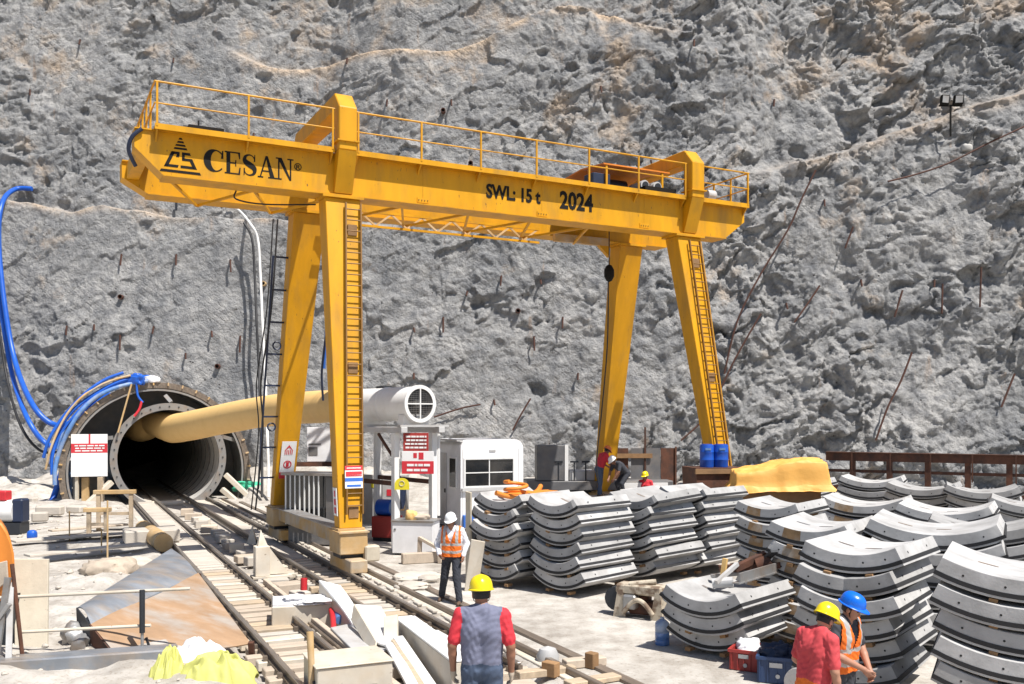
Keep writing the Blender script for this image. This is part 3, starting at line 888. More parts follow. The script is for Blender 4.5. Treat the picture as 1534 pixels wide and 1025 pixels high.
    # legs
    for s_, sg in ((0, 1), (S, -1)):
        st = s_ + sg * e
        for (tb_, tt, fr) in ((0, T1, 1), (B, T2, 0)):
            wb, wt, db, dt = .27, .44, .20, .30; Z0 = ZT - GD + (0 if fr else .22)
            mb = MB()
            lo = [(s_ - wb, tb_ - db, 1.08), (s_ + wb, tb_ - db, 1.08), (s_ + wb, tb_ + db, 1.08), (s_ - wb, tb_ + db, 1.08)]
            hi = [(st - wt, tt - dt, Z0 - .09), (st + wt, tt - dt, Z0 - .09), (st + wt, tt + dt, Z0 - .09), (st - wt, tt + dt, Z0 - .09)]
            mb.hexa(lo, hi)
            lg = mb.build('leg', Yl, t, bevel=.012)
            mb = MB(); mb.bb(st - wt - .08, st + wt + .08, tt - dt - .08, tt + dt + .08, Z0 - .088, Z0 - .03)
            mb.build('head_plate', Yl, lg)
            mb = MB(); mb.bb(s_ - wb - .05, s_ + wb + .05, tb_ - db - .05, tb_ + db + .05, 1.04, 1.078); mb.build('foot_plate', M['tan'], lg)
            if fr:
                ldx = .0 if sg > 0 else .14
                def P(f, x, d):      # on the front face, x across from the leg's right edge, d proud of it
                    c = Vector((s_, tb_ - db, 1.08)).lerp(Vector((st, tt - dt, Z0 - .09)), f)
                    w_ = wb + (wt - wb) * f
                    return c + Vector((w_ - .02 - x - ldx, -d, 0))
                ld = MB()
                for x in (.0, .38): ld.beam(P(.04, x, .10), P(.985, x, .10), .035, .07, (0, 1, 0))
                ldo = ld.build('ladder_stiles', M['rung'], lg)
                nr = 27
                for i in range(nr):
                    f = .065 + .90 * i / (nr - 1)
                    mb = MB(); mb.cyl(P(f, .0, .11), P(f, .38, .11), .016, 6); mb.build('rung', M['rung'], ldo)
                for f in (.045, .47, .90):
                    mb = MB(); a = P(f, .08, .02); b = P(f, .31, .02)
                    mb.obox((a + b) / 2, (b - a) / 2, (0, .03, .0), (0, .0, .13)); mb.build('hatch', M['brown_timber'], lg)
            if not fr and sg > 0:
                # narrow dark ladder off the left face of the back leg
                def Q(f, d): 
                    c = Vector((s_ - wb, tb_, 1.08)).lerp(Vector((st - wt, tt, Z0 - .09)), f); return c + Vector((-d, 0, 0))
                ld = MB(); ld.beam(Q(.06, .42), Q(.86, .42), .05, .05, (0, 1, 0)); ldo = ld.build('side_ladder', M['navy'], lg)
                for i in range(8):
                    mb = MB(); f = .10 + i * .108; mb.beam(Q(f, .42), Q(f, -.02), .05, .05); mb.build('ladder_bar', M['navy'], ldo)
                for f in (.28, .56):
                    mb = MB(); mb.tube([Q(f, .18) + Vector((.11 * math.cos(a * .5236), -.1, .11 * math.sin(a * .5236))) for a in range(13)], .025, 6); mb.build('hoop', M['navy'], ldo, 40)
        Z0 = ZT - GD
        # base beam, end trucks
        mb = MB(); mb.bb(s_ - .17, s_ + .17, .35, B - .3, .66, 1.0)
        bbm = mb.build('base_beam', M['yellow_faded'], t, bevel=.01)
        mb = MB(); mb.bb(s_ - .22, s_ + .22, .35, B - .3, 1.0, 1.03); mb.build('beam_flange', M['steel'], bbm)
        for tb_ in (0, B):
            mb = MB(); mb.bb(s_ - .33, s_ + .33, tb_ - .42, tb_ + .42, .50, 1.035)
            hd = mb.build('truck_head', M['tan'], t, bevel=.02)
            mb = MB(); mb.bb(s_ - .36, s_ + .36, tb_ - .46, tb_ + .46, .985, 1.02); mb.build('cap_plate', M['yellow_faded'], hd)
            mb = MB(); mb.bb(s_ - .27, s_ + .27, tb_ - .3, tb_ + .3, .40, .49); mb.build('pivot', M['dark'], hd)
            mb = MB(); mb.bb(s_ - .20, s_ + .20, tb_ - .80, tb_ + .80, .12, .41); mb.build('bogie', M['yellow_faded'], hd, bevel=.02)
            for dy in (-.5, .5):
                mb = MB(); mb.cyl((s_ - .06, tb_ + dy, .19), (s_ + .06, tb_ + dy, .19), .16, 18); mb.build('wheel', M['dark'], hd, 30)
            mb = MB(); mb.bb(s_ + .25, s_ + .60, tb_ - .50, tb_ - .18, .32, .68); mb.build('drive_motor', M['beige'], hd, bevel=.03)
    # writing and the emblem on the front girder
    yf = T1 - .28 - .006
    def put(me, s, z, name, mat=M['black']):
        me.transform(Matrix(((1, 0, 0, s), (0, 0, 1, yf), (0, 1, 0, z), (0, 0, 0, 1))))
        me.materials.clear(); me.materials.append(mat); me.flip_normals()
        o = bpy.data.objects.new(name, me); COL.objects.link(o); o.parent = gf; return o
    def write(txt, size, bold, s, z, sy):
        prev = 0.0
        for i, chx in enumerate(txt):
            if chx == ' ': continue
            full_ = text_mesh(txt[:i + 1], size, bold)
            xr = max(v.co.x for v in full_.vertices)
            me = text_mesh(chx, size, bold)
            xm = max(v.co.x for v in me.vertices)
            me.transform(Matrix.Diagonal((1, sy, 1, 1)))
            put(me, s + xr - xm, z, 'letter')
    write('SWL: 15 t', .40, .014, 4.20, Z0 + .38, 1.25)
    write('2024', .54, .018, 6.46, Z0 + .33, 1.22)
    write('\u00ae', .24, .002, -.92, Z0 + .47, 1)
    hL = .52; zL = Z0 + .20
    def letter(ch, s0, w):
        mb = MB()
        mp = lambda x, y: (s0 + x * w, yf, zL + y * hL)
        if ch == 'C' or ch == 'G':
            pts, ws = [], []
            for i in range(29):
                a = R(42 + i * 276 / 28)
                pts.append((.53 + .43 * math.cos(a), .5 + .46 * math.sin(a)))
                ws.append(.06 + .26 * max(0, -math.cos(a)) ** 1.0)
            stroke(mb, [(x * w, y * hL) for x, y in pts], [q * .5 for q in ws], lambda x, y: (s0 + x, yf, zL + y))
            poly(mb, [(.80, .62), (.92, .62), (.92, .98), (.86, .98)], mp)
        if ch == 'E':
            poly(mb, [(.12, .04), (.34, .04), (.34, .96), (.12, .96)], mp)
            for y in (0, .94): poly(mb, [(.02, y), (.90, y), (.90, y + .06), (.02, y + .06)], mp)
            poly(mb, [(.34, .47), (.66, .47), (.66, .53), (.34, .53)], mp)
            poly(mb, [(.62, .36), (.68, .36), (.68, .64), (.62, .64)], mp)
            poly(mb, [(.78, .94), (.90, .94), (.90, .70), (.85, .70)], mp); poly(mb, [(.80, .06), (.86, .32), (.93, .32), (.90, .06)], mp)
        if ch == 'S':
            pts = [(.80, .74), (.72, .88), (.50, .95), (.28, .89), (.20, .75), (.27, .62), (.50, .51), (.74, .39), (.81, .24), (.72, .10), (.48, .04), (.26, .11), (.17, .27)]
            ws = [.03, .035, .05, .09, .14, .20, .22, .20, .14, .09, .05, .035, .03]
            P3 = smoothpath([(x, y, q) for (x, y), q in zip(pts, ws)], 4)
            stroke(mb, [(p.x * w, p.y * hL) for p in P3], [p.z * .62 for p in P3], lambda x, y: (s0 + x, yf, zL + y))
            poly(mb, [(.76, .66), (.84, .66), (.84, .98), (.79, .98)], mp); poly(mb, [(.14, .02), (.19, .02), (.22, .34), (.14, .34)], mp)
        if ch == 'A':
            poly(mb, [(.44, 1.0), (.56, 1.0), (.92, .05), (.68, .05)], mp)
            poly(mb, [(.44, 1.0), (.52, .95), (.20, .05), (.13, .05)], mp)
            poly(mb, [(.27, .28), (.66, .28), (.66, .34), (.29, .34)], mp)
            poly(mb, [(.02, 0), (.32, 0), (.32, .06), (.02, .06)], mp); poly(mb, [(.58, 0), (1.0, 0), (1.0, .06), (.58, .06)], mp)
        if ch == 'N':
            poly(mb, [(.14, .05), (.22, .05), (.22, .95), (.14, .95)], mp); poly(mb, [(.78, .0), (.86, .0), (.86, .95), (.78, .95)], mp)
            poly(mb, [(.10, 1.0), (.34, 1.0), (.86, .0), (.76, .0)], mp)
            poly(mb, [(.02, 0), (.34, 0), (.34, .06), (.02, .06)], mp); poly(mb, [(.02, .94), (.3, .94), (.3, 1.0), (.02, 1.0)], mp); poly(mb, [(.64, .94), (.98, .94), (.98, 1.0), (.64, 1.0)], mp)
        return mb.build('letter', M['black'], gf)
    s = -2.98
    for ch, w in (('C', .44), ('E', .40), ('S', .38), ('A', .44), ('N', .44)):
        letter(ch, s, w); s += w * .97
    # emblem: a stepped pyramid holding two angular letters
    ex, ez = -3.52, Z0 + .14
    mb = MB(); mp = lambda x, y: (ex + x, yf, ez + y)
    wtop = lambda y: (.80 - y) * .46
    for y in (.70, .625, .55, .475):
        a, b = wtop(y + .045), wtop(y); poly(mb, [(-b, y), (b, y), (a, y + .045), (-a, y + .045)], mp)
    poly(mb, [(-.45, -.06), (.45, -.06), (.42, .0), (-.42, .0)], mp)
    # left letter
    poly(mb, [(-.36, .06), (-.28, .06), (-.115, .42), (-.195, .42)], mp); poly(mb, [(-.36, .06), (-.06, .06), (-.04, .12), (-.33, .12)], mp)
    poly(mb, [(-.195, .42), (-.02, .42), (-.02, .36), (-.22, .36)], mp); poly(mb, [(-.08, .36), (-.02, .36), (-.03, .30), (-.10, .30)], mp)
    # right letter
    poly(mb, [(.03, .42), (.20, .42), (.225, .36), (.03, .36)], mp); poly(mb, [(.03, .36), (.09, .36), (.09, .26), (.03, .26)], mp)
    poly(mb, [(.03, .29), (.255, .29), (.28, .23), (.03, .23)], mp); poly(mb, [(.20, .23), (.28, .23), (.36, .06), (.28, .06)], mp)
    poly(mb, [(.0, .12), (.28, .12), (.30, .06), (.0, .06)], mp)
    mb.build('emblem', M['black'], gf)
    # warning plates on the legs
    def plate(parent, corner, ux, uz, w, h, rows, name='warning_sign', nrm=None):
        ux = Vector(ux).normalized(); uz = Vector(uz).normalized()
        n = ux.cross(uz).normalized() if nrm is None else Vector(nrm)
        c = Vector(corner)
        mb = MB(); mb.obox(c + ux * w / 2 + uz * h / 2, ux * (w / 2), uz * (h / 2), n * .006)
        sg = mb.build(name, M['signwhite'], parent)
        for (x0, x1, y0, y1, mt) in rows:
            mb = MB(); mb.obox(c + ux * (w * (x0 + x1) / 2) + uz * (h * (y0 + y1) / 2) + n * .008, ux * (w * (x1 - x0) / 2), uz * (h * (y1 - y0) / 2), n * .003)
            mb.build('sign_print', M[mt], sg)
        return sg
    def frontpt(tb_, tt, s0, s1, f, x, d=.03):
        c = Vector((s0, tb_ - .20, 1.08)).lerp(Vector((s1, tt - .30, Z0 - .09)), f); return c + Vector((x, -d, 0))
    a = frontpt(B, T2, 0, e, .10, -.20); b = frontpt(B, T2, 0, e, .235, -.19)
    sgp = plate(t, a, (1, 0, 0), b - a, .42, (b - a).length, [(0, 1, 0, .17, 'signred')])
    uz = (b - a).normalized(); n = Vector((1, 0, 0)).cross(uz)
    def disc(c, r0, r1, mt):
        mb = MB(); k = 20; vs = []
        for i in range(k):
            q = 2 * math.pi * i / k
            for r in (r0, r1): vs.append(c + Vector((1, 0, 0)) * (r * math.cos(q)) + uz * (r * math.sin(q)) + n * .012)
        mb.add(vs, [(2 * i, 2 * i + 1, (2 * i + 3) % (2 * k), (2 * i + 2) % (2 * k)) for i in range(k)])
        mb.build('sign_print', M[mt], sgp)
    hh = (b - a).length
    disc(a + Vector((.21, 0, 0)) + uz * (hh * .38), .09, .12, 'signred')
    mb = MB(); c0 = a + Vector((.21, 0, 0)) + uz * (hh * .38) + n * .013
    mb.obox(c0, (.04, 0, 0), uz * .07, n * .002); mb.build('sign_print', M['signred'], sgp)
    mb = MB(); base = a + uz * (hh * .64) + n * .012
    mb.add([base + Vector((.08, 0, 0)) + uz * .12, base + Vector((.21, 0, 0)) + uz * .30, base + Vector((.34, 0, 0)) + uz * .12, base + Vector((.21, 0, 0)) + uz * .22], [(0, 3, 1), (3, 2, 1)])
    for k in range(5):
        p = base + Vector((.21 + (k - 2) * .05, 0, 0)); mb.obox(p + uz * .08, (.012, 0, 0), uz * .07, n * .002)
    mb.build('sign_print', M['signred'], sgp)
    a = frontpt(0, T1, 0, e, .115, -.16, .14); b = frontpt(0, T1, 0, e, .18, -.155, .14)
    plate(t, a, (1, 0, 0), b - a, .42, (b - a).length, [(0, 1, .80, 1, 'signred'), (.04, .96, .52, .74, 'signred'), (.2, .96, .56, .60, 'signwhite'), (0, 1, .30, .46, 'signblue'), (.1, .9, .06, .16, 'signblue'), (.1, .9, .87, .92, 'signwhite')])
    # small oblong sign on the left face of the near leg
    lf = lambda f, y: Vector((-.27, y, 1.08)).lerp(Vector((e - .44, T1 + y, Z0 - .09)), f) + Vector((-.02, 0, 0))
    a = lf(.035, .12); b = lf(.115, .12)
    plate(t, a, (0, -1, 0), b - a, .28, (b - a).length, [(.25, .75, .08, .3, 'signred'), (.25, .75, .38, .6, 'signred'), (.35, .65, .68, .9, 'signred')], nrm=(-1, 0, 0))
    # trolley under an orange sheet roof between the girders near the right end
    tr = MB(); s0, s1 = 8.0, 10.5
    tr.bb(s0, s1, T1 - .1, T2 + .1, ZT + .12, ZT + .22); tro = tr.build('trolley', M['dark'], t)
    mb = MB(); c_ = (T1 + T2) / 2; s0r, s1r = 8.15, 10.5
    for (ya, yb) in ((T1 + .1, c_), (T2 - .1, c_)):
        pts = [(s0r, ya, ZT + .90), (s1r, ya, ZT + .90), (s1r - .1, yb, ZT + 1.06), (s0r + .1, yb, ZT + 1.06)]
        if ya > yb: pts = pts[::-1]
        mb.slab(pts, (0, 0, -.04))
    mb.build('trolley_roof', M['orange_roof'], tro)
    for (s, y) in ((s0r + .12, T1 + .15), (s1r - .25, T1 + .15), (s0r + .12, T2 - .15), (s1r - .25, T2 - .15)):
        mb = MB(); mb.bb(s - .03, s + .03, y - .03, y + .03, ZT + .1, ZT + .88); mb.build('roof_post', Yl, tro)
    mb = MB(); mb.cyl((8.25, c_ - .6, ZT + .48), (9.4, c_ - .6, ZT + .48), .20, 18); mb.build('rope_drum', M['dark'], tro, 30)
    mb = MB(); mb.bb(7.85, 8.45, T1 + .2, T1 + .7, ZT + .28, ZT + .62); mb.build('control_box', M['navy'], tro, bevel=.02)
    for s in (9.6, 10.05):
        mb = MB(); mb.cyl((s, T1 + .1, ZT + .42), (s, T1 + .75, ZT + .42), .15, 16); m_ = mb.build('hoist_motor', M['lightgrey'], tro, 30)
        mb = MB(); mb.cyl((s, T1 + .06, ZT + .42), (s, T1 + .1, ZT + .42), .10, 16); mb.build('fan_cowl', M['dark'], m_, 30)
    mb = MB(); mb.bb(9.4, 10.5, T1 - .2, T1 + .1, ZT + .1, ZT + .32); mb.build('buffer', M['black'], tro)
    mb = MB(); mb.bb(SL + .75, SL + 1.55, T1 + .02, T1 + .5, ZT + .1, ZT + .34); mb.build('resistor_box', M['black'], t, bevel=.01)
    mb = MB(); mb.cyl((SL + 1.0, T1 + .2, ZT + .34), (SL + 1.0, T1 + .2, ZT + .5), .02, 6); mb.build('aerial', M['black'], t)
    mb = MB(); mb.cyl((12.2, T1 + .5, ZT + .5), (12.5, T1 + .5, ZT + .5), .16, 16); mb.bb(11.6, 12.9, T1 + .35, T1 + .4, ZT + .3, ZT + .34); mb.build('cable_reel', M['lightgrey'], t, 30)
    # dark plate and pendant at the back right leg
    mb = MB(); mb.bb(7.9, 9.9, T2 - .55, T2 - .40, Z0 + .0, Z0 + .24); mb.build('cable_tray', M['yellow_faded'], t)
    mb = MB(); mb.add([(9.5, T2 - .55, Z0 + .0), (9.9, T2 - .55, Z0 + .0), (9.9, T2 - .55, Z0 - .35), (9.5, T2 - .40, Z0 + .0), (9.9, T2 - .40, Z0 + .0), (9.9, T2 - .40, Z0 - .35)], [(0, 2, 1), (3, 4, 5), (0, 1, 4, 3), (1, 2, 5, 4), (2, 0, 3, 5)]); mb.build('gusset', Yl, t)
    hb = MB(); hb.lathe([(.0, -.28), (.09, -.24), (.16, -.1), (.16, .1), (.09, .24), (0, .28)], 14, (9.75, T2 - .75, Z0 - .9)); hk = hb.build('hook_block', M['black'], t, 40)
    mb = MB(); mb.cyl((9.75, T2 - .75, Z0 - .65), (9.75, T2 - .75, ZT), .018, 6); mb.build('rope', M['cable'], hk)
    pts = smoothpath([(9.72, T2 - .75, Z0 - 1.1), (9.7, T2 - .72, Z0 - 3.2), (9.55, T2 - .6, Z0 - 5.4), (9.45, T2 - .5, Z0 - 6.8), (9.5, T2 - .5, 1.6)], 6)
    mb = MB(); mb.tube(pts, .022, 6); mb.build('pendant_cable', M['cable'], hk, 40)
    # power cable looping round the left end and down the back leg
    pts = smoothpath([(SL - .30, T1 - .34, ZT - .02), (SL - .50, T1 - .31, ZT - .22), (SL - .56, T1 - .2, ZT - .5), (SL - .40, T1 - .05, ZT - .8)], 6)
    mb = MB(); mb.tube(pts, .045, 8); mb.build('power_cable', M['navy'], t, 40)
    for dx, r in ((-.9, .02), (-.78, .026)):
        pts = smoothpath([(dx + .2, T2 - .2, Z0 - .1), (dx + .1, T2 + .1, Z0 - 2.5), (dx - .05, T2 + .7, 4.6), (dx + .05, T2 + .9, 3.2), (dx - .02, B - .3, 1.0)], 6)
        mb = MB(); mb.tube(pts, r, 6); mb.build('power_cable', M['cable'], t, 40)
    pts = smoothpath([(SL + 1.9, T1 + .4, Z0 - .02), (SL + 1.9, T1 + .4, Z0 - .22), (SL + 2.6, T1 + .5, Z0 - .25), (SL + 3.9, T1 + .6, Z0 - .1)], 5)
    mb = MB(); mb.tube(pts, .02, 6); mb.build('power_cable', M['cable'], t, 40)
    return t
crane()
# ------------------------------------------------------------------ precast tunnel segments
TH, PITCH = .245, .292
def make_segment(kind, ri, chord, W, stain=False):
    al = math.asin(chord / 2 / ri); ro = ri + TH; n = 14
    zb = ro
    def pt(r, a, y): return (r * math.sin(a), y, zb - r * math.cos(a))
    proto = thing('tunnel_segment', 'x', 'tunnel segment', (0, 0, -50))
    mb = MB(); vs = []; g = .007
    hw = W / 2
    prof = [(ri, -hw + g), (ri + g, -hw), (ro - g, -hw), (ro, -hw + g), (ro, hw - g), (ro - g, hw), (ri + g, hw), (ri, hw - g)]
    m = len(prof)
    for i in range(n + 1):
        a = -al + 2 * al * i / n
        for r, y in prof: vs.append(pt(r, a, y))
    fs = []
    for i in range(n):
        for k in range(m):
            k2 = (k + 1) % m
            fs.append((i * m + k, (i + 1) * m + k, (i + 1) * m + k2, i * m + k2))
    fs.append(tuple(range(m))); fs.append(tuple(n * m + k for k in range(m - 1, -1, -1)))
    mb.add(vs, fs)
    o = mb.build('concrete_body', M['concrete'], proto, 35)
    # the same casting with knocked corners and chipped arrises
    variants = [o.data]; cr_ = random.Random(len(kind) * 31 + int(ri * 100))
    for vv in range(4):
        me = o.data.copy()
        for q in range(cr_.randint(1, 3)):
            i = cr_.choice([0, n, 0, n, cr_.randrange(n + 1)]); e = cr_.choice([0, 0, 2, 6])
            for k in (e, e + 1):
                w = me.vertices[i * m + k]; dpt = cr_.uniform(.012, .035)
                yy = dpt if w.co.y < 0 else -dpt
                w.co = (w.co.x * (1 - (.04 if i in (0, n) else 0)), w.co.y + yy, w.co.z + (-.5 * dpt if k in (0, 1, 6, 7) else .5 * dpt))
        me.set_sharp_from_angle(angle=R(14))
        variants.append(me)
    # rubber gasket running round all four joint faces, near the outer (lower) edge
    def strip(r0, r1, mat, name, a0=-al, a1=al, ends=True, d=.006):
        mb = MB(); k = 14
        for sg in (-1, 1):
            vs = []
            for i in range(k + 1):
                a = a0 + (a1 - a0) * i / k
                for (r, y) in ((r0, sg * (hw - .01)), (r0, sg * (hw + d)), (r1, sg * (hw + d)), (r1, sg * (hw - .01))): vs.append(pt(r, a, y))
            fs = [(i * 4 + q, (i + 1) * 4 + q, (i + 1) * 4 + (q + 1) % 4, i * 4 + (q + 1) % 4) for i in range(k) for q in range(4)]
            fs += [(0, 1, 2, 3), (k * 4 + 3, k * 4 + 2, k * 4 + 1, k * 4)]
            if sg > 0: fs = [q[::-1] for q in fs]
            mb.add(vs, fs)
        if ends:
            for sg in (-1, 1):
                c, s = math.cos(al), math.sin(al)
                rm = (r0 + r1) / 2
                cc = Vector((sg * rm * s, 0, zb - rm * c)); rad = Vector((sg * s, 0, -c)); tn = Vector((sg * c, 0, s))
                mb.obox(cc, rad * abs(r1 - r0) / 2, (0, hw + .002, 0), tn * d)
        return mb.build(name, mat, proto)
    strip(ro - .082, ro - .030, M['gasket'], 'gasket')
    # bolt pockets
    mb = MB()
    for sg in (-1, 1):
        for f in (-.72, -.28, .28, .72):
            a = al * f
            c = Vector(pt(ri + TH * .42, a, sg * (hw + .002))); k = 8; r = .014
            ring = [c + Vector((r * math.cos(2 * math.pi * i / k), 0, r * math.sin(2 * math.pi * i / k))) for i in range(k)]
            mb.add(ring, [tuple(range(k)) if sg < 0 else tuple(range(k - 1, -1, -1))])
        cc_, s = math.cos(al), math.sin(al)
        rad = Vector((sg * s, 0, -cc_)); tn = Vector((sg * cc_, 0, s))
        for y in (-hw * .55, hw * .45):
            c = Vector((sg * (ri + TH * .42) * s, y, zb - (ri + TH * .42) * cc_)) + tn * .003; k = 8; r = .018
            ring = [c + rad * (r * math.cos(2 * math.pi * i / k)) + Vector((0, r * math.sin(2 * math.pi * i / k), 0)) for i in range(k)]
            mb.add(ring, [tuple(range(k))])
    o = mb.build('bolt_pocket', M['hole'], proto); o['kind'] = 'stuff'
    # the two sockets the erector grips, on the concave face
    for f in (-.50, .12):
        mb = MB(); a = al * f
        c = Vector(pt(ri - .003, a, -hw * .10)); tn = Vector((math.cos(a), 0, math.sin(a))); nn = Vector((-math.sin(a), 0, math.cos(a)))
        mb.obox(c, tn * .11, Vector((0, .032, 0)), nn * .004)
        mb.build('lifting_socket', M['slot'], proto)
    if stain:
        mb = MB(); k = 4; a0, a1 = -al * .62, -al * .18
        vs = []
        for i in range(k + 1):
            a = a0 + (a1 - a0) * i / k
            for (r, y) in ((ri + .004, -hw - .003), (ro - .08, -hw - .003)): vs.append(pt(r, a, y))
        mb.add(vs, [(2 * i, 2 * i + 2, 2 * i + 3, 2 * i + 1) for i in range(k)])
        mb.f = [q[::-1] for q in mb.f]
        mb.build('rust_stain', M['conc_stain'], proto)
    tipz = zb - ri * math.cos(al)
    return dict(variants=variants, proto=proto, tipx=chord / 2, tipz=tipz, W=W, ro=ro, al=al, used=False)
SEG = {  # five moulds
    'S': make_segment('S', 1.02, 1.16, 1.75),
    'M': make_segment('M', 1.30, 1.16, 1.70),
    'MB': make_segment('MB', 1.30, 1.16, 1.70, True),
    'L': make_segment('L', 2.05, 1.80, 1.70),
    'LB': make_segment('LB', 2.05, 1.80, 1.70, True),
}
ORD = ['top', 'second', 'third', 'fourth', 'fifth', 'sixth', 'seventh', 'eighth']
spacer_rng = random.Random(4)
def stack_at(kind, c, phi, n, desc, z0=.12, spacers=True, jit=.07, PITCH=PITCH, toptilt=0.0):
    """n segments piled at ground point c; phi turns the pile clockwise"""
    sg = SEG[kind]
    for i in range(n):
        lab = ('grey segment, ' + (ORD[n - 1 - i] + ' from top' if i < n - 1 else 'topmost') + ' in ' + desc)
        o = sg['proto'] if not sg['used'] else copy_tree(sg['proto'])
        sg['used'] = True
        for ch_ in o.children:
            if ch_.name.startswith('concrete_body'): ch_.data = sg['variants'][spacer_rng.randrange(5)]
        dl = Matrix.Rotation(-phi, 3, 'Z') @ Vector((spacer_rng.uniform(-jit, jit) * .7, spacer_rng.uniform(-jit, jit) * 2, 0))
        o.location = (c.x + dl.x, c.y + dl.y, z0 + i * PITCH)
        o.rotation_euler = (spacer_rng.uniform(-.008, .008) + (toptilt if i == n - 1 else 0), spacer_rng.uniform(-.008, .008), -phi + spacer_rng.uniform(-.035, .035))
        tag(o, lab, 'tunnel segment', 'stacked tunnel segments')
        if spacers:
            for sx in (-.35, .42):
                for sy in (-1, 1):
                    a = sg['al'] * sx
                    x = sg['ro'] * math.sin(a); y = sy * (sg['W'] / 2 - .10)
                    zz = z0 + i * PITCH + sg['ro'] * (1 - math.cos(a))
                    mb = MB(); mb.box((0, 0, 0), (.09, .16, .055))
                    if not hasattr(stack_at, 'sp'):
                        stack_at.sp = mb.build('timber_spacer', M['brown_timber']); sp = stack_at.sp
                    else:
                        sp = stack_at.sp.copy(); COL.objects.link(sp)
                    if i == 0: zz = .075
                    else: zz -= .034
                    p = Vector((c.x, c.y, 0)) + Matrix.Rotation(-phi, 3, 'Z') @ Vector((x, y, 0))
                    sp.location = (p.x, p.y, zz); sp.rotation_euler = (0, -a if i else 0, -phi)
                    tag(sp, 'small brown timber spacer in ' + desc, 'spacer', 'timber spacers in ' + desc)

def stack_px(kind, u, v, n, phi, desc, z0=.12, PITCH=PITCH, **k):
    """pile whose topmost front left tip is seen at (u, v)"""
    sg = SEG[kind]; z = z0 + (n - 1) * PITCH + sg['tipz']
    Y = F * (HC - z) / (v - HZ); X = (u - 767) / F * Y
    c = Vector((X, Y, 0)) - Matrix.Rotation(-phi, 3, 'Z') @ Vector((-sg['tipx'], -sg['W'] / 2, 0))
    stack_at(kind, c, phi, n, desc, z0, PITCH=PITCH, **k)
    return c
P43 = R(44)
c1 = stack_px('S', 711, 737, 6, R(42), 'stack nearest the white cabin')
c2 = stack_px('S', 802, 742, 6, P43, 'tall stack right of the orange bundle')
ax = Vector((math.sin(P43), math.cos(P43), 0)); cxv = Vector((math.cos(P43), -math.sin(P43), 0))
c3 = c2 + ax * 2.1 + cxv * .25
stack_at('S', c3, P43, 6, toptilt=.035, desc='second stack back in the row of curved ones')
c4 = c2 + ax * 4.0 + cxv * .40
stack_at('S', c4, P43, 6, 'third stack back in the row of curved ones')
c5 = stack_px('S', 925, 733, 5, P43, 'stack under the far red-shirted worker', spacers=False)
c6 = stack_px('S', 1015, 723, 5, P43, 'back stack below the lone yellow helmet', spacers=False)
c7 = stack_px('S', 1060, 716, 5, P43, 'back stack left of the yellow tarpaulin', spacers=False)
ct = stack_px('S', 1002, 874, 3, R(40), 'low stack holding scrap steel', z0=.08, PITCH=.272)
ca = stack_px('MB', 1105, 751, 6, R(36), 'rust-stained stack left of the yellow tarpaulin')
cb = stack_px('MB', 1151, 780, 6, R(34), 'rust-stained stack behind the two near workers')
cc = stack_px('M', 1200, 811, 6, R(38), 'big stack behind the blue helmet')
ce = stack_px('L', 1408, 834, 6, R(30), 'nearest stack at the right edge', jit=.02)
cd = stack_px('L', 1308, 777, 6, R(26), 'wide stack second from the right edge')
ck = stack_px('L', 1395, 777, 5, R(26), 'wide stack behind the one at the right edge', spacers=False)
ci = stack_px('L', 1346, 754, 5, R(28), 'wide stack in the middle of the right-hand field', spacers=False)
cf = stack_px('LB', 1229, 744, 5, R(28), 'wide stack in front of the yellow tarpaulin', spacers=False)
cj = stack_px('L', 1420, 726, 5, R(26), 'far stack before the rusty frame at the right', spacers=False)
ch = stack_px('L', 1257, 713, 5, R(28), 'far stack right beside the yellow tarpaulin', spacers=False)
cl = stack_px('L', 1330, 722, 5, R(30), 'far stack before the middle of the rusty frame', spacers=False)
cm = stack_px('L', 1485, 745, 5, R(28), 'stack cut by the right edge behind the nearest ones', spacers=False)
cn = stack_px('L', 1140, 716, 5, R(34), 'far stack under the yellow tarpaulin', spacers=False)
for k in ('LB', 'MB', 'L', 'M', 'S'):
    assert SEG[k]['used']

# ------------------------------------------------------------------ ventilation fan, its frame, the duct
def sign(loc, rz, w, h, rows, label, th=.02, name='warning_sign', mat='signwhite', post=None):
    t = thing(name, label, 'sign', loc, rz)
    mb = MB(); mb.bb(-w / 2, w / 2, -th / 2, th / 2, 0, h); mb.build('board', M[mat], t, bevel=.004)
    for i, (x0, x1, z0, z1, mt) in enumerate(rows):
        mb = MB(); mb.bb(-w / 2 + w * x0, -w / 2 + w * x1, -th / 2 - .004 - .0015 * i, -th / 2 - .001, h * z0, h * z1); mb.build('sign_print', M[mt], t)
    return t
def textrows(x0, x1, z0, z1, n, mt, seed=1):
    """lines of small print broken into words"""
    rr = random.Random(seed); out = []
    hz = (z1 - z0) / n
    for i in range(n):
        x = x0 + rr.uniform(0, .06)
        while x < x1 - .05:
            w = min(rr.uniform(.08, .22), x1 - x)
            out.append((x, x + w, z0 + hz * (i + .25), z0 + hz * (i + .72), mt)); x += w + .03
    return out
FN = at(630, 605, 26.0)                       # centre of the fan's grille
FD = (at(400, 617, 33.6) - FN); FD.z = 0; FD.normalize()
FR = math.atan2(FD.y, FD.x) - math.pi / 2     # local +y runs along the fan
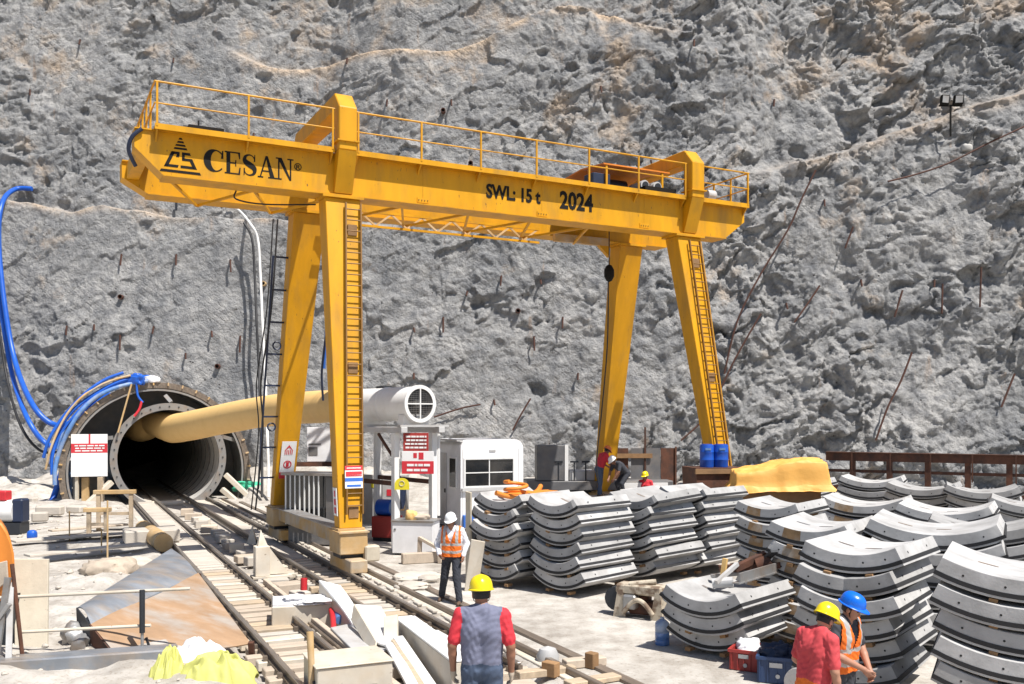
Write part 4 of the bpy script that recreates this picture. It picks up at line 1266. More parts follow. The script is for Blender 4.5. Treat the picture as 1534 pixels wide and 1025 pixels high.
def fan():
    t = thing('ventilation_fan', 'white drum-shaped ventilation fan with round wire grille on a steel frame', 'fan', (FN.x, FN.y, FN.z - .6), FR)
    z = .6
    def along(prof, name, mat, n=40, parent=t, sm=35):
        mb = MB(); mb.lathe(prof, n, (0, 0, z), Matrix.Rotation(R(-90), 3, 'X')); 
        return mb.build(name, mat, parent, sm)
    along([(.42, .02), (.42, 0), (.52, 0), (.52, .10), (.485, .12), (.485, 1.6), (.50, 1.61), (.50, 1.68), (.485, 1.69), (.485, 3.2), (.50, 3.21), (.50, 3.3), (.47, 3.32), (.47, 3.4), (.0, 3.4)], 'drum', M['white'])
    along([(.0, .32), (.43, .32)], 'inlet_shade', M['dark'])
    along([(.42, .02), (.43, .32)], 'inlet_wall', M['midgrey'])
    g = MB()
    for k in range(-7, 8):
        if k == 0: continue
        x = k * .055; h = math.sqrt(max(.43 ** 2 - x * x, 0))
        g.cyl((x, .03, z - h), (x, .03, z + h), .005, 4); g.cyl((-h, .035, z + x), (h, .035, z + x), .005, 4)
    go = g.build('grille', M['midgrey'], t)
    for a in (0, 1):
        mb = MB()
        if a: mb.bb(-.43, .43, .005, .03, z - .018, z + .018)
        else: mb.bb(-.018, .018, .0, .025, z - .43, z + .43)
        mb.build('grille_bar', M['white'], go)
    along([(.0, .10), (.10, .12), (.14, .26), (.0, .30)], 'hub', M['midgrey'], 16)
    for k in range(8):
        a = k * math.pi / 4; mb = MB()
        mb.obox((.27 * math.cos(a), .22, z + .27 * math.sin(a)), (.14 * math.cos(a), 0, .14 * math.sin(a)), (-.05 * math.sin(a), .05, .05 * math.cos(a)), (.008, 0, .004)); mb.build('fan_blade', M['dark'], t)
    for y in (.35, 2.6):
        mb = MB(); mb.bb(-.42, .42, y - .14, y + .14, -.02, .30); mb.build('saddle', M['white'], t, bevel=.01)
    mb = MB(); mb.box((.05, 2.0, z + .5), (.28, .4, .08)); mb.build('terminal_box', M['dark'], t)
    return t
fan()
def fan_frame():
    zt = FN.z - .64
    t = thing('fan_stand', 'tall white steel stand carrying the ventilation fan', 'stand', (FN.x, FN.y, 0), FR)
    W_ = .62
    for y in (.30, 3.3):
        for x in (-W_, W_):
            mb = MB(); mb.bb(x - .09, x + .09, y - .09, y + .09, .0, zt - .16); mb.build('post', M['white'], t, bevel=.01)
    for x in (-W_, W_):
        mb = MB(); mb.bb(x - .1, x + .1, -.15, 3.6, zt - .16, zt); mb.build('top_beam', M['lightgrey'], t, bevel=.01)
    for y in (-.05, 1.7, 3.5):
        mb = MB(); mb.bb(-W_ - .12, W_ + .25, y - .08, y + .08, zt + .0, zt + .06); mb.build('cross_beam', M['lightgrey'], t)
    for x in (-W_, W_):
        mb = MB(); mb.beam((x, .35, zt - .9), (x, 1.2, zt - .2), .06, .06); mb.build('brace', M['rust'], t)
        mb = MB(); mb.bb(x - .05, x + .05, .35, 3.3, 1.75, 1.87); mb.build('tie_beam', M['rust'], t)
    mb = MB(); mb.cyl((W_ + .14, .25, .85), (W_ + .14, .25, zt - .2), .06, 10); mb.build('riser_pipe', M['white'], t, 30)
    return t
fan_frame()
def loc_f(x, y, z=0.0):
    return Vector((FN.x, FN.y, 0)) + Matrix.Rotation(FR, 3, 'Z') @ Vector((x, y, z))
# duct: bellied cloth tube from the fan into the tunnel
def duct():
    a = loc_f(0, 3.38, FN.z)
    pts = [a, at(400, 616, 34.5), at(275, 640, 41.0), at(255, 641, 42.6), at(232, 634, 45.5), TR(3.6, 50, 3.1), TR(3.6, 60, 3.1)]
    path = smoothpath(pts, 8)
    rr = []
    for i in range(len(path)):
        s = i / len(path)
        base = .50 + .14 * min(1, i / 16)
        rr.append(base + .006 * math.sin(i * 1.9))
    mb = MB(); mb.tube(path, rr, 32)
    t = one('ventilation_duct', mb, M['duct'], 'fat yellow cloth air duct running from the fan into the tunnel', 'air duct', smooth=40)
duct()
# things in and around the stand
def simple_box(name, c, size, rz, mat, label, cat, bevel=.012, parts=()):
    t = thing(name, label, cat, (c[0], c[1], c[2]), rz)
    mb = MB(); mb.bb(-size[0] / 2, size[0] / 2, -size[1] / 2, size[1] / 2, 0, size[2]); mb.build('body', M[mat], t, bevel=bevel)
    for (nm, x0, x1, y0, y1, z0, z1, mt) in parts:
        mb = MB(); mb.bb(x0, x1, y0, y1, z0, z1); mb.build(nm, M[mt], t)
    return t
p = at(484, 690, 29.0)
simple_box('electrical_cabinet', (p.x, p.y, 2.28), (.95, .45, 1.05), R(8), 'cabin', 'cream electrical cabinet mounted under the fan behind the near crane leg', 'cabinet',
           parts=[('hinge', .38, .47, -.245, -.226, .80, .86, 'midgrey'), ('hinge', .38, .47, -.245, -.226, .22, .28, 'midgrey'), ('vent_grille', -.42, -.15, -.24, -.226, .2, .45, 'midgrey'), ('label_plate', -.42, -.05, -.24, -.226, .52, .56, 'midgrey')])
mb = MB(); mb.bb(-1.3, .8, -.3, .3, 0, .12)
o = one('cabinet_shelf', mb, M['rust'], 'rust-brown steel shelf below the cream electrical cabinet', 'shelf'); o.location = (p.x, p.y, 2.14); o.rotation_euler = (0, 0, R(8))
p = at(475, 770, 26.5)
def transformer():
    t = thing('radiator_cabinet', 'grey cabinet with upright cooling fins between the left crane legs', 'transformer', (p.x, p.y, .55), R(-18))
    mb = MB(); mb.bb(-1.0, .95, 0, .7, 0, 1.45); mb.build('body', M['glass'], t, bevel=.02)
    for i in range(8):
        x = -.92 + i * .15
        mb = MB(); mb.bb(x - .014, x + .014, -.16, -.12, .06, 1.45); mb.build('bar', M['white'], t)
    mb = MB(); mb.bb(.30, .90, -.03, -.001, .06, 1.4); mb.build('door', M['midgrey'], t)
    mb = MB(); mb.bb(-1.05, 1.0, -.2, .75, 1.45, 1.52); mb.build('lid', M['steel'], t)
    mb = MB(); mb.bb(-.95, .9, .05, .65, -.5, .0); mb.build('plinth', M['midgrey'], t)
transformer()
p = gnd(622, 832)
simple_box('steel_cabinet', (p.x, p.y + .25, .06), (1.10, .72, .82), R(-10), 'cabin', 'low white steel cabinet at the foot of the fan stand', 'cabinet', .01,
           parts=[('worktop', -.58, .58, -.39, .39, .82, .86, 'steel'), ('foot', -.5, -.42, -.3, -.2, -.06, 0, 'dark'), ('foot', .42, .5, -.3, -.2, -.06, 0, 'dark'), ('latch', -.5, -.45, -.375, -.361, .6, .65, 'midgrey')])
wt = Vector((p.x, p.y + .25, .92))
# sacks and gloves lying on the cabinet
def lump(name, c, r, mat, label, cat, seed, sq=2.6, rz=0.0, nz=.25, res=20, ridged=True):
    """soft crumpled heap: squashed dome pushed about by noise"""
    mb = MB(); fs = []
    n, m = res * 2, res
    B, A = np.meshgrid(np.pi * np.arange(m + 1) / m - np.pi / 2, 2 * np.pi * np.arange(n) / n, indexing='ij')
    pw = lambda q: np.sign(q) * np.abs(q) ** (2 / sq)
    x = pw(np.cos(A) * np.cos(B)); y = pw(np.sin(A) * np.cos(B)); z = pw(np.sin(B))
    q = x * 1.6 + seed; w_ = y * 1.6 + z * 1.3 + seed * .7
    d = fbm(q, w_, 4, seed) - .5
    if ridged: d = d + .5 * (.25 - np.abs(fbm(q * 1.7 + 5, w_ * 1.1, 3, seed + 5) - .5)) + .25 * (.25 - np.abs(fbm(q * 3.9, w_ * 3.1, 3, seed + 15) - .5))
    k = 1 + nz * 2 * d
    vs = np.stack([x * r[0] * k, y * r[1] * k, np.maximum(z, -.55) * r[2] * k + r[2] * .5], -1).reshape(-1, 3).tolist()
    for j in range(m):
        for i in range(n):
            i2 = (i + 1) % n
            fs.append((j * n + i, j * n + i2, (j + 1) * n + i2, (j + 1) * n + i))
    mb.add(vs, fs)
    o = mb.build(name, M[mat], None, 60)
    o.location = c; o.rotation_euler = (0, 0, rz)
    return tag(o, label, cat)
lump('sack', wt + Vector((-.12, 0, 0)), (.16, .14, .16), 'duct', 'orange-brown bag standing on the low white cabinet', 'bag', 3)
lump('rag_pile', wt + Vector((.12, .02, 0)), (.22, .16, .10), 'plank', 'crumpled pale rags on the low white cabinet', 'rags', 9)
# signs on the stand
s1 = loc_f(.0, .16, 0)
q = at(623, 676, 25.75)
sign((q.x, q.y, q.z), R(-4), .70, .50, textrows(.08, .92, .1, .9, 4, 'signwhite', 3), 'dark red notice board with white print high on the fan stand', mat='redbin')
q = at(625, 708, 25.7)
q = at(626, 710, 25.7)
sign((q.x, q.y, q.z), R(-4), .88, .62, [(.0, 1, .0, .56, 'signred'), (.36, .47, .70, .92, 'signred'), (.53, .68, .64, .94, 'signred')] + textrows(.12, .88, .06, .50, 2, 'signwhite', 5), 'white and red safety board below the dark red notice', mat='signwhite')
q = at(602, 725, 25.6)
t = thing('round_top_sign', 'yellow arched sign with a round symbol on the fan stand post', 'sign', (q.x, q.y, q.z - .16), R(-4))
mb = MB(); pts = [(-.2, 0, 0), (.2, 0, 0)] + [(.2 * math.cos(R(a)), 0, .14 + .18 * math.sin(R(a))) for a in range(0, 181, 15)]
mb.slab(pts, (0, .02, 0)); mb.build('board', M['signyellow'], t)
mb = MB(); mb.tube([(.07 * math.cos(R(a)), -.008, .17 + .07 * math.sin(R(a))) for a in range(0, 361, 24)], .008, 4); mb.build('symbol', M['lightgrey'], t)
# blue drum motor, red box behind the near leg
p = gnd(575, 812)
t = thing('pump_motor', 'blue motor on a red skid behind the near crane leg', 'pump', (p.x, p.y + .3, 0), R(-20))
mb = MB(); mb.cyl((-.22, 0, .98), (.22, 0, .98), .24, 20); mb.build('motor', M['bluebarrel'], t, 30)
mb = MB(); mb.cyl((.22, 0, .98), (.30, 0, .98), .20, 20); mb.build('end_bell', M['bluepipe'], t, 30)
mb = MB(); mb.cyl((.3, 0, .98), (.62, 0, 1.0), .09, 12); mb.build('shaft_cover', M['yellow_faded'], t, 30)
mb = MB(); mb.bb(-.30, .42, -.3, .3, .12, .74); mb.build('red_box', M['redbin'], t, bevel=.02)
mb = MB(); mb.bb(-.30, .42, -.2, .2, 0, .12); mb.build('skid', M['dark'], t)
# jackets and boards hanging in the stand
p = loc_f(-.2, .8)
t = thing('hanging_overall', 'dark blue overall hanging inside the fan stand', 'overall', (p.x, p.y, 1.05), FR)
mb = MB()
vs = []; n = 12
for (zz, w_, d_) in ((0, .16, .06), (.25, .2, .08), (.55, .22, .09), (.85, .14, .08), (.95, .03, .03)):
    for i in range(n):
        a = 2 * math.pi * i / n; k = 1 + .18 * math.sin(3 * a + zz * 5); vs.append((w_ * k * math.cos(a), d_ * k * math.sin(a), zz))
mb.add(vs, [(j * n + i, j * n + (i + 1) % n, (j + 1) * n + (i + 1) % n, (j + 1) * n + i) for j in range(4) for i in range(n)]); mb.build('cloth', M['navy'], t, 60)
mb = MB(); mb.cyl((0, 0, .94), (0, 0, 1.4), .01, 6); mb.build('hanger_cord', M['cable'], t)
p = at(575, 750, 29.5)
simple_box('tool_cupboard', (p.x, p.y, .3), (1.5, .5, 1.55), R(-5), 'lightgrey', 'grey tool cupboard standing behind the near crane leg', 'cupboard', parts=[('door_gap', -.01, .01, -.256, -.251, .1, 1.5, 'dark'), ('red_notice', .15, .45, -.262, -.251, .9, 1.1, 'signred'), ('yellow_notice', -.35, -.05, -.262, -.251, 1.15, 1.4, 'signyellow')])
p = at(505, 757, 24.0)
lump('rubbish_heap', (gnd(455, 800).x, gnd(455, 800).y, .02), (.28, .16, .10), 'blue', 'blue plastic sheet crumpled beside the crane base beam', 'plastic sheet', 14)

# ------------------------------------------------------------------ cabin
def cabin():
    Y = 27.6
    a = at(690, 745, Y)
    w = (783 - 690) / F * Y * 1.12; d = 2.2; z1 = HC + (HZ - 659) / F * Y
    t = thing('site_cabin', 'white site cabin with rounded roof edges and a four-pane window', 'cabin', (a.x + .906 * w / 2, Y + .423 * w / 2, 0), R(25))
    x0, x1 = -w / 2, w / 2; z0 = .35
    mb = MB(); r = .28; n = 6
    prof = [(x0, z0), (x1, z0)]
    for i in range(n + 1): prof.append((x1 - r + r * math.sin(math.pi / 2 * (1 - i / n)) , z1 - r + r * math.cos(math.pi / 2 * (1 - i / n))))
    for i in range(n + 1): prof.append((x0 + r - r * math.sin(math.pi / 2 * i / n), z1 - r + r * math.cos(math.pi / 2 * i / n)))
    k = len(prof)
    # front wall with an opening: walls as shell pieces
    wx0, wx1, wz0, wz1 = x0 + .10, x1 - .30, z1 - 1.42, z1 - .54
    vs = [(x, 0, z) for x, z in prof] + [(x, d, z) for x, z in prof]
    fs = [(i, (i + 1) % k, (i + 1) % k + k, i + k) for i in range(k)] + [tuple(range(2 * k - 1, k - 1, -1))]
    mb.add([(x, y, z) for x, y, z in vs], [q[::-1] for q in fs])
    sh = mb.build('shell', M['cabin'], t, 40)
    mb = MB()
    mb.bb(x0, wx0, 0, .06, z0, z1 - r); mb.bb(wx1, x1, 0, .06, z0, z1 - r); mb.bb(wx0, wx1, 0, .06, z0, wz0); mb.bb(wx0, wx1, 0, .06, wz1, z1 - r)
    mb.build('front_wall', M['cabin'], t)
    mb = MB(); mb.add([(x, .0, z) for x, z in [(x0, z1 - r - .001), (x1, z1 - r - .001)] + prof[2:]], [tuple(range(k))]); mb.build('front_gable', M['cabin'], t)
    wn_ = MB(); f = .05
    for (a0, a1, b0, b1) in ((wx0, wx1, wz0, wz0 + f), (wx0, wx1, wz1 - f, wz1), (wx0, wx0 + f, wz0 + f, wz1 - f), (wx1 - f, wx1, wz0 + f, wz1 - f)):
        wn_.bb(a0, a1, -.03, .03, b0, b1)
    wo = wn_.build('window_frame', M['white'], t)
    xm, zm = (wx0 + wx1) / 2, (wz0 + wz1) / 2
    mb = MB(); mb.bb(xm - .015, xm + .015, -.01, .03, wz0 + f, wz1 - f); mb.build('mullion', M['white'], wo)
    mb = MB(); mb.bb(wx0 + f, wx1 - f, -.006, .026, zm - .015, zm + .015); mb.build('transom', M['white'], wo)
    for (a0, a1) in ((wx0 + f, xm - .015), (xm + .015, wx1 - f)):
        for (b0, b1) in ((wz0 + f, zm - .015), (zm + .015, wz1 - f)):
            mb = MB(); mb.bb(a0, a1, .012, .018, b0, b1); mb.build('pane', M['glass'], wo)
    mb = MB(); mb.bb(wx0 - .08, wx1 + .08, -.10, .0, wz0 - .09, wz0 - .005); mb.build('sill', M['lightgrey'], wo)
    mb = MB(); mb.bb(-.1, .1, -.02, 0, z1 - .36, z1 - .30); mb.build('name_plate', M['lightgrey'], t)
    # window and door in the left side, rain gutter, panel joints
    mb = MB(); mb.bb(x0 - .03, x0 - .001, .28, .86, wz0 - .05, wz1 + .02); b_ = mb.build('side_window', M['white'], t)
    mb = MB(); mb.bb(x0 - .04, x0 - .031, .34, .80, wz0, wz1 - .03); mb.build('pane', M['glass'], b_)
    mb = MB(); mb.bb(x0 - .02, x0 - .001, 1.12, 1.92, z0 + .05, z1 - .42); dr_ = mb.build('door', M['lightgrey'], t)
    mb = MB(); mb.bb(x0 - .05, x0 - .021, 1.18, 1.24, z0 + 1.0, z0 + 1.12); mb.build('handle', M['dark'], dr_)
    mb = MB(); mb.bb(x0 - .10, x0 + .1, .05, d + .25, z1 - .05, z1 + .0); mb.build('roof_edge', M['lightgrey'], t)
    for xj in (x0 + .06, x1 - .16):
        mb = MB(); mb.bb(xj - .006, xj + .006, -.004, .0, z0, z1 - r); mb.build('panel_joint', M['lightgrey'], t)
    mb = MB(); mb.bb(x0 + .05, x0 + .75, -.12, -.001, z0 + .05, z0 + .42); mb.build('air_conditioner', M['signblue'], t, bevel=.02)
    mb = MB(); mb.bb(x0 - .8, x1, .1, d, 0, z0); mb.build('skid_base', M['dark'], t)
cabin()

# ------------------------------------------------------------------ grey plant trailer behind the cabin
def plant_trailer():
    Y = 32.5; p = at(828, 720, Y)
    t = thing('equipment_trailer', 'grey flat trailer with a tall control box and small levers', 'trailer', (p.x, Y, 0), R(4))
    mb = MB(); mb.bb(-.55, .42, 0, .8, 1.45, 2.68); mb.build('control_box', M['midgrey'], t, bevel=.02)
    mb = MB(); mb.bb(.42, .54, -.02, .8, 1.45, 2.70); mb.build('box_door', M['white'], t)
    mb = MB(); mb.bb(-.9, 4.2, -.1, 1.6, 1.12, 1.44); mb.build('deck', M['midgrey'], t, bevel=.02)
    mb = MB(); mb.bb(.6, 1.5, .1, .9, 1.44, 1.8); mb.build('engine_cover', M['lightgrey'], t, bevel=.03)
    mb = MB(); mb.bb(2.4, 4.0, -.16, -.101, 1.16, 1.38); mb.build('side_board', M['white'], t)
    for x in (.2, .75, 1.15):
        mb = MB(); mb.cyl((x, .0, 1.44), (x, .0, 2.1), .025, 6); b_ = mb.build('lever', M['dark'], t); 
        mb = MB(); mb.bb(x - .14, x + .14, -.04, .04, 2.08, 2.14); mb.build('grip', M['dark'], b_)
    for x in (-.3, .5, 2.6, 3.4):
        mb = MB(); mb.cyl((x, 0, .5), (x, .25, .5), .48, 20); w_ = mb.build('tyre', M['black'], t, 30)
        mb = MB(); mb.cyl((x, -.02, .5), (x, 0, .5), .24, 16); mb.build('rim', M['steel'], w_, 30)
    mb = MB(); mb.bb(-.5, 4.0, .3, 1.3, .85, 1.12); mb.build('chassis', M['dark'], t)
plant_trailer()
# timber uprights and rusty plates by the back right leg
p = at(960, 690, 33.5)
t = thing('steel_screen', 'dark rusty steel screen behind the back right crane leg', 'screen', (p.x, p.y, 0), R(3))
for i, (x, m_) in enumerate(((-.95, 'rust'), (-.35, 'midgrey'), (.2, 'midgrey'), (.72, 'rust'))):
    mb = MB(); mb.bb(x, x + .50, 0, .04, 1.0, 2.55); mb.build('panel', M[m_], t)
for x in (-1.0, .15, 1.25):
    mb = MB(); mb.bb(x - .03, x + .03, -.05, .0, .0, 3.3 if x == .15 else 2.6); mb.build('post', M['rust'], t)
mb = MB(); mb.bb(-1.2, .4, -.1, -.051, 2.2, 2.36); mb.build('cross_board', M['brown_timber'], t)
# working platform the far workers stand on
p = at(905, 745, 31.0)
t = thing('work_platform', 'low pale timber platform beneath the far workers', 'platform', (p.x + .6, p.y, 0), R(2))
for i in range(8):
    mb = MB(); mb.bb(-1.6 + i * .5, -1.6 + i * .5 + .47, -.6, .8, .97, 1.02); mb.build('plank', M['plank'], t)
for x in (-1.5, 0, 2.2):
    for y in (-.5, .7):
        mb = MB(); mb.bb(x - .06, x + .06, y - .06, y + .06, 0, .97); mb.build('leg', M['rust'], t)

# ------------------------------------------------------------------ blue drums on a rusty skip, tarpaulin, rusty frame
Y = 25.9
p = at(1068, 700, Y)
t = thing('steel_skip', 'rusty steel skip behind the stacks carrying two blue drums', 'skip', (p.x, p.y, 0), R(10))
zt_ = p.z
mb = MB(); mb.hexa([(-.5, -.3, 0), (.6, -.3, 0), (.6, .7, 0), (-.5, .7, 0)], [(-.62, -.35, zt_ - .03), (.78, -.35, zt_ - .03), (.78, .75, zt_ - .03), (-.62, .75, zt_ - .03)]); mb.build('tub', M['rust'], t)
mb = MB(); mb.bb(-.66, .82, -.42, -.352, zt_ - .16, zt_ - .028); mb.build('rim_bar', M['brown_timber'], t)
mb = MB(); mb.bb(-.62, .78, -.35, .75, zt_ - .028, zt_ - .002); mb.build('lid', M['rust'], t)
def drum(c, r, h, label):
    t = thing('plastic_drum', label, 'drum', c, 0, 'blue drums on the skip')
    mb = MB(); mb.lathe([(0, 0), (r * .95, 0), (r, .03), (r, h * .3), (r * 1.03, h * .32), (r * 1.03, h * .35), (r, h * .37), (r, h * .64), (r * 1.03, h * .66), (r * 1.03, h * .69), (r, h * .71), (r, h - .03), (r * .95, h), (0, h)], 28); mb.build('shell', M['bluebarrel'], t, 35)
    mb = MB(); mb.lathe([(r * .8, h), (r * .8, h + .015), (0, h + .015)], 20); mb.build('lid', M['bluebarrel'], t, 35)
    mb = MB(); mb.bb(-r * .4, r * .4, -r - .012, -r - .004 + .03, h * .76, h * .86); mb.build('label_strip', M['bluepipe'], t)
drum((p.x - .17, p.y, zt_), .19, .62, 'blue plastic drum, the left of the pair below the right crane leg')
drum((p.x + .23, p.y + .06, zt_), .20, .62, 'blue plastic drum, the right of the pair below the right crane leg')
q = at(1165, 735, 24.6)
def tarp():
    """sheeted pallet: boxy heap with sagging folds and a trailing skirt"""
    w, d, h = 3.0, 1.7, .80
    nx, ny = 130, 90
    X, Yg = np.meshgrid(np.linspace(-1, 1, nx), np.linspace(-1, 1, ny))
    ax_, ay_ = np.abs(X), np.abs(Yg)
    ed = np.maximum(ax_ - .76, ay_ - .66)                         # beyond the goods' edge the sheet falls steeply
    drop = np.clip(ed / .07, 0, 1) ** .9
    top = .62 + .16 * X + .10 * np.sin(X * 2.6 + .4) + .06 * Yg - .30 * np.clip(X - .55, 0, 1)
    crease = np.abs(fbm(X * 1.6 + Yg * .8 + 5, Yg * 1.9 - X * .5, 4, 7) - .5)
    top = top + .22 * (.25 - crease) * 2 + .06 * (fbm(X * 4, Yg * 4, 3, 19) - .5)
    per = np.arctan2(Yg, X)
    skirt = .02 + .20 * fbm(per * 2.2 + 3, ed * 2, 3, 29) - .28 * np.clip(ed / .30, 0, 1)
    Z = top * (1 - drop) + drop * np.minimum(skirt, top)
    bulge = .07 * np.sin(per * 9 + 3 * fbm(per * 1.5, per * 0, 2, 5)) + .10 * (fbm(per * 5, Z * 2, 3, 33) - .5)
    k = 1 - .16 * np.clip(ed / .30, 0, 1) + drop * bulge * .5
    px = X * (w / 2) * k; py = Yg * (d / 2) * k
    o = grid_mesh('tarpaulin', px, py, Z * h, M['tarp'])
    o.location = (q.x, q.y, q.z + .14); o.rotation_euler = (0, 0, R(-6))
    tag(o, 'crumpled yellow-orange tarpaulin heaped over goods among the segment stacks', 'tarpaulin')
tarp()
mb = MB(); mb.bb(-1.0, 1.0, -.5, .5, 0, q.z + .02)
o = one('goods_pallet', mb, M['brown_timber'], 'brown crate almost hidden under the yellow-orange tarpaulin', 'crate', bevel=.02); o.location = (q.x, q.y, 0); o.rotation_euler = (0, 0, R(-6))
def rust_frame():
    a = at(1238, 677, 33.5); b = at(1560, 692, 30.0)
    d = (b - a); d.z = 0; L_ = d.length; rz = math.atan2(d.y, d.x)
    t = thing('retaining_frame', 'long rusty steel barrier of beams and posts before the cliff', 'barrier', (a.x, a.y, 0), rz)
    mb = MB(); mb.bb(0, L_, -.1, .1, 2.12, 2.40); mb.build('top_beam', M['rust'], t, bevel=.01)
    mb = MB(); mb.bb(0, L_, -.16, .16, 2.40, 2.43); mb.build('beam_flange', M['rust'], t)
    mb = MB(); mb.bb(0, L_, -.06, .06, 1.72, 1.82); mb.build('mid_rail', M['rust'], t)
    mb = MB(); mb.bb(0, L_, -.1, .1, 1.0, 1.25); mb.build('bottom_beam', M['rust'], t)
    k = 0
    for x in np.linspace(.9, L_ - .9, 5):
        mb = MB(); mb.bb(x - .09, x + .09, -.09, .09, 0, 2.115); mb.build('post', M['rust'], t); k += 1
    for x in np.linspace(.9, L_ - .7, 5):
        mb = MB(); mb.bb(x - .02, x + .02, -.19, -.17, 1.5, 2.42); mb.build('hanger', M['rust'], t)
rust_frame()
# ------------------------------------------------------------------ people
def surface_nets(D, org, h):
    """smooth closed surface of the zero level of a sampled distance field"""
    neg = D < 0
    nx, ny, nz = D.shape
    cells = np.zeros((nx - 1, ny - 1, nz - 1), np.uint8)
    for dx in (0, 1):
        for dy in (0, 1):
            for dz in (0, 1): cells += neg[dx:nx - 1 + dx, dy:ny - 1 + dy, dz:nz - 1 + dz]
    act = (cells > 0) & (cells < 8)
    idx = -np.ones(act.shape, np.int64)
    ci = np.argwhere(act); idx[act] = np.arange(len(ci))
    acc = np.zeros((len(ci), 3)); cnt = np.zeros(len(ci))
    cor = [(a, b, c) for a in (0, 1) for b in (0, 1) for c in (0, 1)]
    for p in cor:
        for ax in range(3):
            if p[ax]: continue
            q = list(p); q[ax] = 1
            d0 = D[ci[:, 0] + p[0], ci[:, 1] + p[1], ci[:, 2] + p[2]]; d1 = D[ci[:, 0] + q[0], ci[:, 1] + q[1], ci[:, 2] + q[2]]
            m = (d0 < 0) != (d1 < 0)
            tt = np.where(m, d0 / np.where(m, d0 - d1, 1), 0)
            pt = np.tile(np.array(p, float), (len(ci), 1)); pt[:, ax] += tt
            acc[m] += pt[m]; cnt[m] += 1
    V = (ci + acc / cnt[:, None]) * h + org
    faces = []
    for ax in range(3):
        b, c = (ax + 1) % 3, (ax + 2) % 3
        sl0 = [slice(None)] * 3; sl1 = [slice(None)] * 3
        sl0[ax] = slice(0, -1); sl1[ax] = slice(1, None)
        ch = neg[tuple(sl0)] != neg[tuple(sl1)]
        E_ = np.argwhere(ch)
        ok = (E_[:, b] > 0) & (E_[:, c] > 0) & (E_[:, b] < D.shape[b] - 1) & (E_[:, c] < D.shape[c] - 1)
        E_ = E_[ok]
        inside = neg[E_[:, 0], E_[:, 1], E_[:, 2]]
        qs = []
        for (ob, oc) in ((0, 0), (1, 0), (1, 1), (0, 1)):
            k = E_.copy(); k[:, b] -= ob; k[:, c] -= oc
            qs.append(idx[k[:, 0], k[:, 1], k[:, 2]])
        Q = np.stack(qs, 1)
        Q[inside] = Q[inside][:, ::-1]
        faces.append(Q)
    Fc = np.concatenate(faces); Fc = Fc[(Fc >= 0).all(1)][:, ::-1]
    return V, Fc

def prim_d(pr, P):
    if pr[0] == 'c':
        _, a, b, r0, r1 = pr[:5]
        ab = b - a; l2 = max(ab @ ab, 1e-9)
        t = np.clip(((P - a) @ ab) / l2, 0, 1)
        return np.linalg.norm(P - a - t[..., None] * ab, axis=-1) - (r0 + (r1 - r0) * t)
    _, c, rad, rot = pr[:4]
    q = (P - c) @ rot
    k = np.linalg.norm(q / rad, axis=-1)
    return (k - 1) * np.where(k > .01, np.linalg.norm(q, axis=-1) / np.maximum(k, 1e-6), rad.min())

def V3(*a): return np.array(a, float)
def rotm(ax, deg): return np.array(Matrix.Rotation(R(deg), 3, ax))

def default_pose():
    return dict(pelvis=V3(0, 0, .93), chest=V3(0, .01, 1.27), neck=V3(0, .02, 1.46), head=V3(0, -.015, 1.605),
                shL=V3(.18, .01, 1.405), elL=V3(.255, .03, 1.13), wrL=V3(.27, -.05, .885),
                shR=V3(-.18, .01, 1.405), elR=V3(-.255, .03, 1.13), wrR=V3(-.27, -.05, .885),
                hiL=V3(.095, 0, .90), knL=V3(.11, -.015, .48), anL=V3(.12, .03, .085),
                hiR=V3(-.095, 0, .90), knR=V3(-.11, -.015, .48), anR=V3(-.12, .03, .085),
                face=V3(0, -1, 0), up=V3(0, 0, 1), toeL=V3(.03, -1, 0), toeR=V3(-.03, -1, 0))

